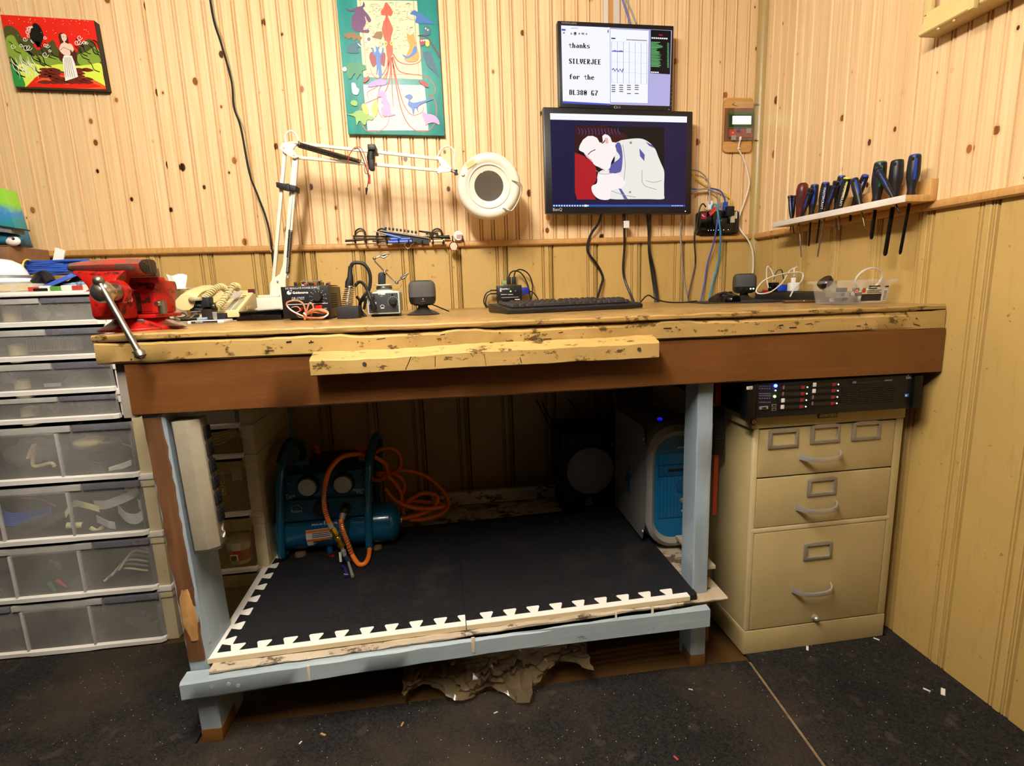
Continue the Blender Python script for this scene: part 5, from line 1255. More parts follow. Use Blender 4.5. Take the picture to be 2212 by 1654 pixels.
ar.put('art_white', [ell(x, y, 9, 10, 10) for x, y in ((1238, 322), (1262, 338), (1190, 458), (1214, 455), (1236, 452), (1256, 452))]); ar.put('art_black', [ell(x, y, 3, 4, 8) for x, y in ((1238, 322), (1262, 338), (1190, 458), (1214, 455), (1236, 452), (1256, 452))])
ar.put('art_slate', [blob([(1210, 600), (1250, 575), (1295, 590), (1320, 660), (1350, 740), (1385, 860), (1330, 800), (1260, 740), (1225, 660)])])
ar.put('art_bear', [blob([(355, 740), (400, 700), (470, 712), (560, 730), (575, 775), (530, 800), (540, 870), (510, 830), (470, 885), (450, 820), (400, 885), (365, 850)])])
ar.put('art_lilac', [blob([(590, 960), (640, 910), (720, 890), (800, 900), (790, 950), (700, 960), (620, 975)])])
ar.put('art_pink', [blob([(700, 1040), (740, 1015), (790, 1030), (805, 1100), (840, 1180), (845, 1260), (900, 1280), (830, 1300), (760, 1290), (740, 1220), (770, 1170), (740, 1140), (755, 1090), (710, 1080)]), blob([(1195, 1260), (1250, 1270), (1330, 1290), (1380, 1340), (1390, 1395), (1330, 1370), (1260, 1385), (1240, 1400), (1220, 1340)])])
ar.put('art_blue2', [blob([(1005, 1080), (1060, 1055), (1095, 1085), (1060, 1120), (1100, 1150), (1200, 1130), (1330, 1105), (1200, 1160), (1150, 1200), (1160, 1260), (1120, 1200), (1100, 1280), (1080, 1210), (1040, 1170), (1050, 1110)])])
ar.put('art_dino', [blob([(365, 1280), (430, 1270), (470, 1240), (540, 1240), (600, 1290), (660, 1310), (640, 1345), (590, 1340), (560, 1400), (500, 1350), (470, 1400), (450, 1310)]), blob([(400, 1150), (430, 1120), (475, 1140), (470, 1185), (425, 1180)])])
ar.put('art_wing', [blob([(525, 1180), (560, 1160), (600, 1220), (600, 1280), (550, 1260)]), blob([(640, 1180), (690, 1125), (705, 1220), (680, 1305), (640, 1250)])])
ar.put('art_white', [blob([(415, 930), (450, 935), (470, 980), (495, 1000), (480, 1060), (430, 1050), (415, 990)]), ell(335, 776, 22, 26)]); ar.put('art_squid_dk', [blob([(540, 910), (600, 850), (605, 890), (560, 925)]), blob([(1160, 905), (1240, 920), (1270, 975), (1220, 965)])])
# ------------------------------------------------------------------ monitors
mat('bezel', '16161A', .32); mat('bezel_edge', '0C0C0E', .25)
def emis(name, c, s_=1.15): return mat('scr_'+name, '060608', .25, emit=min(s_, 1.05)*.70, spec=.3, ecol=c) if name != 'pled' else mat('scr_'+name, c, .3, emit=s_)
for n_, c_, k in (('white', 'F6F8FF', 1.5), ('lav', 'B8B4E6', 1.0), ('navy', '1C1740', 1.), ('black', '0A0910', 1.), ('text', '0A0A14', .3), ('green', '7FE08A', .9), ('blue', '4C5CC8', 1.0), ('cyan', 'BFE0F4', 1.2), ('grid', '6A70C8', .8), ('red', 'C8202C', .8), ('jacket', 'F1EFEA', 1.0), ('skin', 'FFF2F2', 1.4), ('hair', '3A1018', 1.), ('denim', '6A66B8', .8), ('bar', '2E58B8', .9), ('midgrey', '9A98A4', .8), ('crease', 'B4AC9C', .8), ('pink', 'F0B8B4', 1.)): emis(n_, c_, k)
def monitor(name, label, pxs, y, scr, thick):
    f = [at(px, py, y=y) for px, py in pxs]
    t = thing(name, label, 'monitor', (f[2]+f[3])/2)
    bk = [Vector((p.x, y+thick, p.z)) for p in f]
    ins = [(f[0]*3+f[2])/4, (f[1]*3+f[3])/4, (f[2]*3+f[0])/4, (f[3]*3+f[1])/4]
    MB().add(f+bk, [(0, 1, 2, 3), (7, 6, 5, 4), (0, 4, 5, 1), (1, 5, 6, 2), (2, 6, 7, 3), (3, 7, 4, 0)]).build('bezel', 'bezel', t, world=True, bevel=.004)
    i0 = [Vector((p.x, y+thick+.0002, p.z)) for p in ins]; i1 = [Vector((p.x, -.016, p.z)) for p in ins]
    MB().add(i0+i1, [(0, 1, 2, 3), (7, 6, 5, 4), (0, 4, 5, 1), (1, 5, 6, 2), (2, 6, 7, 3), (3, 7, 4, 0)]).build('back_housing', 'bezel_edge', t, world=True, bevel=.003)
    MB().box(min(p.x for p in ins)*.5+max(p.x for p in ins)*.5-.05, min(p.x for p in ins)*.5+max(p.x for p in ins)*.5+.05, -.0162, -.0015, (ins[0].z+ins[2].z)/2-.05, (ins[0].z+ins[2].z)/2+.05).build('wall_mount', 'bezel_edge', t, world=True)
    return t
s3 = 3.595; Y1, Y2 = -.075, -.085
def m1p(x, y, h=0.): return at(1150+x/s3, 20+y/s3, y=Y1)+Vector((0, -h, 0))
def m2p(x, y, h=0.): return at(1150+x/s3, 20+y/s3, y=Y2)+Vector((0, -h, 0))
mon1 = monitor('monitor', 'upper black monitor showing a white text window and graphs', [(1204, 44), (1456, 55.5), (1452, 240), (1208, 232)], Y1, None, .028)
ar = Art(mon1, m1p, 'screen_content', .00012)
ar.put('scr_lav', [[(222, 124), (1084, 164), (1066, 752), (236, 730)]], 'screen')
ar.put('scr_white', [[(224, 126), (603, 142), (604, 732), (236, 712)], [(603, 150), (906, 166), (898, 730), (606, 722)]])
ar.put('scr_blue', [[(226, 152), (258, 154), (258, 168), (227, 166)], [(236, 714), (604, 734), (604, 746), (236, 730)], [(584, 160), (592, 160), (592, 182), (584, 182)]]+stroke([(603, 150), (906, 166), (898, 731), (606, 724), (603, 150)], 3))
ar.put('scr_midgrey', [ell(x, y, 7, 8, 8) for x, y in ((245, 184), (302, 190), (364, 190), (420, 192))]+[ell(331, 190, 12, 14, 10), [(382, 182), (402, 183), (402, 198), (382, 197)]]); ar.put('scr_text', [ell(334, 186, 7, 8, 8)]+[[(300+6*k, 146), (304+6*k, 146.3), (304+6*k, 150), (300+6*k, 149.7)] for k in range(9)])
FONT = {'t': '00000 00100 00100 11111 00100 00100 00100 00100 00011', 'h': '11000 11000 11000 11110 11011 11011 11011 11011 11011', 'a': '00000 00000 00000 01110 00011 01111 11011 11011 01111', 'n': '00000 00000 00000 11110 11011 11011 11011 11011 11011', 'k': '11000 11000 11000 11011 11110 11100 11110 11011 11011', 's': '00000 00000 00000 01111 11000 11100 00111 00011 11110',
 'S': '01110 11011 11000 11100 01110 00111 00011 11011 01110', 'I': '11110 01100 01100 01100 01100 01100 01100 01100 11110', 'L': '11000 11000 11000 11000 11000 11000 11000 11000 11111', 'V': '11011 11011 11011 11011 11011 11011 01110 01110 00100', 'E': '11111 11000 11000 11000 11110 11000 11000 11000 11111', 'R': '11110 11011 11011 11011 11110 11100 11110 11011 11011', 'J': '00111 00011 00011 00011 00011 00011 11011 11011 01110',
 'f': '00111 01100 01100 11111 01100 01100 01100 01100 01100', 'o': '00000 00000 00000 01110 11011 11011 11011 11011 01110', 'r': '00000 00000 00000 11011 11111 11000 11000 11000 11000', 'e': '00000 00000 00000 01110 11011 11111 11000 11000 01111',
 'D': '11110 11011 11011 11011 11011 11011 11011 11011 11110', '3': '01110 11011 00011 00011 01110 00011 00011 11011 01110', '8': '01110 11011 11011 11011 01110 11011 11011 11011 01110', '0': '01110 11011 11011 11111 11111 11111 11011 11011 01110', 'G': '01110 11011 11000 11000 11000 11111 11011 11011 01111', '7': '11111 00011 00011 00110 00110 01100 01100 01100 01100', ' ': '00000 00000 00000 00000 00000 00000 00000 00000 00000'}
def bitmap(lines, org, cw, chh, sl):
    out = []
    for (x0, y0, s_) in lines:
        for i, chr_ in enumerate(s_):
            for r_, row in enumerate(FONT[chr_].split()):
                c_ = 0
                while c_ < 5:
                    if row[c_] == '1':
                        e = c_
                        while e < 5 and row[e] == '1': e += 1
                        xa = x0+i*cw+c_*cw/6.2; xb = x0+i*cw+e*cw/6.2; ya = y0+r_*chh/9+sl*(xa-x0); yb = ya+chh/9*1.03
                        out.append([(xa, ya), (xb, ya), (xb, yb), (xa, yb)]); c_ = e
                    else: c_ += 1
    return out
ar.put('scr_text', bitmap([(282, 260, 'thanks'), (284, 383, 'SILVERJEE'), (287, 503, 'for the'), (287, 625, 'DL380 G7')], None, 28.2, 40, .03), 'lettering')
ar.put('scr_cyan', sum([stroke([(613, 250+y), (890, 262+y)], 2) for y in (0, 78, 158, 238, 318)], []))
ar.put('scr_grid', sum([stroke([(614+46*k, 252+2*k), (613+46*k, 570+2*k)], 2.2) for k in range(7)], [])+stroke([(618, 472), (630, 460), (640, 482), (655, 462), (668, 486), (680, 465), (695, 488), (706, 462)], 10)+[[(616, 330), (706, 334), (706, 326), (690, 320), (660, 324), (640, 318), (616, 324)]])
ar.put('scr_text', [[(612, 222), (644, 223), (644, 232), (612, 231)]]+[[(730+7*k, 234+.3*k), (735+7*k, 234+.3*k), (735+7*k, 241+.3*k), (730+7*k, 241+.3*k)] for k in range(23)]+[[(614+60*(k % 2)+ (120 if k > 7 else 0), 588+16*(k//2 % 5)), (644+60*(k % 2)+(120 if k > 7 else 0), 589+16*(k//2 % 5)), (644+60*(k % 2)+(120 if k > 7 else 0), 595+16*(k//2 % 5)), (614+60*(k % 2)+(120 if k > 7 else 0), 594+16*(k//2 % 5))] for k in range(16)])
ar.put('scr_black', [[(918, 160), (1076, 168), (1068, 506), (916, 498)]])
ar.put('scr_green', [[(920, 254+10.4*k), (960+rr.uniform(0, 55), 257+10.4*k), (960+rr.uniform(0, 50), 262+10.4*k), (920, 259+10.4*k)] for k in range(19)]+[[(1046, 262+10.4*k), (1060, 263+10.4*k), (1060, 267+10.4*k), (1046, 266+10.4*k)] for k in range(19)])
ar.put('scr_white', [[(924+16*k, 218+k*.8), (936+16*k, 219+k*.8), (936+16*k, 230+k*.8), (924+16*k, 229+k*.8)] for k in range(8)]+[[(920+16*k, 484+k*.8), (932+16*k, 485+k*.8), (932+16*k, 495+k*.8), (920+16*k, 494+k*.8)] for k in range(4)]); ar.put('scr_red', [[(980, 196), (1010, 198), (1010, 208), (980, 206)]])
mat('logo_silver', 'B8BAC0', .35, .6)
text(mon1, 'LG', m1p(658, 769, .0006), (1, 0, -.02), (0, 0, 1), .0105, 'logo_silver', world=True)
MB().ring([m1p(646+10*math.cos(2*math.pi*i/14), 760+10*math.sin(2*math.pi*i/14), .0004) for i in range(14)], .0007, 4, True).build('logo_ring', 'logo_silver', mon1, world=True)
text(mon1, 'FLATRON L203WS', m1p(227, 111, .0006), (1, 0, -.03), (0, 0, 1), .0075, 'logo_silver', world=True, width=.052)
MB().ball(m1p(1060, 779), .0013, 8, 6).build('power_light', emis('pled', '5A5AFF', 3.), mon1, world=True)
for k in range(5): MB().ball(m1p(1083-1.2*k, 615+33*k), .0011, 8, 6).build('side_button', 'logo_silver', mon1, world=True)
mon2 = monitor('monitor', 'lower black monitor showing a photograph of a man in a white jacket', [(1173, 230.5), (1497, 240.5), (1493, 461.5), (1179.5, 461)], Y2, None, .030)
ar = Art(mon2, m2p, 'screen_content', .00012)
ar.put('scr_navy', [[(136, 806), (1202, 832), (1186, 1532), (158, 1532)]], 'screen')
ar.put('scr_white', [[(137, 807), (1201, 833), (1199, 880), (139, 856)]])
ar.put('scr_bar', [[(157, 1516), (1187, 1518), (1186, 1533), (158, 1533)]])
ar.put('scr_white', [ell(168+20.3*k, 1525, 6, 6, 8) for k in range(14)]+[[(402, 1517), (424, 1517), (424, 1533), (402, 1533)]]+[ell(1085+13*k, 1525, 4, 4, 6) for k in range(7)])
ar.put('scr_black', [[(328, 903), (1024, 918), (1024, 1477), (336, 1477)]])
ar.put('scr_red', [[(329, 1110), (400, 1140), (470, 1180), (495, 1240), (500, 1320), (470, 1370), (470, 1430), (495, 1477), (346, 1477), (330, 1420)]])
ar.put('scr_jacket', [blob([(600, 1040), (700, 1015), (830, 1003), (900, 1030), (950, 1080), (975, 1140), (1000, 1200), (1023, 1260), (1022, 1360), (1022, 1440), (1015, 1474), (900, 1474), (760, 1474), (620, 1474), (560, 1440), (500, 1300), (540, 1250), (610, 1240), (640, 1160), (620, 1100)])])
ar.put('scr_denim', [blob([(640, 1080), (660, 1035), (685, 1050), (700, 1140), (690, 1250), (660, 1270), (600, 1280), (610, 1210), (680, 1150)]), [(830, 1080), (872, 1130), (868, 1180), (835, 1140)], [(668, 1390), (690, 1395), (740, 1474), (712, 1474)], [(880, 1030), (930, 1055), (950, 1080), (905, 1060)]])
ar.put('scr_hair', [blob([(330, 960), (370, 915), (450, 903), (540, 915), (640, 950), (740, 985), (700, 1010), (640, 1035), (600, 1000), (540, 1000), (480, 960), (420, 970), (370, 1010), (350, 1080), (345, 1110), (330, 1060)])])
ar.put('scr_skin', [blob([(360, 1060), (390, 1010), (430, 975), (500, 970), (560, 970), (600, 990), (640, 1060), (650, 1110), (615, 1180), (600, 1235), (565, 1250), (530, 1230), (490, 1215), (470, 1195), (455, 1165), (425, 1150), (400, 1115), (365, 1095)]), blob([(460, 1375), (500, 1350), (510, 1290), (560, 1275), (640, 1275), (700, 1310), (720, 1360), (680, 1390), (610, 1405), (600, 1474), (520, 1474), (470, 1430)])])
ar.put('scr_hair', stroke(cat2([(545, 965), (530, 1010), (545, 1040), (575, 1000)], 4), 8)+stroke([(430, 1130), (455, 1105), (490, 1090)], 6)+stroke(cat2([(410, 1150), (450, 1172), (470, 1195)], 4), 7)+stroke([(515, 1228), (500, 1300), (495, 1345)], 6)+stroke(cat2([(470, 1205), (500, 1222), (560, 1250)], 4), 4))
ar.put('scr_hair', [[(329, 904), (560, 904), (660, 940), (742, 984), (690, 1000), (652, 1036), (618, 1032), (602, 988), (568, 964), (542, 986), (547, 1030), (522, 1036), (502, 1000), (470, 984), (430, 985), (392, 1014), (368, 1056), (354, 1110), (340, 1130), (330, 1050)]])
ar.put('scr_denim', sum([stroke(cat2([(352+26*k, 922+3*(k % 3)), (366+25*k, 950), (356+27*k, 976)], 3), 3) for k in range(13)], []))
ar.put('scr_pink', [[(400, 1118), (430, 1140), (462, 1176), (470, 1196), (448, 1172), (420, 1150)], [(500, 1216), (520, 1228), (560, 1248), (530, 1238)], [(560, 1000), (585, 1000), (590, 1040), (568, 1046)]])
ar.put('scr_crease', stroke(cat2([(700, 1050), (720, 1200), (710, 1330)], 4), 4)+stroke(cat2([(880, 1330), (940, 1345), (1000, 1330)], 4), 4)+stroke(cat2([(610, 1410), (700, 1440), (800, 1460)], 4), 4)+stroke(cat2([(850, 1250), (860, 1360), (960, 1400)], 4), 4)+stroke(cat2([(490, 1250), (540, 1280), (620, 1275)], 4), 4)+[ell(763, 1037, 11, 11, 10), ell(757, 1420, 9, 9, 10)])
text(mon2, 'BenQ', m2p(158, 1566, .0006), (1, 0, 0), (0, 0, 1), .0145, 'logo_silver', world=True, bold=.0003)
MB().ball(m2p(1188, 1568), .0013, 8, 6).build('power_light', 'led_white', mon2, world=True)
# pale bracket above the monitors
t = thing('wall_bracket', 'pale painted metal bracket behind the top of the upper monitor', 'bracket', at(1322, 45, y=-.02))
A, B = at(1304, 48, y=-.012), at(1339, -6, y=-.012)
MB().box(A.x, B.x, -.012, -.0015, 1.845, B.z+.06).build('bracket_plate', mat('bracket_white', 'C9BFB4', .5), t, world=True, bevel=.001)
MB().box(A.x+.016, A.x+.034, -.0135, -.0122, 1.90, B.z+.06).build('torn_label', 'rail_wood', t, world=True)
# ------------------------------------------------------------------ cables on the wall
def wire(pts, r, m, name, label, y=-.008, group=None, ys=None, seg=7):
    ys = ys or [y]*len(pts)
    return solo(MB().tube([at(px, py, y=yy) for (px, py), yy in zip(pts, ys)], r, seg, 6), name, m, label, 'cable', group)
wire([(452, -12), (462, 45), (478, 95), (500, 175), (505, 230), (520, 275), (538, 370), (556, 420), (572, 462), (583, 505), (589, 560), (596, 620), (603, 668)], .0034, 'cable_black', 'power_cable', 'black cord running down the pine wall behind the lamp', ys=[-.006]*9+[-.026, -.020, -.02, -.03])
wire([(457, -12), (466, 45), (484, 95), (504, 178), (510, 235), (530, 290), (548, 400), (570, 470), (586, 545)], .0022, mat('cable_tan', 'A08A60', .5), 'bell_cable', 'thin tan cord beside the black cord on the pine wall', ys=[-.005]*8+[-.026])
wire([(1300, 455), (1294, 480), (1277, 505), (1269, 530), (1272, 548), (1290, 572), (1302, 598), (1298, 618), (1290, 645)], .0048, 'cable_black', 'monitor_cable', 'thick black monitor cable making an S bend above the keyboard', ys=[-.06, -.04, -.028, -.03, -.03, -.02, -.02, -.03, -.05], group='cables below the monitors')
wire([(1348, 460), (1348, 480), (1349, 530), (1346, 580), (1350, 605), (1360, 630), (1369, 652)], .0044, 'cable_black', 'monitor_cable', 'black monitor cable with a white tag', ys=[-.06, -.05, -.03, -.02, -.02, -.04, -.05], group='cables below the monitors')
solo(MB().cyl(at(1348, 462, y=-.058), at(1348, 475, y=-.055), .006), 'plug', 'cable_black', 'black plug on the tagged cable under the lower monitor', 'plug')
solo(MB().box(*(lambda a, b: (a.x, b.x, -.056, -.055, b.z, a.z))(at(1347, 477, y=-.055), at(1359, 492, y=-.055))), 'cable_tag', 'sticker', 'white printed tag on a black monitor cable', 'tag')
wire([(1397, 458), (1401, 500), (1402, 545), (1408, 590), (1413, 625), (1416, 653)], .0042, 'cable_black', 'monitor_cable', 'left strand of the twin black cables below the lower monitor', ys=[-.06, -.03, -.028, -.02, -.02, -.03], group='cables below the monitors')
wire([(1405, 458), (1402, 500), (1403, 540), (1412, 580), (1418, 620), (1422, 653)], .0042, 'cable_black', 'monitor_cable', 'right strand of the twin black cables below the lower monitor', ys=[-.06, -.036, -.034, -.026, -.026, -.03], group='cables below the monitors')
wire([(1473, 458), (1470, 500), (1472, 545), (1477, 600), (1485, 650)], .0026, 'cable_grey', 'thin_cable', 'thin grey cord hanging below the lower monitor', ys=[-.05, -.026, -.026, -.01, -.02])
wire([(1525, 447), (1518, 440), (1511, 452), (1506, 480), (1500, 510), (1502, 560), (1500, 580), (1493, 610), (1486, 645)], .0026, 'cable_black', 'power_cable', 'thin black cord looping from the router down to the bench', ys=[-.03, -.035, -.035, -.03, -.026, -.01, -.01, -.015, -.02])
wire([(1551, 470), (1547, 495), (1540, 530), (1528, 570), (1522, 610), (1514, 650)], .0030, mat('cable_violet', '4A52A0', .4), 'network_cable', 'violet network cable hanging in front of the router', ys=[-.055, -.05, -.035, -.015, -.015, -.03])
wire([(1537, 456), (1540, 443), (1548, 444), (1552, 470), (1556, 500), (1556, 530), (1551, 570), (1540, 610), (1531, 650)], .0034, mat('cable_teal', '2F86B0', .4), 'network_cable', 'teal blue network cable draped over the router', ys=[-.03, -.04, -.05, -.055, -.05, -.035, -.015, -.015, -.03])
wire([(1490, 367), (1510, 370), (1528, 388), (1533, 420), (1533, 440)], .0026, 'cable_grey', 'network_cable', 'pale grey cable arching from the monitor to the router', ys=[-.04, -.03, -.025, -.028, -.03])
wire([(1490, 370), (1508, 388), (1530, 402), (1560, 415), (1576, 425), (1580, 440)], .0026, 'tie_yellow', 'network_cable', 'yellow network cable from the monitor to the router', ys=[-.04, -.02, -.018, -.02, -.025, -.03])
wire([(1490, 407), (1510, 409), (1535, 407), (1555, 412), (1564, 425), (1567, 440)], .0028, 'cable_blue', 'network_cable', 'dark blue network cable from the monitor to the router', ys=[-.04, -.022, -.022, -.025, -.03, -.03])
wire([(1488, 424), (1505, 411), (1530, 408), (1546, 418), (1553, 435), (1555, 446)], .0030, 'cable_grey', 'network_cable', 'thick grey cable bending down into the router', ys=[-.04, -.03, -.03, -.03, -.03, -.03])
wire([(1595, 323), (1607, 345), (1616, 378), (1618, 400), (1610, 430), (1598, 465), (1596, 487), (1603, 502), (1617, 520), (1626, 545), (1627, 575), (1626, 600), (1632, 640)], .0028, 'cable_white', 'usb_cable', 'long white cord from the small display down to the bench', ys=[-.018, -.012, -.014, -.016, -.014, -.012, -.014, -.030, -.040, -.045, -.045, -.05, -.06])
wire([(1342, -8), (1350, 15), (1358, 40), (1362, 55)], .0030, 'cable_blue', 'network_cable', 'blue cable going up behind the upper monitor', y=-.02)
wire([(1350, -8), (1362, 20), (1374, 50)], .0026, 'cable_grey', 'thin_cable', 'grey cable going up behind the upper monitor', y=-.016)
# ------------------------------------------------------------------ router on the rail
YR = -.032
rt = thing('router', 'glossy black network router standing on the chair rail', 'router', at(1552, 503, y=-.016))
f = [at(1508.5, 456, y=YR), at(1597, 452, y=YR), at(1596.5, 493, y=YR), at(1510, 503, y=YR)]
cx_, cz_ = (f[0].x+f[1].x)/2, 0
poly = rr_poly(at(1509, 470, y=YR).x, at(1597, 470, y=YR).x, ZR1+.0004, f[0].z, .012, 5)
mat('gloss_black', '060607', .12, spec=.6)
MB().prism(poly, 'y', YR, -.003).build('case', 'gloss_black', rt, world=True, bevel=.003)
def rp(px, py, d=.0006): return at(px, py, y=YR-d)
def rbox(x0, y0, x1, y1, d, th, name, m, par): 
    a, b = rp(x0, y1, d), rp(x1, y0, d); return MB().box(a.x, b.x, a.y, a.y+th, a.z, b.z).build(name, m, par, world=True)
st_ = rbox(1514.5, 459.5, 1527, 473, .0012, .001, 'red_sticker', 'bay_red', rt)
MB().add([rp(1515.5+a, 461+b, .0016) for a, b in ((0, 3), (4, 7), (10, 7), (5, 6), (3, 2))], [(0, 1, 2, 3, 4)]).build('sticker_bird', 'sticker', st_, world=True, smooth=0)
tg = MB().add([rp(*p, .020) for p in ((1530.5, 459.5), (1546.5, 444), (1551, 450), (1535.5, 466))]+[rp(*p, .0185) for p in ((1530.5, 459.5), (1546.5, 444), (1551, 450), (1535.5, 466))], [(0, 1, 2, 3), (7, 6, 5, 4), (0, 4, 5, 1), (1, 5, 6, 2), (2, 6, 7, 3), (3, 7, 4, 0)])
tgo = solo(tg, 'red_tag', mat('tag_red', 'D83A26', .5), 'red paper tag lettered in black on the router cables', 'tag')
ROOTM[tgo.name] = Matrix.Translation(tgo.location)
text(tgo, 'MOT', rp(1534.6, 462.6, .0204), (.72, 0, .70), (-.70, 0, .72), .0125, 'ink_dark', world=True)
lb = rbox(1574, 457, 1592.5, 472, .0012, .001, 'printed_label', 'beige_plastic', rt); rbox(1589, 456, 1592.5, 472, .0016, .001, 'label_edge', 'sticker', lb)
for k, px in enumerate((1530, 1536, 1541.5, 1552, 1563, 1573)): MB().ball(rp(px, 497.5-.3*k, .0002), .0009, 6, 5).build('status_light', 'led_white', rt, world=True)
text(rt, 'D-Link', rp(1547.5, 477.5), (1, 0, 0), (0, 0, 1), .008, 'logo_silver', world=True)
cv = thing('cable_adapter', 'black coupler with a clear plug hanging on the router front', 'adapter', rp(1581, 480, .02))
MB().box(*(lambda a, b: (a.x, b.x, YR-.022, YR-.003, b.z, a.z))(rp(1571, 445, .02), rp(1586, 466, .02))).build('coupler', 'grip_black', cv, world=True, bevel=.004)
MB().box(*(lambda a, b: (a.x, b.x, YR-.018, YR-.008, b.z, a.z))(rp(1578, 466, .01), rp(1585, 481, .01))).build('clear_plug', mat('clear_plug', 'C9C2A8', .15, alpha=.7), cv, world=True, bevel=.001)
for px, py0, py1, mm, lab in ((1533.5, 434, 453, 'white_plastic', 'white network plug in the top of the router'), (1555, 438, 455, 'cable_grey', 'grey network plug in the top of the router'), (1567, 436, 454, 'cable_blue', 'blue network plug in the top of the router')):
    a, b = at(px-4, py0, y=-.022), at(px+4, py1, y=-.022)
    solo(MB().box(a.x, b.x, -.028, -.016, max(b.z, f[0].z-.002), a.z), 'network_plug', mm, lab, 'plug', bevel=.0015)
# ------------------------------------------------------------------ small green display on a wooden plate
gd = thing('display_panel', 'little green lit display behind clear acrylic on a wooden plate', 'display', at(1597, 328, y=-.012))
gx0, gx1 = at(1564.5, 260, y=-.012).x, at(1626, 260, y=-.012).x; gz0, gz1 = at(1595, 328.5, y=-.012).z, at(1597, 211, y=-.012).z
MB().prism(rr_poly(gx0, gx1, gz0, gz1, .014, 6), 'y', -.012, -.001).build('wood_plate', mat('plate_wood', 'C99A58', .45, noise=((9, 60, 60), .35, .7), col2='B5844A'), gd, world=True, bevel=.001)
def gp(x, y, yy): return at(1540+x/11.818, 200+y/11.818, y=yy)
def gbox(x0, y0, x1, y1, yy, th, name, m, par=None, bev=0.):
    a, b = gp(x0, y1, yy), gp(x1, y0, yy); return MB().box(a.x, b.x, yy, yy+th, a.z, b.z).build(name, m, par or gd, world=True, bevel=bev)
gbox(280, 395, 1040, 1240, -.0140, .0018, 'veneer', mat('walnut', '7A5238', .5, noise=((60, 60, 6), .4, .7), col2='5E3C28'))
lc = gbox(410, 500, 1040, 915, -.020, .005, 'display_board', mat('pcb_green', '2E5A1E', .4))
gbox(430, 560, 1020, 860, -.0235, .003, 'display_frame', mat('frame_dkgreen', '16260E', .4), lc)
gbox(500, 598, 980, 802, -.0242, .0006, 'lit_screen', mat('lcd', 'D8FFC0', .3, emit=3.2, ecol='D6FFB8'), lc)
pc = gbox(410, 915, 1025, 1140, -.018, .003, 'copper_board', mat('pcb_copper', '8A4432', .45))
p = gp(510, 1025, -.022); MB().ball(p, .0022, 10, 8).build('red_light', mat('led_red', 'FF4040', .3, emit=9, ecol='FF2018'), pc, world=True)
for x, y in ((910, 965), (525, 1145)):
    b_ = gbox(x-55, y-55, x+70, y+75, -.021, .004, 'push_switch', 'worn_chrome', bev=.0005)
p = gp(620, 975, -.021); MB().cyl(p, p+Vector((.004, -.010, .001)), .0042).build('capacitor', mat('cap_violet', '4A3A8A', .25), pc, world=True)
a = gp(695, 1170, -.024); MB().box(a.x-.0028, a.x+.0028, -.029, -.021, a.z-.006, a.z+.006).build('usb_plug', 'white_plastic', gd, world=True, bevel=.001)
MB().tube([a+Vector((0, 0, -.006)), a+Vector((-.002, .002, -.02)), at(1595, 323, y=-.018)], .0026).build('plug_cord', 'cable_white', gd, world=True)
a = at(1595, 321, y=-.013); MB().box(a.x-.0045, a.x+.0045, -.020, -.0122, a.z-.0015, a.z+.003).build('cable_clip', 'white_plastic', gd, world=True, bevel=.001)
c4 = [gp(490, 300, -.012), gp(1065, 300, -.012), gp(1045, 1215, -.012), gp(470, 1215, -.012)]
for c in c4: MB().cyl(c, Vector((c.x, -.034, c.z)), .0022, seg=10).build('standoff', 'chrome', gd, world=True)
MB().box(c4[3].x-.004, c4[1].x+.004, -.0345, -.0325, c4[3].z-.004, c4[0].z+.004).build('acrylic_sheet', mat('acrylic', 'F4F4F0', .03, alpha=.035, spec=.8), gd, world=True)
# ------------------------------------------------------------------ black wire rack with odds and ends under the squid painting
rk = thing('wire_rack', 'black wire tool rack fixed above the chair rail', 'rack', at(880, 520, y=-.02))
def kp(x, y, yy=-.012): return at(730+x/7.373, 470+y/7.373, y=yy)
MB().ring([kp(240, 292), kp(760, 300), kp(1500, 312), kp(1790, 330)], .0030, 8).build('rail_wire', 'cable_black', rk, world=True)
for x in (275, 620, 1500):
    MB().tube([kp(x, 300), kp(x+10, 215), kp(x+80, 175), kp(x+150, 215), kp(x+160, 300)], .0028, 8).build('rack_loop', 'cable_black', rk, world=True)
for x, tp in ((255, 300), (425, 300), (610, 300), (760, 305), (940, 300), (1100, 305), (1165, 305), (1320, 310), (1490, 312), (1660, 315)):
    MB().tube([kp(x, tp), kp(x+2, tp+60, -.022), kp(x+18, tp+100, -.040), kp(x+30, tp+95, -.052), kp(x+20, tp+40, -.055)], .0024, 7).build('rack_hook', 'cable_black', rk, world=True)
def item(pts, r, m, name, label, cat, seg=10): return solo(MB().ring([kp(*p) for p in pts], r, seg), name, m, label, cat)
item([(115, 365, -.036), (140, 368, -.036), (440, 350, -.036), (735, 340, -.036)], [.0045, .0042, .0032, .0028], 'gloss_black', 'black_rod', 'long glossy black rod lying at the left of the wire rack', 'tool')
item([(550, 375, -.040), (870, 378, -.040), (1260, 385, -.040)], .0030, 'cable_black', 'black_rod', 'thin black rod resting low in the wire rack', 'tool')
item([(780, 390, -.046), (1210, 375, -.046)], .0052, 'cover_blue', 'blue_marker', 'blue marker lying in the wire rack', 'pen', 12)
item([(840, 340, -.044), (1150, 338, -.044)], .0045, mat('bright_blue', '4668C8', .35), 'blue_marker', 'shorter bright blue marker above the first one', 'pen', 12)
item([(780, 268, -.048), (1000, 325, -.048)], .0040, 'bright_blue', 'blue_handle_pick', 'slim blue handled pick slanting across the wire rack', 'tool', 12)
item([(550, 210, -.048), (620, 225, -.048), (780, 268, -.048)], [.0008, .0016, .0018], 'spring_steel', 'steel_pick', 'steel pick point sticking up at the rack', 'tool', 8)
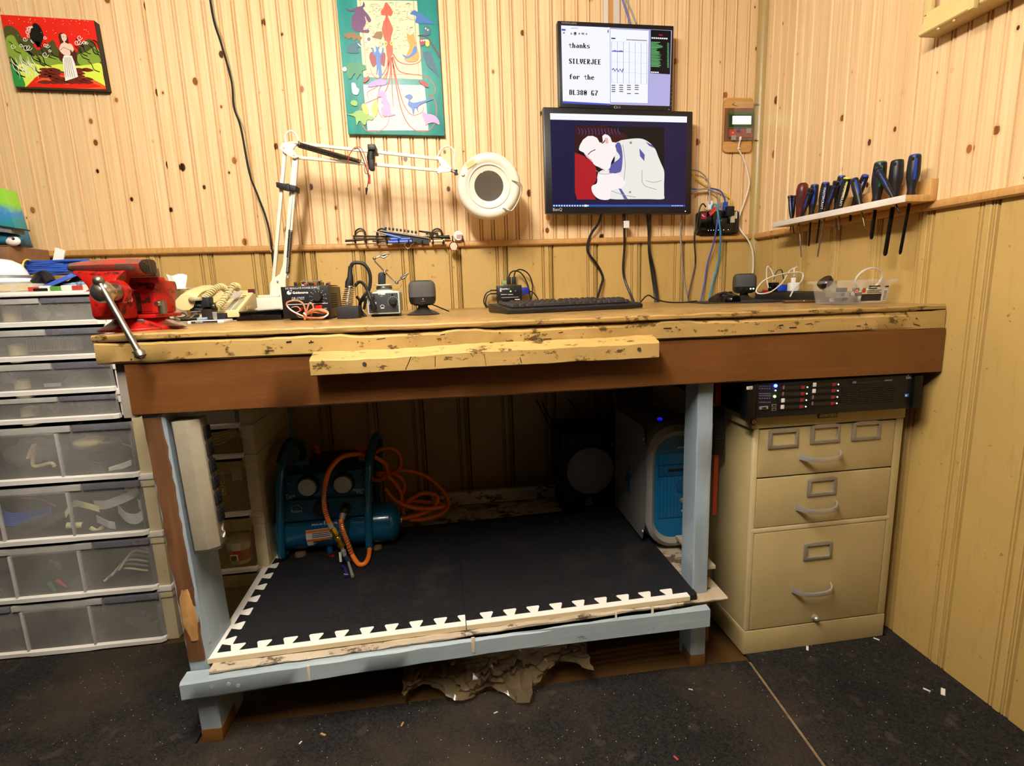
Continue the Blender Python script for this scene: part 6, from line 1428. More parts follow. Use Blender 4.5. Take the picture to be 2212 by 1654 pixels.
item([(690, 205, -.034), (1450, 325, -.034)], .0030, 'spring_steel', 'steel_ruler', 'long steel scraper lying diagonally on the rack', 'tool', 4)
solo(MB().add([kp(690, 215, -.030), kp(1440, 335, -.030), kp(1450, 420, -.030), kp(1200, 400, -.030), kp(690, 260, -.030)]+[kp(690, 215, -.026), kp(1440, 335, -.026), kp(1450, 420, -.026), kp(1200, 400, -.026), kp(690, 260, -.026)], [(0, 1, 2, 3, 4), (9, 8, 7, 6, 5)]+[(i, (i+1) % 5, 5+(i+1) % 5, 5+i) for i in range(5)]), 'black_case', 'dark_rubber', 'flat black tool case lying behind the blue markers', 'case')
t = thing('cable_chain', 'segmented black strip with knurled joints on top of the rack', 'tool', kp(1020, 220, -.04))
for k in range(9):
    x = 760+60*k; y = 168+8*k; c = kp(x, y, -.036); MB().box(c.x-.0036, c.x+.0036, -.040, -.030, c.z-.0042, c.z+.0042).build('segment', 'cable_black', t, world=True, bevel=.0008)
t = thing('wire_brush', 'dark bristle brush lying at the right of the rack', 'brush', kp(1480, 250, -.04))
MB().ring([kp(1290, 215, -.034), kp(1600, 262, -.034)], .0030, 6).build('brush_back', 'cable_black', t, world=True)
rr = random.Random(2); br = MB()
for k in range(70):
    x = rr.uniform(1400, 1590); y0 = 215+.12*(x-1400); br.ring([kp(x, y0, -.036), kp(x+rr.uniform(-14, 14), y0+rr.uniform(40, 95), -.040)], .0007, 3)
tag(br.build('bristles', mat('bristle', '2A1E12', .7), t, world=True), kind='stuff')
item([(1480, 375, -.044), (1660, 372, -.044), (1700, 352, -.044)], .0048, 'cream_plastic', 'cream_tube', 'cream plastic tube lying in the right of the rack', 'tube', 12)
item([(1570, 300, -.030), (1680, 310, -.030), (1780, 300, -.030)], .0055, 'cable_black', 'needle_file', 'short black handle at the right end of the rack', 'tool')
solo(MB().ring([kp(*p) for p in ((1090, 375, -.058), (1060, 440, -.058), (1110, 495, -.058), (1155, 470, -.058), (1165, 435, -.058))]+[kp(*p) for p in ((1200, 410, -.058), (1205, 380, -.058))], .0012, 6), 'binder_clip_wire', 'spring_steel', 'bent steel wire clip hanging from the rack', 'clip')
t = thing('solder_reel', 'small white reel with red print hanging on the rack', 'reel', kp(1915, 390, -.02))
MB().lathe([(.016, 0), (.017, .002), (.017, .014), (.016, .016), (1e-6, .016)], 28, Matrix.Translation(kp(1915, 292, -.022)) @ RX(math.pi/2)).build('reel_body', 'white_plastic', t, world=True)
for k in range(3): MB().box(*(lambda a, b: (a.x, b.x, -.0392, -.0385, b.z, a.z))(kp(1890, 275+22*k, -.0385), kp(1990, 283+22*k, -.0385))).build('red_print', 'pot_red', t, world=True)
t = thing('tape_roll', 'red electrical tape roll hanging from the rack', 'tape', kp(1845, 560, -.04))
M_ = Matrix.Translation(kp(1843, 455, -.052)) @ RX(math.pi/2)
MB().lathe([(.0152, -.008), (.0162, -.008), (.0162, .008), (.0152, .008)], 32, M_).build('red_tape', mat('tape_red', 'A82A2E', .4), t, world=True)
MB().lathe([(.0152, .0083), (.0128, .0083), (.0122, .008), (.0122, -.0083), (.0152, -.0083)], 32, M_).build('tape_core', 'cream_plastic', t, world=True)
for x, y in ((1825, 290), (1985, 290)): MB().tube([kp(x, y, -.040), kp(x+4, y+60, -.044), kp(x+10, y+90, -.054), kp(x-4, y+60, -.06)], .0022, 7).build('rack_hook', 'cable_black', rk, world=True)
# ------------------------------------------------------------------ vise
def zt(x): return ZT-.00556*(x+1.887)+.0006
make_worn('vise_red', 'AE1A12', '7E100B', 'BE2A20', '2E1812', .555, .28, (20, 20, 20), .5, 38)
mat('steel', '9A9184', .34, .95, noise=(40, .4, .7), col2='7A746A'); mat('dark_steel', '4A443C', .38, .85); mat('bright_steel', 'B8B0A2', .22, .95)
make_worn('vise_top', '9A2A20', '6A4840', '8A7668', '564A40', .50, .28, (12, 12, 12), .5, 20)
VB = Vector((-1.872, -.745, zt(-1.87)))
vs_ = thing('bench_vise', 'red cast iron bench vise bolted to the bench corner', 'vise', VB, math.radians(-4))
VM = ROOTM[vs_.name]; inv = VM.inverted()
MB().lathe([(.081, 0), (.081, .005), (.068, .011), (.054, .021), (.052, .025), (1e-6, .025)], 36).build('swivel_base', 'vise_red', vs_, bevel=.001)
def prof_x(poly, x0, x1, name, m, bev=.004, par=None): # polygon in y,z
    n = len(poly); vs = []
    for x in (x0, x1): vs += [(x, y, z) for y, z in poly]
    return MB().add(vs, [tuple(range(n))[::-1], tuple(range(n, 2*n))]+[(i, (i+1) % n, n+(i+1) % n, n+i) for i in range(n)]).build(name, m, par or vs_, bevel=bev)
MB().box(-.040, .058, -.045, .055, .0255, .034).build('turntable', 'vise_red', vs_, bevel=.003)
body = prof_x([(-.024, .034), (.050, .034), (.052, .060), (.066, .088), (.064, .104), (.030, .106), (.010, .112), (-.014, .112), (-.018, .095), (-.024, .085)], -.034, .050, 'fixed_jaw', 'vise_red', .006)
prof_x([(-.020, .112), (.004, .112), (.008, .100), (-.016, .098)], -.046, .060, 'jaw_step', 'vise_red', .003)
prof_x([(-.024, .1125), (-.008, .1125), (-.008, .130), (-.024, .130)], -.044, .058, 'jaw_plate', 'steel', .001)
MB().box(-.024, .040, -.0255, -.0242, .040, .078).build('cast_panel', 'vise_red', body, bevel=.001)
text(body, 'SHOP', (-.014, -.0258, .056), (1, 0, 0), (0, 0, 1), .014, 'vise_top', depth=.0006)
# moving jaw: hood below, swan neck, long beam with a ground end
hood = prof_x([(-.098, .027), (-.052, .027), (-.048, .034), (-.048, .082), (-.056, .092), (-.090, .094), (-.104, .080), (-.104, .036)], -.031, .026, 'moving_jaw', 'vise_red', .007)
vs = []; fs = []; sec = [(.084, -.031, .026, -.102, -.050), (.098, -.036, .022, -.100, -.056), (.108, -.046, .024, -.096, -.052), (.118, -.058, .034, -.092, -.044), (.126, -.068, .044, -.088, -.038)]
for z, xa, xb, ya, yb in sec: vs += [(xa, ya, z), (xb, ya, z), (xb, yb, z), (xa, yb, z)]
for i in range(len(sec)-1):
    for k in range(4): fs.append((i*4+k, i*4+(k+1) % 4, (i+1)*4+(k+1) % 4, (i+1)*4+k))
fs += [(0, 1, 2, 3), tuple((len(sec)-1)*4+k for k in range(4))]
MB().add(vs, fs).build('swan_neck', 'vise_red', vs_, bevel=.005)
MB().box(-.022, .020, -.048, .03, .040, .078).build('slide_bar', 'dark_steel', vs_, bevel=.003)
pr = [(-.036, .112), (-.026, .118), (-.026, .142), (-.032, .148), (-.050, .150), (-.078, .146), (-.092, .136), (-.090, .124), (-.070, .112)]
vs = []; fs = []; n = len(pr); xs = [-.084, -.081, -.066, -.040, -.01, .030, .052, .060, .064]; sc = [.40, .62, .78, .92, 1., 1., .96, .92, .84]
for x, s_ in zip(xs, sc): vs += [(x, -.055+(y+.055)*s_, .134+(z-.134)*s_) for y, z in pr]
for i in range(len(xs)-1):
    for k in range(n): fs.append((i*n+k, i*n+(k+1) % n, (i+1)*n+(k+1) % n, (i+1)*n+k))
fs += [tuple(range(n))[::-1], tuple((len(xs)-1)*n+k for k in range(n))]
MB().add(vs, fs).build('top_beam', 'vise_top', vs_, smooth=50)
MB().prism([(-.055+(y+.055)*.82, .134+(z-.134)*.82) for y, z in pr], 'x', .0642, .0665).build('beam_end', 'dark_steel', vs_, bevel=.001)
for a, b in (((.067, -.058, .146), (.067, -.054, .120)), ((.067, -.072, .140), (.067, -.060, .134))): MB().ring([a, b], .0007, 4).build('end_mark', 'steel', vs_)
bl = inv @ at(224, 631, y=-.895)
MB().cyl((bl.x-.002, -.103, bl.z), (bl.x-.001, -.116, bl.z), .024, .022, 24).build('screw_boss', 'vise_red', vs_)
MB().cyl((bl.x-.001, -.116, bl.z), (bl.x, bl.y+.006, bl.z), .0175, .0165, 24).build('screw_collar', 'steel', vs_)
MB().ball(bl, .0215, 22, 14).build('screw_head', 'bright_steel', vs_)
h0 = inv @ at(213, 607, y=-.905); h1 = inv @ at(302, 764, y=-.935)
MB().ring([h0, h0.lerp(h1, .5), h1], .0058, 16).build('handle_bar', 'steel', vs_)
MB().ball(h0, .0098, 16, 10).build('handle_knob', 'steel', vs_)
d_ = (h1-h0).normalized(); MB().ring([h1-d_*.008, h1-d_*.002, h1+d_*.006, h1+d_*.010], [.0065, .0095, .0090, .004], 16).build('handle_knob', 'steel', vs_)
lk = inv @ at(352, 672, y=-.79)
MB().cyl((lk.x, lk.y, .034), (lk.x, lk.y, .062), .0080, .0080, 16).build('lock_pin', 'steel', vs_)
MB().cyl((lk.x-.004, lk.y-.013, .055), (lk.x, lk.y+.004, .055), .0055, seg=12).build('lock_pin', 'bright_steel', vs_)
wp = inv @ at(382, 703, y=-.775)
MB().lathe([(.021, 0), (.022, .002), (.011, .004), (.006, .005)], 18, Matrix.Translation((wp.x, wp.y, .012)) @ RX(-.1) @ RY(.38)).build('washer_plate', mat('zinc', 'A8A294', .35, .7), vs_)
MB().cyl((wp.x, wp.y, .014), (wp.x+.004, wp.y, .022), .0055, seg=6).build('base_nut', 'steel', vs_)
for k in range(3): MB().tube([(.0265, -.082+.008*k, .072), (.0272, -.080+.008*k, .066), (.0265, -.083+.008*k, .060)], .0018, 6).build('cast_mark', 'vise_top', hood)
# ------------------------------------------------------------------ tissue on the tower corner
ts = thing('tissue_box', 'flat white tissue box with a tissue standing up behind the vise', 'tissue box', (-2.065, -.165, ZTW))
MB().box(-.045, .052, -.045, .05, 0, .004).build('box', 'white_plastic', ts)
vs = []; fs = []
for i in range(9):
    for j in range(5):
        u = i/8; v = j/4; w_ = .020+.012*v; vs.append(((u-.5)*2*w_+.006, .006*math.sin(7*u+2*v), .004+.042*v+.003*math.cos(9*u)*v))
for i in range(8):
    for j in range(4): fs.append((i*5+j, (i+1)*5+j, (i+1)*5+j+1, i*5+j+1))
MB().add(vs, fs).build('tissue', mat('tissue', 'F2EEEA', .9), ts)
# ------------------------------------------------------------------ telephone
mat('phone_cream', 'CDBC86', .4); mat('phone_tan', '9A8C68', .5); mat('key_grey', '8E8C80', .5)  # cream body, darker tan plastic for stand, number keys and mouthpiece
ph = thing('telephone', 'cream desk telephone with a coiled handset cord', 'telephone', (-1.825, -.40, zt(-1.82)))
bx0, bx1, bz_ = -1.880, -1.766, zt(-1.82)
bt = lambda y: .966+(1.022-.966)*(y+.480)/.150
vs = [(bx0, -.480, bz_+.010), (bx1, -.480, bz_+.010), (bx1, -.330, bz_+.030), (bx0, -.330, bz_+.030), (bx0, -.480, bt(-.48)), (bx1, -.480, bt(-.48)), (bx1, -.330, bt(-.33)), (bx0, -.330, bt(-.33))]
MB().add(vs, [(0, 3, 2, 1), (4, 5, 6, 7), (0, 1, 5, 4), (1, 2, 6, 5), (2, 3, 7, 6), (3, 0, 4, 7)]).build('phone_body', 'phone_cream', ph, world=True, bevel=.004)
MB().box(bx0+.01, bx1-.01, -.39, -.34, bz_, bz_+.022).build('phone_stand', 'phone_tan', ph, world=True); MB().box(bx0+.01, bx1-.01, -.475, -.455, bz_, bz_+.012).build('phone_stand', 'phone_tan', ph, world=True)
def on(x, y, h=0.): return Vector((x, y, bt(y)+h))
MB().add([on(-1.835, -.395, .0006), on(-1.795, -.395, .0006), on(-1.795, -.342, .0006), on(-1.835, -.342, .0006)], [(0, 1, 2, 3)]).build('index_card', mat('card_grey', 'A09E94', .5), ph, world=True, smooth=0)
def key(x, y, w_, m):
    p = on(x, y, .0012); MB().add([(x-w_, y-.0038, p.z-.004), (x+w_, y-.0038, p.z-.004), (x+w_, y+.0038, p.z-.001), (x-w_, y+.0038, p.z-.001), (x-w_*.85, y-.003, p.z-.0006), (x+w_*.85, y-.003, p.z-.0006), (x+w_*.85, y+.003, p.z+.0017), (x-w_*.85, y+.003, p.z+.0017)], [(0, 3, 2, 1), (4, 5, 6, 7), (0, 1, 5, 4), (1, 2, 6, 5), (2, 3, 7, 6), (3, 0, 4, 7)]).build('key', m, ph, world=True)
for r_ in range(7):
    for c in range(2): key(-1.796+.015*c, -.472+.0108*r_, .006, 'key_grey')
for r_ in range(4):
    for c in range(3): key(-1.842+.013*c, -.468+.014*r_, .0048, 'phone_tan')
MB().box(-1.782, bx1+.0006, -.352, -.3295, bt(-.352)-.004, bt(-.33)+.002).build('message_lamp', mat('lamp_maroon', '5A1A1E', .25), ph, world=True, bevel=.002)
MB().box(bx1+.0002, bx1+.0014, -.420, -.385, .966, .976).build('side_slot', 'phone_cream', ph, world=True, bevel=.0005)
for k in range(2): p = on(-1.783, -.378-.014*k, .0008); MB().box(p.x-.005, p.x+.005, p.y-.001, p.y+.001, p.z-.0006, p.z+.0008).build('mark', 'lamp_maroon', ph, world=True)
hs_ = [at(398, 648, y=-.50), at(408, 640, y=-.495), at(420, 631, y=-.46), at(436, 625, y=-.41), at(450, 622, y=-.36), at(462, 626, y=-.335)]
vs = []; fs = []; cc = catmull(hs_, 5); n = len(cc)
for i, p in enumerate(cc):
    u = i/(n-1); w_ = .021+.004*abs(2*u-1)**2; h_ = .009+.009*max(0, abs(2*u-1)-.62)/.38
    for a_ in range(10):
        t = 2*math.pi*a_/10; vs.append(p+Vector((w_*math.cos(t), 0, h_*math.sin(t)-(h_-.009))))
for i in range(n-1):
    for k in range(10): fs.append((i*10+k, i*10+(k+1) % 10, (i+1)*10+(k+1) % 10, (i+1)*10+k))
fs += [tuple(range(10))[::-1], tuple((n-1)*10+k for k in range(10))]
hnd = MB().add(vs, fs).build('handset', 'phone_cream', ph, world=True)
q = at(420, 646, y=-.505); MB().lathe([(.017, 0), (.018, .004), (.015, .009)], 20, Matrix.Translation(q-Vector((0, -.008, .004)))).build('mouthpiece', 'phone_tan', hnd, world=True)
def coilcord(path, R_, r, turns):
    c = catmull(path, 24); n = len(c)-1; pts = []; steps = turns*9
    for i in range(steps+1):
        t = i/steps*n; k = min(int(t), n-1); p = c[k].lerp(c[k+1], t-k); d = (c[min(k+1, n)]-c[max(k-1, 0)]).normalized(); u = Vector((0, 0, 1)); s_ = d.cross(u)
        if s_.length < .1: s_ = Vector((1, 0, 0))
        s_.normalize(); u = s_.cross(d); a_ = 2*math.pi*turns*i/steps; pts.append(p+(u*math.cos(a_)+s_*math.sin(a_))*R_)
    return MB().ring(pts, r, 6)
coilcord([at(441, 645, y=-.49), at(452, 635, y=-.475), at(465, 624, y=-.455), at(477, 619, y=-.44), at(488, 625, y=-.42)], .0078, .0021, 13).build('coiled_cord', 'phone_cream', ph, world=True)
coilcord([at(471, 662, y=-.505), at(480, 652, y=-.49), at(492, 635, y=-.465), at(503, 619, y=-.445), at(511, 618, y=-.43), at(515, 625, y=-.42)], .0078, .0021, 15).build('coiled_cord', 'phone_cream', ph, world=True)
# ------------------------------------------------------------------ clutter in front of the telephone
def bp(px, py, y): return at(px, py, y=y)
def raised(pts): return [Vector((p.x, p.y, max(p.z, zt(p.x)+.004))) for p in pts]
t = thing('lettered_board', 'thin white lettered panel lying at the bench front', 'panel', (-1.83, -.50, zt(-1.83)))
a, b = bp(404, 700, -.53), bp(485, 694, -.53)
MB().box(-1.875, b.x, -.535, -.40, zt(-1.83), zt(-1.83)+.007).build('panel', 'gloss_white', t, world=True, bevel=.001)
a, b = bp(413, 700, -.5355), bp(470, 696, -.5355); MB().box(a.x, b.x, -.5358, -.5352, zt(-1.83)+.001, zt(-1.83)+.0055).build('dark_strip', 'ink_dark', t, world=True)
text(t, 'MIDWEST', (bp(423, 700, -.536).x, -.5362, zt(-1.83)+.0016), (1, 0, 0), (0, 0, 1), .0042, 'gloss_white', world=True)
t = thing('black_clamp_stand', 'heap of black bracket arms and rods beside the vise', 'bracket', (-1.84, -.47, zt(-1.84)))
zz = zt(-1.84)+.0095
for p0, p1, r0, m in (((367, 655), (470, 662), .0085, 'gloss_black'), ((367, 668), (460, 672), .006, 'dark_rubber'), ((365, 683), (440, 682), .004, 'cable_black'), ((410, 656), (455, 655), .010, 'dark_rubber'), ((372, 676), (470, 668), .004, 'dark_bronze')):
    q = raised([bp(*p0, -.49), bp(*p1, -.47)]); q = [Vector((max(v.x, -1.884), v.y, v.z)) for v in q]; MB().ring(q, r0, 8).build('arm', m, t, world=True)
q = bp(447, 655, -.49); MB().box(q.x-.012, q.x+.010, -.50, -.47, q.z-.010, q.z+.016).build('clamp_head', 'dark_rubber', t, world=True, bevel=.003)
q = bp(462, 662, -.49); MB().ball(q, .009, 12, 8).build('clamp_knob', 'dark_steel', t, world=True)
q = bp(452, 674, -.49); MB().box(q.x-.012, q.x+.014, -.51, -.47, zz, q.z+.008).build('square_post', 'dark_steel', t, world=True, bevel=.002)
solo(MB().tube(raised([bp(378, 685, -.53), bp(385, 678, -.53), bp(396, 676, -.53), bp(404, 681, -.53), bp(395, 686, -.53)]), .0028, 8, 6, True), 'chain_link', 'steel', 'steel chain link beside the vise base', 'link')
solo(MB().tube(raised([bp(396, 686, -.52), bp(410, 685, -.52), bp(420, 678, -.52), bp(428, 677, -.52)]), .0030, 8), 'steel_hook', 'steel', 'bent steel hook next to the chain link', 'hook')
solo(MB().tube(raised([bp(366, 690, -.50), bp(400, 691, -.505), bp(450, 690, -.505), bp(476, 686, -.50)]), .0030, 7), 'test_lead', 'cable_black', 'black test lead along the front of the bracket heap', 'cable')
solo(MB().cyl(bp(427, 690, -.512)+Vector((0, 0, .001)), bp(448, 688, -.512)+Vector((0, 0, .001)), .0036, .0030), 'screwdriver_bit', mat('pale_blue', '7F96AA', .4), 'pale blue pen tip lying on the white panel', 'pen')
t = thing('toggle_switch', 'small metal toggle switch with a black body', 'switch', (bp(468, 688, -.50).x, -.50, zt(-1.83)+.0075))
MB().box(-.012, .004, -.006, .006, 0, .020).build('metal_yoke', 'worn_chrome', t, bevel=.001); MB().box(.005, .026, -.007, .007, .001, .016).build('switch_body', 'grip_black', t, bevel=.001); MB().ball((-.018, 0, .008), .0045, 10, 8).build('terminal', 'brass', t)
t = thing('black_tray', 'shallow glossy black tray tilted in front of the lamp base', 'tray', (-1.742, -.455, zt(-1.74)))
a, b = bp(485, 694, -.47), bp(610, 690, -.47)
MB().add([(a.x, -.475, zt(a.x)), (b.x, -.475, zt(b.x)), (b.x, -.475, zt(b.x)+.027), (a.x, -.475, zt(a.x)+.021), (a.x+.004, -.36, zt(a.x)), (b.x+.004, -.36, zt(b.x)), (b.x+.004, -.36, zt(b.x)+.031), (a.x+.004, -.36, zt(a.x)+.026)], [(0, 1, 2, 3), (1, 5, 6, 2), (5, 4, 7, 6), (4, 0, 3, 7), (0, 4, 5, 1), (3, 2, 6, 7)]).build('tray_body', 'gloss_black', t, world=True, bevel=.003)
MB().ring([(a.x, -.477, zt(a.x)+.021), (b.x, -.477, zt(b.x)+.027)], .0022, 6).build('tray_rim', 'bezel', t, world=True)
# ------------------------------------------------------------------ magnifier lamp
mat('lamp_white', 'DCD6C4', .35); mat('lamp_grey', 'B8B2A0', .4); mat('spring_dark', '55504A', .35, .8)  # lamp off-white, a duller unused second tone, spring metal
YL = -.19
lm = thing('magnifier_lamp', 'white swing arm magnifier lamp reaching across the wall', 'lamp', (-1.77, -.19, zt(-1.77)))
def lpx(px, py, y=YL): return at(px, py, y=y)
MB().box(-1.817, -1.722, -.235, -.10, zt(-1.77), .999).build('base_block', 'lamp_white', lm, world=True, bevel=.006)
MB().box(-1.800, -1.735, -.22, -.12, .9992, 1.006).build('base_cap', 'lamp_white', lm, world=True, bevel=.003)
pp = [(588, 634), (618, 634), (618, 588), (609, 588), (594, 604), (584, 612)]
def plate(pxs, y0, y1, name, m, bev=.0015):
    f = [at(*p, y=(y0+y1)/2) for p in pxs]; n = len(f); v0 = [Vector((p.x, y0, p.z)) for p in f]; v1 = [Vector((p.x, y1, p.z)) for p in f]
    return MB().add(v0+v1, [tuple(range(n)), tuple(range(n, 2*n))[::-1]]+[(i, (i+1) % n, n+(i+1) % n, n+i) for i in range(n)]).build(name, m, lm, world=True, bevel=bev)
plate([(585, 640), (616, 640), (616, 606), (624, 560), (618, 556), (606, 592), (590, 603), (585, 612)], -.205, -.200, 'lower_bracket', 'lamp_white'); plate([(585, 640), (616, 640), (616, 606), (624, 560), (618, 556), (606, 592), (590, 603), (585, 612)], -.180, -.175, 'lower_bracket', 'lamp_white')
def bar(p0, p1, w_, name='arm_bar', m='lamp_white', y=YL, th=.010):
    a, b = lpx(*p0, y), lpx(*p1, y); d = (b-a).normalized(); s_ = Vector((d.z, 0, -d.x))*w_/2; t_ = Vector((0, th/2, 0))
    return MB().add([a-s_-t_, a+s_-t_, b+s_-t_, b-s_-t_, a-s_+t_, a+s_+t_, b+s_+t_, b-s_+t_], [(0, 1, 2, 3), (7, 6, 5, 4), (0, 4, 5, 1), (1, 5, 6, 2), (2, 6, 7, 3), (3, 7, 4, 0)]).build(name, m, lm, world=True, bevel=.001)
bar((591, 610), (616, 322), .010); bar((613, 600), (637, 336), .011); bar((622, 600), (643, 336), .006, th=.014)
bar((646, 310), (946, 343), .009); bar((642, 340), (946, 368), .009)
plate([(606, 319), (612, 310), (634, 306), (642, 309), (632, 323), (638, 333), (645, 338), (636, 341), (616, 330)], -.207, -.202, 'elbow_plate', 'lamp_white'); plate([(606, 319), (612, 310), (634, 306), (642, 309), (632, 323), (638, 333), (645, 338), (636, 341), (616, 330)], -.178, -.173, 'elbow_plate', 'lamp_white')
plate([(943, 339), (951, 339), (974, 361), (973, 369), (962, 371), (946, 373), (943, 367), (954, 357)], -.207, -.202, 'head_plate', 'lamp_white'); plate([(943, 339), (951, 339), (974, 361), (973, 369), (962, 371), (946, 373), (943, 367), (954, 357)], -.178, -.173, 'head_plate', 'lamp_white')
for p in ((613, 319), (635, 335), (637, 309), (947, 344), (945, 369), (968, 362), (600, 608)): q = lpx(*p, -.205); MB().cyl(q+Vector((0, -.004, 0)), Vector((q.x, -.176, q.z)), .003, seg=10).build('rivet', 'worn_chrome', lm, world=True)
def helix(a, b, R_, r, turns): 
    return coilcord([a, a.lerp(b, .5), b], R_, r, turns)
helix(lpx(645, 311, -.215), lpx(778, 349, -.215), .0055, .0017, 46).build('spring', 'spring_dark', lm, world=True); helix(lpx(645, 314, -.165), lpx(778, 353, -.165), .0055, .0017, 46).build('spring', 'spring_dark', lm, world=True)
helix(lpx(621, 590, -.20), lpx(628, 497, -.20), .0055, .0017, 34).build('spring', 'spring_dark', lm, world=True)
MB().ring([lpx(778, 349, -.215), lpx(786, 353, -.20)], .0014, 6).build('spring_hook', 'worn_chrome', lm, world=True); MB().ring([lpx(638, 309, -.205), lpx(645, 312, -.215)], .0014, 6).build('spring_hook', 'worn_chrome', lm, world=True)
st = MB(); a, b = lpx(602, 400), lpx(645, 409)
MB().add([Vector((p.x, y, p.z)) for y in (-.215, -.165) for p in (lpx(601, 396), lpx(644, 404), lpx(643, 416), lpx(602, 407))], [(0, 1, 2, 3), (7, 6, 5, 4), (0, 4, 5, 1), (1, 5, 6, 2), (2, 6, 7, 3), (3, 7, 4, 0)]).build('cable_strap', 'grip_black', lm, world=True, bevel=.002)
q = lpx(622, 404, -.218); MB().box(q.x-.005, q.x+.005, -.222, -.216, q.z-.009, q.z+.010).build('strap_buckle', 'grip_black', lm, world=True, bevel=.001)
MB().tube([lpx(619, 312, -.18), lpx(616, 295, -.17), lpx(625, 283, -.17), lpx(638, 288, -.17), lpx(646, 305, -.18)], .0032, 8).build('cord', 'lamp_white', lm, world=True)
MB().tube([lpx(944, 340, -.18), lpx(954, 322, -.17), lpx(968, 316, -.17), lpx(981, 326, -.17), lpx(980, 350, -.18), lpx(984, 369, -.19)], .0032, 8).build('cord', 'lamp_white', lm, world=True)
MB().cyl(lpx(970, 366, -.19), lpx(988, 374, -.19), .005, seg=10).build('swivel', 'worn_chrome', lm, world=True)
MB().cyl(lpx(984, 367, -.19), lpx(986, 378, -.19), .006, seg=10).build('swivel_nut', 'dark_rubber', lm, world=True)
# head: round shade tipped a little towards the room
hc = at(1056, 402, y=-.20); hr = (at(1126, 402, y=-.20)-hc).length*.985
HM = Matrix.Translation(hc) @ RZ(math.radians(-4)) @ RX(math.radians(95))
head = MB().lathe([(hr*.93, -.052), (hr*.985, -.040), (hr, -.020), (hr*.985, -.004), (hr*.94, .007), (hr*.86, .013), (hr*.74, .012), (hr*.68, .007), (hr*.645, .004)], 48, HM).build('shade', 'lamp_white', lm, world=True, smooth=50)
MB().lathe([(hr*.65, .002), (hr*.655, .009), (hr*.62, .009), (hr*.61, .003), (hr*.61, -.03)], 48, HM).build('lens_ring', 'lamp_white', head, world=True)
MB().lathe([(hr*.615, .000), (hr*.45, .004), (hr*.2, .006), (1e-6, .0065)], 40, HM).build('lens', mat('lens_glass', '3A2E20', .03, alpha=.72, spec=.9, coat=.5), head, world=True)
MB().lathe([(hr*.60, -.029), (1e-6, -.029)], 40, HM).build('lens_well', mat('well_brown', '3E3226', .5), head, world=True)
def hp_(u, v, h): return HM @ Vector((u*hr, v*hr, h))
ih = HM.inverted()
def onhead(px, py, h): 
    p = ih @ at(px, py, y=hc.y-.015); return HM @ Vector((p.x, p.y, h))
MB().add([onhead(*p, .0145) for p in ((1003, 353), (1024, 342), (1030, 352), (1009, 365))], [(0, 1, 2, 3)]).build('paper_label', mat('label_cream', 'D9CB8C', .6), head, world=True, smooth=0)
for k in range(5): MB().ring([onhead(1006+1.3*k, 355+2.2*k, .0149), onhead(1022+1.3*k, 346+2.2*k, .0149)], .0004, 4).build('label_line', mat('line_tan', '8A7A44', .6), head, world=True)
MB().lathe([(.0055, 0), (.0055, .006), (.004, .008), (1e-6, .008)], 16, Matrix.Translation(onhead(1000, 376, .011)) @ HM.to_3x3().to_4x4()).build('push_switch', 'white_plastic', head, world=True)
MB().tube([onhead(1106, 390, .012), onhead(1116, 394, .022), onhead(1125, 400, .024), onhead(1126, 414, .022), onhead(1118, 436, .022), onhead(1106, 454, .022), onhead(1096, 453, .022), onhead(1086, 449, .012)], .0021, 8).build('wire_handle', 'worn_chrome', head, world=True)
# black spring clamp with test leads clipped on the lamp arm
sc_ = thing('spring_clamp', 'black spring clamp with red and black leads clipped on the lamp arm', 'clamp', at(805, 340, y=-.21))
def cpx(px, py, y=-.225): return at(px, py, y=y)
MB().ring([cpx(803, 318), cpx(801, 340, -.23), cpx(803, 366)], [.010, .0125, .009], 10).build('clamp_jaw', 'grip_black', sc_, world=True)
MB().box(*(lambda a, b: (a.x, b.x, -.245, -.16, b.z, a.z))(cpx(795, 314), cpx(813, 327))).build('clamp_top', 'dark_rubber', sc_, world=True, bevel=.004)
MB().box(*(lambda a, b: (a.x, b.x, -.240, -.215, b.z, a.z))(cpx(797, 344), cpx(810, 369))).build('clamp_grip', 'grip_black', sc_, world=True, bevel=.005)
for pts, m in ((((751, 350), (757, 330), (768, 318), (780, 320), (789, 340), (794, 362), (797, 378)), 'cable_red'), (((765, 322), (775, 322), (785, 345), (792, 365), (796, 385), (794, 400), (791, 410)), 'cable_black'), (((789, 352), (788, 368), (791, 375), (796, 370), (793, 350)), 'cable_red')):
    MB().tube([cpx(*p, -.24) for p in pts], .0014, 6).build('test_lead', m, sc_, world=True)
MB().cyl(cpx(798, 377, -.24), cpx(798, 397, -.24), .0028, .0034, 10).build('red_clip', 'red_plastic', sc_, world=True); MB().cyl(cpx(792, 406, -.24), cpx(791, 421, -.24), .0042, .0016, 10).build('black_clip', 'grip_black', sc_, world=True)
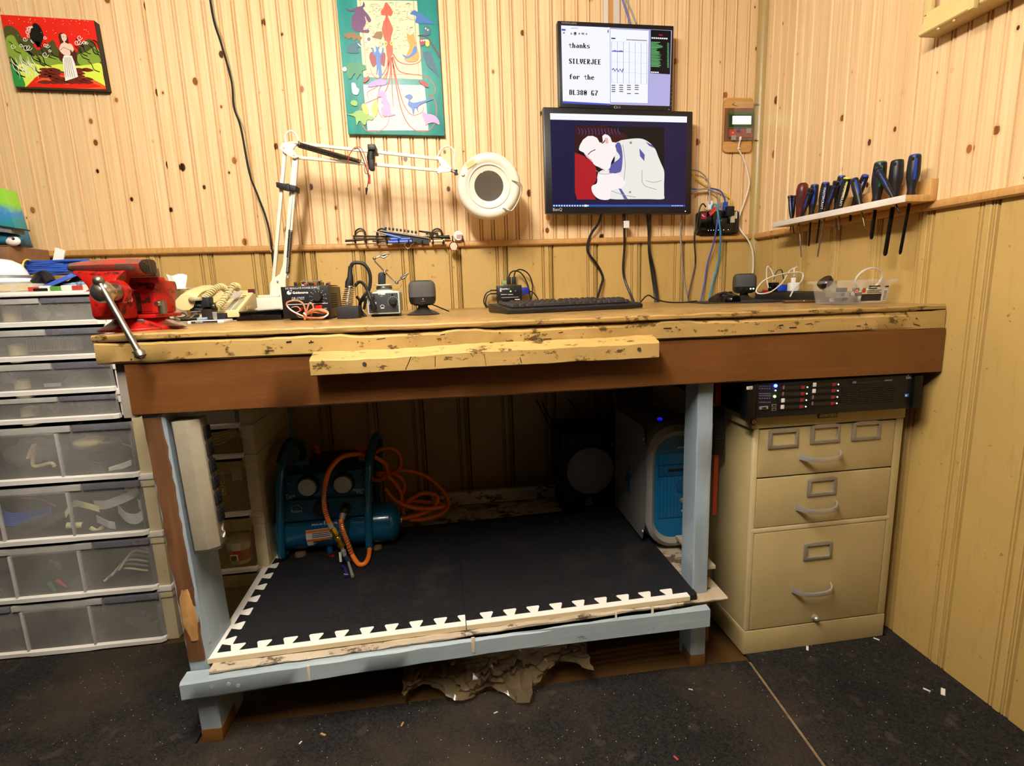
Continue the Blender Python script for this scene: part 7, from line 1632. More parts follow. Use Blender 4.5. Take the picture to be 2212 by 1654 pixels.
# ------------------------------------------------------------------ bench power supply
psu = thing('power_supply', 'black bench power supply with white lettering and a red switch', 'power supply', (-1.574, -.45, zt(-1.57)))
mat('psu_black', '141314', .4); mat('print_white', 'D9D9DC', .5)
px0, px1, pz0, pz1, pyf, pyb = -1.634, -1.516, zt(-1.57)+.004, 1.024, -.53, -.36
MB().box(px0+.001, px1-.001, pyf+.004, pyb, pz0, pz1-.002).build('case', 'psu_black', psu, world=True, bevel=.002)
MB().box(px0-.002, px1+.001, pyf, pyf+.004, pz0, pz1).build('front_panel', 'psu_black', psu, world=True, bevel=.001)
for x in (px0+.015, px1-.015): MB().box(x-.006, x+.006, pyf+.02, pyb-.02, zt(-1.57), pz0).build('foot', 'dark_rubber', psu, world=True)
def fp(px, py, d=.0005): return at(px, py, y=pyf-d)
text(psu, 'DC REGULATE POWER SUPPLY', fp(617, 625), (1, 0, 0), (0, 0, 1), .0068, 'print_white', world=True, width=.086)
text(psu, 'Goldsource', fp(632, 634.5), (1, 0, 0), (0, 0, 1), .0082, 'print_white', world=True, width=.040, bold=.0003)
text(psu, 'DF-1732T', fp(631, 647.5), (1, 0, 0), (0, 0, 1), .0095, 'print_white', world=True, width=.032)
lgo = Art(psu, lambda x, y, h: at(x, y, y=pyf-.0004-h), 'maker_logo', .0001)
lgo.put('print_white', [ell(624.5, 632, 5, 4.4, 16)]); lgo.put('psu_black', [ell(626.5, 630, 2.2, 1.8, 10)]); lgo.put('print_white', [ell(629, 627.5, 1.4, 1.3, 8)])
MB().box(fp(617, 656).x, fp(708, 656).x, pyf-.0006, pyf, fp(660, 657).z, fp(660, 655.8).z).build('panel_line', 'print_white', psu, world=True)
kc = fp(687, 641.5); KM = Matrix.Translation(kc) @ RX(math.pi/2)
MB().lathe([(.0125, 0), (.0115, .012), (.010, .014), (1e-6, .014)], 20, KM).build('selector_knob', 'grip_black', psu, world=True)
for k in range(9):
    a_ = math.radians(205-31*k); p = kc+Vector((.0165*math.cos(a_), -.0003, .0165*math.sin(a_))); q = kc+Vector((.0135*math.cos(a_), -.0003, .0135*math.sin(a_))); MB().ring([p, q], .0004, 4).build('dial_tick', 'print_white', psu, world=True)
    p = kc+Vector((.0205*math.cos(a_), -.0003, .0205*math.sin(a_)-.001)); text(psu, ['1.5', '3', '4.5', '6', '7.5', '9', '12', '13', '15'][k], p, (1, 0, 0), (0, 0, 1), .0036, 'print_white', world=True, align='CENTER', name='dial_number')
a, b = fp(682, 669), fp(696, 659); MB().box(a.x, b.x, pyf-.004, pyf, a.z, b.z).build('power_switch', mat('switch_red', 'D01A14', .3), psu, world=True, bevel=.001)
text(psu, 'OFF', fp(700, 667.5), (1, 0, 0), (0, 0, 1), .0045, 'print_white', world=True)
p = fp(652, 667); MB().cyl(p, p+Vector((0, -.010, 0)), .0042, seg=12).build('red_terminal', 'red_plastic', psu, world=True); p = fp(632, 664); MB().cyl(p, p+Vector((0, -.010, 0)), .0045, seg=12).build('black_terminal', 'grip_black', psu, world=True)
text(psu, '13.8V', fp(634, 675), (1, 0, 0), (0, 0, 1), .0045, 'silk', world=True)
for r_ in range(7):
    for c in range(5): MB().box(px1-.0012, px1-.0002, -.50+.018*c, -.490+.018*c, .965+.006*r_, .9675+.006*r_).build('vent_slot', 'slot_black', psu, world=True)
# circuit board on the supply
pb_ = thing('circuit_board', 'populated circuit board lying on the power supply', 'circuit board', (-1.57, -.43, pz1))
MB().box(-.058, .050, -.06, .05, .0, .0022).build('board', mat('pcb_brown', '4A3A26', .5), pb_)
rr = random.Random(8)
for k in range(26):
    x, y = rr.uniform(-.052, .044), rr.uniform(-.056, .02); h_ = rr.uniform(.003, .011); MB().box(x-.004, x+.004, y-.003, y+.003, .0022, .0022+h_).build('component', rr.choice(['cable_black', 'dark_steel', 'sticker', 'pcb_copper', 'brass']), pb_, bevel=.0006)
MB().box(-.030, .022, -.035, -.010, .0135, .0160).build('heat_spreader', 'worn_chrome', pb_)
for x in (-.025, .017): MB().box(x-.002, x+.002, -.03, -.02, .0022, .0135).build('spreader_leg', 'dark_steel', pb_)
# copper speaker wire coil
cw = thing('copper_wire', 'tied coil of clear copper speaker wire in front of the power supply', 'wire', (-1.57, -.56, zt(-1.57)))
mat('copper_clear', 'D9936A', .25, .35, coat=.6)
YW = -.555
def wp_(px, py, y=YW): p = at(px, py, y=y); return Vector((p.x, p.y, max(p.z, zt(p.x)+.0022)))
for dy in (0, .004):
    MB().tube([wp_(657, 684, YW-dy), wp_(632, 672, YW-dy), wp_(620, 660), wp_(622, 652), wp_(640, 649), wp_(654, 655, YW-dy), wp_(660, 672, YW-dy), wp_(659, 684, YW-dy)], .0022, 7).build('wire_loop', 'copper_clear', cw, world=True)
MB().tube([wp_(660, 683), wp_(666, 660), wp_(671, 654), wp_(677, 664), wp_(672, 682)], .0022, 7).build('wire_loop', 'copper_clear', cw, world=True)
for k in range(8):
    MB().tube([wp_(656, 684, YW-.002*k), wp_(675, 674-2*(k % 4), YW-.004*k), wp_(697, 668+2*(k % 5), YW-.003*k), wp_(709, 676+(k % 3), YW-.003*k), wp_(697, 687-(k % 3), YW-.006-.003*k), wp_(670, 689-(k % 4), YW-.008-.002*k), wp_(656, 685, YW-.002*k)], .0022, 7, 5).build('wire_turn', 'copper_clear', cw, world=True)
MB().tube([wp_(656, 676, YW-.018), wp_(661, 682, YW-.02), wp_(658, 690, YW-.018)], .0030, 7).build('wire_tie', 'copper_clear', cw, world=True)
MB().tube([wp_(630, 664, -.545), wp_(642, 662), wp_(649, 670), wp_(640, 676), wp_(646, 684), wp_(655, 686)], .0015, 6).build('wire_tail', 'copper_clear', cw, world=True)
# ------------------------------------------------------------------ soldering iron in its stand
si = thing('iron_stand', 'black block soldering iron stand with a steel coil holder', 'stand', (-1.468, -.515, zt(-1.47)))
MB().box(-.0285, .0285, -.028, .028, 0, .032).build('block', mat('block_black', '1C1B1C', .6), si, bevel=.002)
def ip(px, py, y=-.50): return at(px, py, y=y)
c = [ip(742+2*0, 661), ip(746, 640), ip(750, 622)]
conic = []; turns = 10; steps = turns*14
for i in range(steps+1):
    t_ = i/steps; p = ip(749, 661).lerp(ip(756, 619), t_); R_ = .0165-.0045*t_; a_ = 2*math.pi*turns*t_; conic.append(p+Vector((R_*math.cos(a_), R_*math.sin(a_), 0)))
MB().ring(conic, .0012, 6).build('coil_holder', 'bright_steel', si, world=True)
MB().lathe([(.013, 0), (.014, .002), (.012, .003)], 18, Matrix.Translation(ip(756, 619))).build('holder_collar', 'bright_steel', si, world=True)
ir = thing('soldering_iron', 'black soldering iron with thick cable standing in the coil', 'soldering iron', ip(752, 640))
MB().ring([ip(751, 645), ip(754, 622)], [.003, .004], 12).build('tip', 'brass', ir, world=True)
MB().ring([ip(753, 622), ip(755, 610), ip(757, 598), ip(756, 588)], [.010, .0115, .008, .006], 16).build('handle', 'grip_black', ir, world=True)
MB().ring([ip(756, 596), ip(757, 575)], [.0068, .0055], 12).build('strain_relief', 'dark_rubber', ir, world=True)
MB().tube([ip(757, 580), ip(761, 570), ip(770, 567), ip(785, 570), ip(796, 583), ip(800, 602), ip(797, 625), ip(786, 640), ip(778, 655, -.48), ip(780, 672, -.46), ip(790, 684, -.46)], .0048, 8).build('cable', 'grip_black', ir, world=True)
MB().tube([ip(766, 618, -.47), ip(776, 609, -.47), ip(786, 614, -.48), ip(796, 632, -.51), ip(803, 652, -.518), ip(807, 664, -.515)], .0042, 8).build('cable', 'grip_black', ir, world=True)
MB().ring([ip(802, 645, -.52), ip(806, 660, -.518), ip(808, 667, -.512)], [.005, .0085, .0085], 12).build('connector', 'grip_black', ir, world=True)
MB().tube([ip(770, 640, -.45), ip(780, 650, -.45), ip(790, 645, -.45), ip(786, 668, -.45)], .004, 7).build('cable', 'cable_black', ir, world=True)
# soldering station
ws = thing('soldering_station', 'grey soldering station with a round dial', 'soldering station', (-1.382, -.44, zt(-1.38)))
mat('station_grey', 'A8B2AC', .4); mat('station_dark', '2E2F34', .45)
wx0, wx1, wz0, wz1, wy = -1.4235, -1.3350, zt(-1.38)+.006, 1.004, -.49
MB().box(wx0, wx1, wy+.006, -.385, wz0+.004, wz1-.002).build('case', 'station_grey', ws, world=True, bevel=.006)
MB().box(wx0-.001, wx1+.001, wy, wy+.012, wz0, wz1).build('front_frame', 'station_grey', ws, world=True, bevel=.006)
MB().box(wx0+.004, wx1-.004, wy-.0012, wy+.001, wz0+.005, wz1-.005).build('front_plate', 'station_dark', ws, world=True, bevel=.003)
MB().box(wx0+.006, wx1-.006, wy+.02, -.39, zt(-1.38), wz0+.004).build('base', 'dark_rubber', ws, world=True)
def wq(px, py, d=.0016): return at(px, py, y=wy-d)
text(ws, 'Weller', wq(816, 637), (1, 0, 0), (0, 0, 1), .0105, 'print_white', world=True, width=.0215, bold=.0003)
text(ws, 'Weld 1', wq(821, 640.5), (1, 0, 0), (0, 0, 1), .0028, 'print_white', world=True)
kc = wq(849, 651.5); KM = Matrix.Translation(kc) @ RX(math.pi/2)
MB().lathe([(.0115, 0), (.0105, .004), (.0065, .005), (.006, .015), (1e-6, .015)], 20, KM).build('dial', 'grip_black', ws, world=True)
for k in range(13): a_ = math.radians(215-250*k/12); MB().ring([kc+Vector((.0150*math.cos(a_), -.0002, .0150*math.sin(a_))), kc+Vector((.0132*math.cos(a_), -.0002, .0132*math.sin(a_)))], .0006, 4).build('dial_tick', 'print_white', ws, world=True)
a, b = wq(799, 646), wq(809, 634); MB().box(a.x, b.x, wy-.003, wy, a.z, b.z).build('rocker_switch', 'grip_black', ws, world=True, bevel=.001); a, b = wq(801.5, 643), wq(807, 637); MB().box(a.x, b.x, wy-.004, wy, a.z, b.z).build('rocker', mat('rocker_red', '4A1A1C', .4), ws, world=True, bevel=.001)
p = wq(847, 636); MB().ball(p, .0028, 10, 8).build('indicator', 'grip_black', ws, world=True)
p = wq(826, 663); MB().ring([p+Vector((.0058*math.cos(t), 0, .0058*math.sin(t))) for t in [math.pi*i/10 for i in range(11)]], .0007, 4).build('safety_mark', 'print_white', ws, world=True); MB().box(p.x-.0045, p.x+.0045, p.y, p.y+.0004, p.z-.004, p.z-.0012).build('safety_mark', 'print_white', ws, world=True)
for k in range(3): a, b = wq(797, 652+2.6*k), wq(797+(16 if k else 12), 650+2.6*k); MB().box(a.x, b.x, wy-.0016, wy-.001, a.z, b.z).build('print_line', 'print_white', ws, world=True)
sp = thing('solder_spool', 'white spool of solder standing on the soldering station', 'spool', (-1.380, -.44, wz1))
MB().lathe([(.026, 0), (.026, .003), (.020, .0035), (.020, .016), (.027, .0165), (.028, .0195), (1e-6, .0195)], 28).build('reel', 'white_plastic', sp); MB().lathe([(.0205, .004), (.0225, .007), (.0225, .012), (.0205, .0158)], 28).build('solder_winding', 'steel', sp)
MB().tube([(.022, -.006, .006), (.036, -.01, .005), (.046, -.01, .010), (.050, -.01, .018)], .0007, 5).build('loose_end', 'steel', sp)
hh = thing('helping_hands', 'chrome helping hands with two crocodile clips above the soldering station', 'tool', (-1.385, -.42, wz1+.02))
YH = -.43
def hq(px, py, y=YH): return at(px, py, y=y)
MB().prism([(hq(817, 618).x, wz1+.0197), (hq(833, 618).x, wz1+.0197), (hq(833, 592).x, hq(830, 592).z), (hq(829, 588).x, hq(826, 588).z), (hq(820, 588).x, hq(820, 588).z), (hq(817, 592).x, hq(817, 592).z)], 'y', YH-.004, YH+.006).build('black_post', 'grip_black', hh, world=True, bevel=.002)
MB().cyl(hq(809, 563), hq(855, 612), .0022, seg=10).build('rod', 'bright_steel', hh, world=True)
MB().ball(hq(831, 587, YH-.008), .005, 12, 8).build('joint', 'bright_steel', hh, world=True); MB().cyl(hq(831, 587, YH-.008), hq(838, 583, YH-.012), .0025, seg=8).build('thumb_screw', 'bright_steel', hh, world=True)
for jt, e0, e1, e2 in (((809, 558), (822, 553), (841, 549), (836, 556)), ((857, 610), (866, 602), (884, 588), (880, 594))):
    j = hq(*jt); MB().ball(j, .0052, 12, 8).build('joint', 'steel', hh, world=True)
    MB().cyl(j, hq(*e0), .0022, seg=8).build('clip_stem', 'steel', hh, world=True)
    MB().ring([hq(*e0), hq((e0[0]+e1[0])/2, (e0[1]+e1[1])/2-1.5), hq(*e1)], [.0035, .0040, .0010], 8).build('clip_jaw', 'dark_steel', hh, world=True); MB().ring([hq(*e0), hq((e0[0]+e2[0])/2, (e0[1]+e2[1])/2+2), hq(*e1)], [.0030, .0035, .0008], 8).build('clip_jaw', 'steel', hh, world=True)
# ------------------------------------------------------------------ two small desk speakers
mat('cloth_grey', '4C4A48', .85, bump=((900, 900, 900), .5, .0008)); mat('spk_black', '1B1A1B', .35); mat('spk_base', '3A3734', .3, .3)
def desk_speaker(label, base, rz, knobs):
    t = thing('desk_speaker', label, 'speaker', base, rz, 'pair of desk speakers')
    MB().lathe([(.046, 0), (.047, .002), (.038, .007), (.020, .014), (.014, .022), (.014, .030), (1e-6, .030)], 26, Matrix.Diagonal((1, .8, 1, 1))).build('foot', 'spk_base', t)
    def sec(w_, d_, z): return [(x, y, z) for x, y in rr_poly(-w_, w_, -d_, d_, min(w_, d_)*.75, 6)]
    rings = [(.024, .022, .026), (.034, .030, .031), (.0375, .032, .040), (.038, .033, .050)]
    def lo(rs, name, m):
        n = len(sec(*rs[0])); vs = [p for r_ in rs for p in sec(*r_)]; fs = [(i*n+j, i*n+(j+1) % n, (i+1)*n+(j+1) % n, (i+1)*n+j) for i in range(len(rs)-1) for j in range(n)]
        fs += [tuple(range(n))[::-1], tuple((len(rs)-1)*n+j for j in range(n))]; return MB().add(vs, fs).build(name, m, t)
    b = lo(rings, 'lower_shell', 'spk_black'); lo([(.0382, .0332, .0502), (.0384, .0334, .070), (.037, .032, .085), (.033, .028, .0925), (.030, .025, .094)], 'cloth_cover', 'cloth_grey'); lo([(.0305, .0255, .0941), (.027, .022, .0965)], 'top_cap', 'spk_black')
    if knobs:
        for k, x in enumerate((-.022, -.002)): MB().lathe([(.0055, 0), (.0055, .002), (.003, .0025), (1e-6, .0025)], 14, Matrix.Translation((x, -.0322, .042)) @ RX(math.pi/2)).build('jack', 'dark_rubber', b)
        for x in (.010, .020): MB().ball((x, -.0325, .042), .0026, 10, 6).build('lit_button', mat('lit_green', 'E6FFD0', .3, emit=4, ecol='D8FFC0'), b)
    else:
        MB().ball((0, -.033, .044), .0022, 8, 6).build('logo', 'logo_silver', b); text(b, 'Logitech', (-.005, -.0335, .038), (1, 0, 0), (0, 0, 1), .003, 'logo_silver')
    return t
desk_speaker('grey cloth desk speaker beside the soldering station', (-1.274, -.445, zt(-1.27)), .1, False)
desk_speaker('grey cloth desk speaker with lit buttons behind the mouse', (-.124, -.155, zt(-.13)), -.15, True)
solo(MB().tube([(-1.25, -.42, zt(-1.25)+.028), (-1.225, -.40, zt(-1.22)+.016), (-1.20, -.38, zt(-1.2)+.004)], .0018, 6), 'speaker_wire', 'cable_black', 'short black wire trailing from the left desk speaker', 'cable')
# ------------------------------------------------------------------ switch box behind the keyboard
kv = thing('switch_box', 'small black video switch box with cables behind the keyboard', 'switch box', at(1102, 656, y=-.05))
YK = -.055
def kq(px, py, d=0.): return at(px, py, y=YK-d)
a, b = kq(1075, 650), kq(1127, 615)
MB().box(a.x, b.x, YK, -.008, a.z, b.z).build('case', 'psu_black', kv, world=True, bevel=.003)
MB().box(a.x+.01, b.x-.01, -.05, -.010, zt(-.97), a.z-.0003).build('stand', 'dark_rubber', kv, world=True)
for (x0, y0, x1, y1) in ((1080, 623, 1097, 625), (1082, 635, 1095, 636.5), (1097, 635, 1108, 636.5), (1083, 641, 1120, 643), (1112, 645.5, 1123, 647.5), (1080, 622, 1083, 630)):
    p, q = kq(x0, y1, .0006), kq(x1, y0, .0006); MB().box(p.x, q.x, YK-.0008, YK-.0002, p.z, q.z).build('print_line', 'print_white', kv, world=True)
text(kv, 'StarTech', kq(1084, 626, .0009), (1, 0, 0), (0, 0, 1), .008, 'print_white', world=True)
MB().ball(kq(1103, 629, .001), .0024, 10, 6).build('green_light', 'led_green', kv, world=True); MB().ball(kq(1113.5, 628, .001), .0016, 8, 6).build('indicator', 'print_white', kv, world=True)
for px, mm in ((1099, 'grip_black'), (1110, 'grip_black')):
    p, q = kq(px-4, 614, -.02), kq(px+4, 598, -.02); MB().box(p.x, q.x, -.045, -.03, p.z, q.z).build('top_plug', mm, kv, world=True, bevel=.002)
p, q = kq(1084, 614, -.02), kq(1094, 606, -.02); MB().box(p.x, q.x, -.045, -.03, p.z, q.z).build('top_plug', mat('terminal_green', '7A9A6A', .5), kv, world=True, bevel=.001)
p, q = kq(1127, 636, -.01), kq(1142, 620, -.01); MB().box(p.x, q.x, -.05, -.028, p.z, q.z).build('video_plug', mat('plug_blue', '1E2A8A', .35), kv, world=True, bevel=.002)
for py in (627, 634): p, q = kq(1059, py+2, -.01), kq(1075, py-2, -.01); MB().box(p.x, q.x, -.045, -.033, p.z, q.z).build('side_plug', 'grip_black', kv, world=True, bevel=.002)
for pts in (((1099, 598), (1104, 588), (1115, 585), (1128, 592), (1140, 615), (1145, 640), (1146, 652)), ((1110, 598), (1114, 586), (1125, 582), (1140, 590), (1149, 608), (1150, 630), (1147, 650)), ((1060, 628), (1050, 634), (1045, 650), (1050, 665), (1054, 672)), ((1060, 634), (1052, 640), (1049, 655), (1053, 668), (1056, 673)), ((1142, 628), (1152, 632), (1160, 642), (1164, 650))):
    MB().tube([Vector((q.x, q.y, max(q.z, zt(q.x)+.003))) for q in [kq(*p, -.015) for p in pts]], .0024, 7).build('cable', 'cable_black', kv, world=True)
# ------------------------------------------------------------------ keyboard
k0, k1 = Vector((-1.047, -.60)), Vector((-.640, -.505)); ang = math.atan2(k1.y-k0.y, k1.x-k0.x)
kb = thing('keyboard', 'full size black keyboard with worn key edges on the bench', 'keyboard', (k0.x, k0.y, zt(-.85)), ang)
KL = (k1-k0).length; KD = .165
mat('kb_black', '19181A', .45); mat('key_black', '232226', .4)
MB().prism([(0, 0), (-.002, .010), (.010, .015), (KD-.010, .026), (KD, .024), (KD, .003), (KD-.02, 0)], 'x', 0, KL).build('base', 'kb_black', kb, bevel=.0015)
def krow(y, z, keys, x0):
    x = x0
    for w_ in keys:
        if w_ > 0:
            u = .0172*w_; t = .0028
            MB().add([(x, y, z), (x+u-.0016, y, z), (x+u-.0016, y+.0155, z+.0011), (x, y+.0155, z+.0011), (x+t, y+.002, z+.0085), (x+u-.0016-t, y+.002, z+.0085), (x+u-.0016-t, y+.013, z+.0100), (x+t, y+.013, z+.0100)], [(0, 3, 2, 1), (4, 5, 6, 7), (0, 1, 5, 4), (1, 2, 6, 5), (2, 3, 7, 6), (3, 0, 4, 7)]).build('key', 'key_black', kb, bevel=.0008, seg=1)
            x += u
        else: x += -.0172*w_
rows = [([1.25, 1.25, 1.25, 6.25, 1.25, 1.25, 1.25, 1.25, -.25, 1, 1, 1, -.25, 2, 1], .012), ([2.25]+[1]*10+[2.75, -1.25, 1, -1.25, 1, 1, 1], .030), ([1.75]+[1]*11+[2.25, -3.5, 1, 1, 1], .048), ([1.5]+[1]*12+[1.5, -.25, 1, 1, 1, -.25, 1, 1, 1, 1], .066), ([1]*13+[2, -.25, 1, 1, 1, -.25, 1, 1, 1, 1], .084), ([1, -1, 1, 1, 1, 1, -.5, 1, 1, 1, 1, -.5, 1, 1, 1, 1, -.25, 1, 1, 1], .112)]
for keys, y in rows: krow(y, .0158+y*.075, keys, .016)
MB().box(KL-.028, KL-.003, -.0005, .012, .004, .013).build('corner_grip', 'dark_rubber', kb, bevel=.001)
# ------------------------------------------------------------------ mouse and mat
mp = solo(MB().box(-.145, .145, -.095, .095, 0, .0035, Matrix.Translation((-.225, -.285, zt(-.22))) @ RZ(-.06)), 'mouse_mat', mat('mat_dark', '2A2826', .8), 'thin dark mouse mat on the bench', 'mouse mat', bevel=.0015)
mo = thing('computer_mouse', 'black computer mouse on the dark mat', 'mouse', (-.288, -.315, zt(-.28)+.0037), .25)
vs = []; fs = []; N, K = 12, 9
for i in range(N+1):
    u = i/N; y = -.055+.11*u; w_ = .030*(.72+.28*math.sin(math.pi*min(1, .15+u)))*(1-.25*max(0, .12-u)/.12)*(1 if u < .92 else .8); h_ = .034*(math.sin(math.pi*(.18+.70*u))**.8)
    for k in range(K):
        a_ = math.pi*k/(K-1); vs.append((w_*math.cos(a_), y, max(0, h_*math.sin(a_)**.7)))
for i in range(N):
    for k in range(K-1): fs.append((i*K+k, i*K+k+1, (i+1)*K+k+1, (i+1)*K+k))
    fs.append((i*K+K-1, i*K, (i+1)*K, (i+1)*K+K-1))
fs += [tuple(range(K)), tuple(N*K+k for k in range(K))[::-1]]
MB().add(vs, fs).build('shell', 'gloss_black', mo)
MB().cyl((-.003, -.030, .026), (.003, -.030, .026), .008, seg=14).build('wheel', 'dark_rubber', mo)
MB().ring([(0, -.054, .014), (0, -.03, .0255), (0, 0, .0335)], .0006, 5).build('button_split', 'slot_black', mo)
solo(MB().tube([Vector((p.x, p.y, max(p.z, zt(p.x)+.0024))) for p in [at(1384, 652, y=-.42), at(1395, 640, y=-.40), at(1403, 638, y=-.38), at(1415, 645, y=-.36), at(1440, 652, y=-.36), at(1475, 653, y=-.35), at(1505, 650, y=-.33)]], .0022, 7), 'keyboard_cable', 'cable_black', 'thin black cord from the keyboard corner towards the mouse mat', 'cable')
# ------------------------------------------------------------------ power strip along the right wall with chargers
st = thing('power_strip', 'long dark power strip lying along the right wall', 'power strip', (-.055, -.36, zt(-.05)), 0)
MB().box(-.030, .028, -.23, .20, .0, .030).build('housing', mat('strip_dark', '26231F', .4), st, bevel=.004)
for k in range(7):
    o = MB().box(-.018, .018, -.215+.052*k, -.175+.052*k, .0302, .0315).build('outlet', 'dark_rubber', st, bevel=.0005)
    for dx in (-.006, .006): MB().box(dx-.001, dx+.001, -.205+.052*k, -.190+.052*k, .0316, .0319).build('slot', 'slot_black', o)
MB().box(-.012, .004, .165, .185, .0305, .037).build('rocker', 'switch_red', st, bevel=.001)
def chg(px, py, y, w_, d_, h_, m, label, bev=.003):
    x = at(px, py, y=y).x; x = min(x, -.045)
    return solo(MB().box(x-w_/2, x+w_/2, y-d_/2, y+d_/2, zt(x)+.0322, zt(x)+.0322+h_), 'charger', m, label, 'charger', bevel=bev)
chg(1671, 615, -.245, .022, .030, .030, 'gloss_black', 'black wall charger plugged in the power strip')
chg(1690, 617, -.292, .022, .026, .022, mat('charger_blue', '1E4AC0', .35), 'blue wall charger plugged in the power strip')
chg(1714, 615, -.338, .026, .028, .028, 'gloss_white', 'white wall charger plugged in the power strip')
chg(1793, 615, -.545, .024, .030, .030, 'gloss_black', 'second black charger beside the plastic tub')
def bpt(px, py, y): p = at(px, py, y=y); return Vector((min(p.x, -.008), p.y, max(p.z, zt(p.x)+.003)))
wc = [((1715, 597), -.335), ((1716, 580), -.325), ((1722, 577), -.32), ((1705, 585), -.33), ((1690, 610), -.36), ((1665, 630), -.38), ((1640, 634), -.38), ((1634, 626), -.37), ((1650, 606), -.36), ((1680, 594), -.35), ((1715, 588), -.34), ((1733, 590), -.34), ((1732, 605), -.35), ((1715, 625), -.39), ((1707, 640), -.41)]
solo(MB().tube([bpt(*p, y) for p, y in wc], .0022, 7), 'charging_cable', 'cable_white', 'tangled white charging cable over the power strip', 'cable')
solo(MB().tube([bpt(*p, y) for p, y in (((1673, 600), -.24), ((1664, 580), -.23), ((1657, 577), -.23), ((1656, 600), -.23), ((1660, 622), -.25))], .0020, 7), 'charging_cable', 'cable_white', 'short white cable loop on the black charger', 'cable')
solo(MB().tube([bpt(*p, y) for p, y in (((1671, 604), -.26), ((1678, 586), -.26), ((1688, 583), -.27), ((1692, 598), -.29), ((1694, 608), -.29))], .0018, 7), 'charging_cable', 'cable_black', 'thin black cable arching over the blue charger', 'cable')
t = thing('white_plug', 'white cable plug standing in the white charger', 'plug', (min(at(1714, 600, y=-.338).x, -.045), -.338, zt(-.05)+.0605))
MB().box(-.006, .006, -.005, .005, 0, .016).build('plug_body', 'gloss_white', t, bevel=.0015)
solo(MB().tube([Vector((p.x, p.y, zt(p.x)+.0045)) for p in [Vector((-.10, -.30, 0)), Vector((-.135, -.25, 0)), Vector((-.16, -.21, 0)), Vector((-.15, -.17, 0))]], .0024, 7), 'speaker_wire', 'cable_black', 'black wire on the bench beside the right desk speaker', 'cable')
kn_ = thing('brown_case', 'slim brown case with a small bright stud on the bench', 'case', (-.125, -.475, zt(-.12)), -.35)
MB().box(-.048, .048, -.022, .022, 0, .007).build('case_body', mat('leather_brown', '5A3A18', .45), kn_, bevel=.003); MB().ball((.004, -.0215, .005), .0022, 8, 6).build('stud', 'chrome', kn_)
# ------------------------------------------------------------------ plastic tub
tb = thing('plastic_tub', 'clear plastic food tub with printed label at the bench end', 'tub', (-.107, -.655, zt(-.1)), -.03)
g = G('tub_plastic', .18, .6); g.color(L4('D9D6CC')); g.put(g.b.inputs['Alpha'], g.ramp(g.noise(g.mapping(g.tc, (30, 30, 30)), 1, 4), [(.35, .14), (.7, .30)]))
def tubring(w_, d_, z, r_=.016): return [(x, y, z) for x, y in rr_poly(-w_, w_, -d_, d_, r_, 5)]
def tl(rs, name, m, cap0=True):
    n = len(rs[0]); vs = [p for r_ in rs for p in r_]; fs = [(i*n+j, i*n+(j+1) % n, (i+1)*n+(j+1) % n, (i+1)*n+j) for i in range(len(rs)-1) for j in range(n)]
    if cap0: fs.append(tuple(range(n))[::-1])
    return MB().add(vs, fs).build(name, m, tb)
tl([tubring(.066, .048, .0), tubring(.070, .052, .002), tubring(.079, .060, .056)], 'tub_wall', 'tub_plastic')
tl([tubring(.079, .060, .056), tubring(.088, .068, .056), tubring(.089, .069, .063), tubring(.080, .061, .064)], 'tub_rim', 'tub_plastic', False)
def tf(x, z, d=.0006): # on the front wall
    return Vector((x, -(.052+.008*(z-.002)/.054)-d, z))
ta = Art(tb, lambda x, y, h: tf(x, y, .0006+h), 'label_print', .00012, world=False)
ta.put('ink_dark', [[(-.010, .008), (.046, .008), (.046, .026), (-.010, .026)]]); ta.put('sticker', [[(.050, .008), (.062, .008), (.062, .036), (.050, .036)]]); ta.put('ink_dark', [[(.051, .010+.0036*k), (.061, .010+.0036*k), (.061, .0118+.0036*k), (.051, .0118+.0036*k)] for k in range(7)]+[[(.006, .044), (.038, .044), (.038, .0475), (.006, .0475)], [(.006, .039), (.030, .039), (.030, .042), (.006, .042)], [(.052, .042), (.062, .042), (.062, .046), (.052, .046)]]+[[(.004, .0285+.0032*k), (.044-.006*(k % 2), .0285+.0032*k), (.044-.006*(k % 2), .0299+.0032*k), (.004, .0299+.0032*k)] for k in range(3)])
ta.put('pot_red', [ell(-.026, .034, .0065, .0065, 18), ell(-.006, .036, .0055, .0065, 16)]); ta.put('sticker', [ell(-.026, .034, .0042, .0042, 16)]); ta.put('pot_red', [ell(-.026, .034, .0026, .0026, 12)])
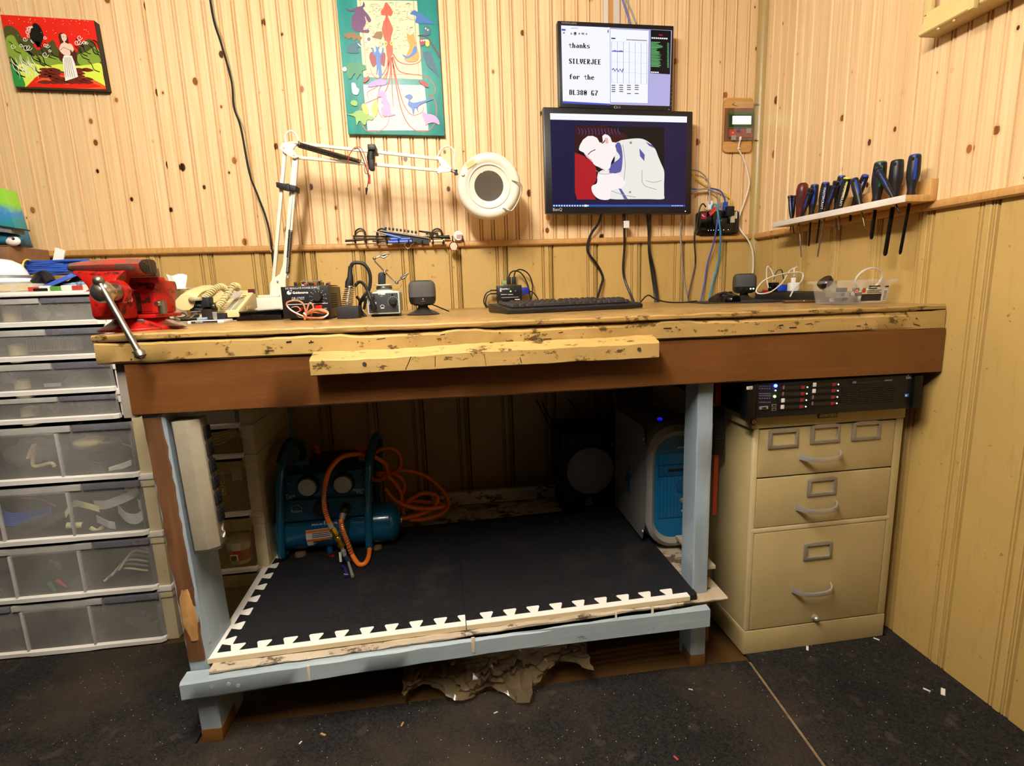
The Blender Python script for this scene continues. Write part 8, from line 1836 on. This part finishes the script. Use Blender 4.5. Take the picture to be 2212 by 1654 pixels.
# what is in it
jr = thing('glass_jar', 'small jar with a black lid leaning out of the plastic tub', 'jar', (-.150, -.648, zt(-.15)+.030), rot=Matrix.Rotation(-.75, 3, 'Y'))
MB().lathe([(.016, -.012), (.0175, -.008), (.0175, .030), (.015, .034)], 20).build('glass', mat('jar_glass', 'C9B98A', .05, alpha=.35, spec=.8), jr); MB().lathe([(.0195, .034), (.020, .036), (.020, .046), (.018, .048), (1e-6, .048)], 24).build('lid', 'gloss_black', jr)
rg_ = thing('plastic_ring', 'clear plastic lid ring standing in the tub', 'lid', (-.060, -.65, zt(-.06)+.034))
MB().torus((0, 0, .040), .038, .0030, 'y', 30, 8, RX(.35) @ Matrix.Diagonal((1, 1, .82, 1))).build('ring', mat('milky_clear', 'E4E0D2', .2, alpha=.6), rg_)
rr = random.Random(31)
for k in range(12):
    x, y = rr.uniform(-.155, -.075), rr.uniform(-.685, -.625); s_ = rr.uniform(.008, .015)
    solo(MB().cbox((0, 0, 0), (s_*1.6, s_, s_*.8), Matrix.Translation((x, y, zt(x)+.012+.013*(k//5))) @ RZ(rr.uniform(0, 3)) @ RX(rr.uniform(-.2, .2))), 'small_part', rr.choice(['dark_rubber', 'mid_grey', 'dark_steel', 'cable_grey']), 'small dark part heaped inside the plastic tub', 'part', 'small parts in the plastic tub', bevel=.0015)
# ------------------------------------------------------------------ screwdriver shelf on the right wall
sh = thing('tool_shelf', 'white edged wooden shelf holding screwdrivers on the right wall', 'shelf', (-.05, -.53, 1.172))
make_worn('shelf_white', 'DAD4CC', 'C9C2B6', 'E6E2DA', 'A89878', .78, .5, (40, 4, 40)); make_pine('raw_pine', 'D9AE70', 'B98A4C')
def shz(y): return 0.0
Y0s, Y1s = -.268, -.800
def sbox(x0, x1, z0, z1, name, m, y0=Y1s, y1=Y0s, bev=.002): return MB().box(x0, x1, y0, y1, z0, z1).build(name, m, sh, world=True, bevel=bev)
sbox(-.097, -.0215, 1.1735, 1.1895, 'shelf_board', 'raw_pine'); sbox(-.1002, -.0972, 1.1732, 1.1898, 'white_edge', 'shelf_white', bev=.001); sbox(-.0212, -.0012, 1.1775, 1.229, 'back_board', 'raw_pine', -.786, -.30, .002)
mat('drv_black', '18171A', .42); mat('drv_blue', '1E3FA8', .35); mat('drv_yellow', 'E2CE2A', .4); mat('drv_green', '1E6A44', .4); mat('drv_maroon', '5A1E1A', .35); mat('shaft_dark', '1C1B1C', .3, .7)
def zs(x, y): return (1690+x/6.32, 320+y/6.32)
def driver(label, top, base, tip, wz, x, m='drv_black', cap='drv_blue', stripe='drv_blue', shaft='steel', sr=.0028, kind='big', letter=None):
    A = at(*zs(*top), x=x); B = at(*zs(*base), x=x); C = at(*zs(*tip), x=x)
    B = A.lerp(B, (A.z-1.1905)/(A.z-B.z)) if abs(A.z-B.z) > 1e-4 else B; B.z = 1.1905
    r = wz/6.32/2/1141*((A-CAM).dot(_fw))
    t = thing('screwdriver', label, 'screwdriver', B, group='screwdrivers in the wall shelf')
    ax = (A-B); L = ax.length; z = ax.normalized(); xx = Vector((-.86, -.5, .1)); xx = (xx-z*xx.dot(z)).normalized(); yy = z.cross(xx)
    M_ = Matrix((xx, yy, z)).transposed().to_4x4(); M_.translation = B
    if kind == 'slim': pr = [(r*.45, .0), (r*.5, L*.08), (r*.75, L*.25), (r*.85, L*.5), (r*.8, L*.8), (r*.8, L*.86)]; capr = [(r*.85, L*.865), (r*.85, L*.90), (r*1.0, L*.915), (r*1.0, L*.99), (r*.8, L), (1e-6, L)]
    elif kind == 'old': pr = [(r*.45, 0), (r*.6, L*.10), (r*.72, L*.3), (r*.98, L*.6), (r, L*.8), (r*.85, L*.94), (r*.5, L*.995), (1e-6, L)]; capr = None
    else: pr = [(r*.62, 0), (r*.70, L*.03), (r*.60, L*.14), (r*.74, L*.28), (r*.98, L*.48), (r, L*.62), (r*.95, L*.85), (r*.88, L*.955)]; capr = [(r*.875, L*.957), (r*.80, L*.985), (r*.55, L), (1e-6, L)]
    h = MB().lathe(pr, 18, M_).build('handle', m, t, world=True)
    if capr: MB().lathe(capr, 18, M_).build('cap', cap if kind != 'slim' else m, t, world=True)
    if kind == 'slim': MB().lathe([(r*.82, L*.845), (r*.9, L*.85), (r*.9, L*.862), (r*.82, L*.866)], 18, M_).build('collar', cap, t, world=True)
    if stripe:
        for a0 in ((.55,) if kind == 'big' else (.25,)):
            vs = []; fs = []; n = 6
            for i in range(n+1):
                u = (.38 if kind == 'big' else .34)+((.50 if kind == 'big' else .42))*i/n; zz_ = L*u
                for j in range(len(pr)-1):
                    if pr[j][1] <= zz_ <= pr[j+1][1]: rad = pr[j][0]+(pr[j+1][0]-pr[j][0])*(zz_-pr[j][1])/max(1e-9, pr[j+1][1]-pr[j][1]); break
                else: rad = pr[-1][0]
                for da in (-.17, 0, .17): vs.append(M_ @ Vector(((rad+.0005)*math.cos(a0+da), (rad+.0005)*math.sin(a0+da), zz_)))
            for i in range(n):
                for j in range(2): fs.append((i*3+j, i*3+j+1, (i+1)*3+j+1, (i+1)*3+j))
            MB().add(vs, fs).build('stripe', stripe, t, world=True)
    if kind == 'big' and m == 'drv_black' and r > .006: 
        p = M_ @ Vector(((r*.99)*math.cos(.05), (r*.99)*math.sin(.05), L*.88)); MB().cbox((0, 0, 0), (.0025, .005, .006), Matrix.Translation(p) @ M_.to_3x3().to_4x4()).build('hanging_hole', 'slot_black', t, world=True)
    sd = (C-B); MB().ring([B, C-sd*.04, C], [sr, sr, sr*.5], 10).build('shaft', shaft, t, world=True)
    if letter: 
        o_ = M_ @ Vector((r*1.0*math.cos(.05)+.0006, 0, L*.80)); text(t, letter, M_ @ Vector(((r*.995+.0004), r*.22, L*.82)), -z, M_.to_3x3() @ Vector((0, 1, 0)), r*.75, 'print_white', world=True)
    return t
driver('slim blue striped driver at the far left end of the shelf', (105, 650), (122, 935), (108, 1130), 62, -.070, kind='slim', shaft='shaft_dark', sr=.0014)
driver('slim blue striped driver crossing the leftmost one', (165, 645), (138, 930), (160, 1165), 62, -.058, kind='slim', shaft='shaft_dark', sr=.0014)
driver('old maroon and black handled screwdriver with bright shaft', (285, 470), (235, 910), (258, 1495), 150, -.050, m='drv_maroon', stripe='dark_rubber', kind='old', shaft='bright_steel', sr=.0026)
driver('slim blue striped driver leaning before the maroon one', (395, 548), (275, 900), (215, 1065), 80, -.078, kind='slim', shaft='shaft_dark', sr=.0015)
driver('black and blue screwdriver with a flat blade right of the maroon one', (445, 490), (395, 890), (360, 1340), 112, -.056, shaft='shaft_dark', sr=.0026)
driver('lettered black and blue screwdriver, fourth cluster from the left', (595, 460), (530, 850), (465, 1300), 112, -.070, shaft='shaft_dark', sr=.0025, letter='MASTERCRAFT')
driver('plain black screwdriver half hidden behind the lettered one', (662, 505), (620, 830), (535, 1090), 70, -.045, cap='drv_black', stripe=None, shaft='steel', sr=.0018)
driver('slim driver with a steel band and long twisted shaft', (745, 450), (600, 840), (480, 1485), 88, -.080, kind='slim', shaft='steel', sr=.0024)
driver('blue capped screwdriver hidden behind the yellow one', (815, 370), (740, 800), (730, 1150), 110, -.048, shaft='steel', sr=.0022)
driver('black screwdriver with bright yellow stripe and cap', (892, 395), (785, 800), (775, 1110), 118, -.072, cap='drv_yellow', stripe='drv_yellow', shaft='steel', sr=.0026, letter='MASTERCRAFT')
driver('black and blue screwdriver leaning right beside the yellow one', (980, 415), (1055, 742), (1125, 1070), 110, -.072, shaft='steel', sr=.0022)
driver('lettered blue capped screwdriver leaning left behind', (1140, 358), (985, 745), (930, 900), 105, -.045, shaft='shaft_dark', sr=.0020, letter='MASTER')
driver('large black screwdriver with green cap', (1345, 180), (1285, 700), (1215, 1245), 172, -.060, cap='drv_green', stripe='drv_green', shaft='shaft_dark', sr=.0042)
driver('slim blue striped driver leaning across the green one', (1290, 270), (1500, 650), (1600, 885), 100, -.085, kind='slim', shaft='shaft_dark', sr=.0018)
driver('large plain black screwdriver with thick shaft', (1572, 158), (1530, 640), (1400, 1470), 172, -.050, cap='drv_black', stripe=None, shaft='shaft_dark', sr=.0052)
driver('large black and blue screwdriver at the right end of the shelf', (1815, 82), (1755, 630), (1605, 1450), 162, -.060, shaft='shaft_dark', sr=.0038)
solo(MB().tube([at(*zs(930, 905), x=-.05), at(*zs(925, 995), x=-.05)], .0034, 8), 'nut_driver_tip', 'shaft_dark', 'short dark tip poking through under the shelf', 'tool')
# ------------------------------------------------------------------ cream head rail at the top right
hr_ = thing('blind_rail', 'cream moulded rail on the right wall at the top edge', 'rail', (-.03, -1.0, 1.56))
mat('cream_vinyl', 'CDB77A', .35)
pf_ = [(0, 0), (-.052, 0), (-.056, .003), (-.056, .010), (-.052, .012), (-.054, .022), (-.050, .026), (-.052, .036), (-.046, .040), (-.048, .048), (-.040, .052), (0, .052)]
n = len(pf_); vs = []
for y, dz in ((-.748, 0), (-1.62, 0)):
    vs += [(x-.002, y-.20*z, 1.556+z) for x, z in pf_]
MB().add(vs, [tuple(range(n)), tuple(range(n, 2*n))[::-1]]+[(i, (i+1) % n, n+(i+1) % n, n+i) for i in range(n)]).build('moulding', 'cream_vinyl', hr_, world=True, bevel=.0008)
p = at(2103, 20, x=-.066); MB().box(-.073, -.062, p.y-.006, p.y+.006, 1.548, 1.80).build('hanging_rod', 'cream_vinyl', hr_, world=True, bevel=.001)
p = at(2008, 5, x=-.03); MB().box(-.034, -.024, p.y-.010, p.y+.010, 1.609, 1.80).build('upright', 'cream_vinyl', hr_, world=True, bevel=.001)
for px, py in ((2062, 36), (2028, 55)): q = at(px, py, x=-.050); MB().ball((q.x, q.y, 1.554), .0035, 8, 6).build('end_stop', 'cream_vinyl', hr_, world=True)
# ------------------------------------------------------------------ litter on the carpet
mat('chip_white', 'D4D0C6', .8); mat('chip_mint', '9AB8A0', .8); mat('chip_wood', 'A08050', .8); mat('chip_red', 'B03A4A', .7)
for px, py, L_, m, lab in ((1492, 1489, .010, 'chip_mint', 'pale green chip on the carpet under the bench front'), (1071, 1539, .010, 'chip_mint', 'pale green crumb left of the green chip on the carpet'), (1744, 1400, .018, 'chip_white', 'white flake standing at the foot of the cabinet'), (2002, 1490, .014, 'chip_white', 'white paint flake on the carpet near the right wall'), (2037, 1494, .026, 'chip_white', 'white sliver beside the paint flake'), (1893, 1380, .014, 'chip_white', 'white scrap in the corner behind the cabinet foot'), (698, 1586, .014, 'chip_wood', 'wood splinter on the carpet left of centre'), (869, 1564, .012, 'chip_wood', 'small wood splinter under the bench front'), (1460, 1637, .012, 'chip_red', 'tiny red scrap at the bottom of the picture'), (649, 1604, .008, 'chip_white', 'small white fleck by the left bench foot')):
    p = at(px, py, z=.0086); a_ = random.Random(px).uniform(0, 3)
    solo(MB().cbox((0, 0, 0), (L_, L_*.32, .0012), Matrix.Translation(p+Vector((0, 0, .0006))) @ RZ(a_)), 'floor_scrap', m, lab, 'scrap', 'scraps on the carpet')
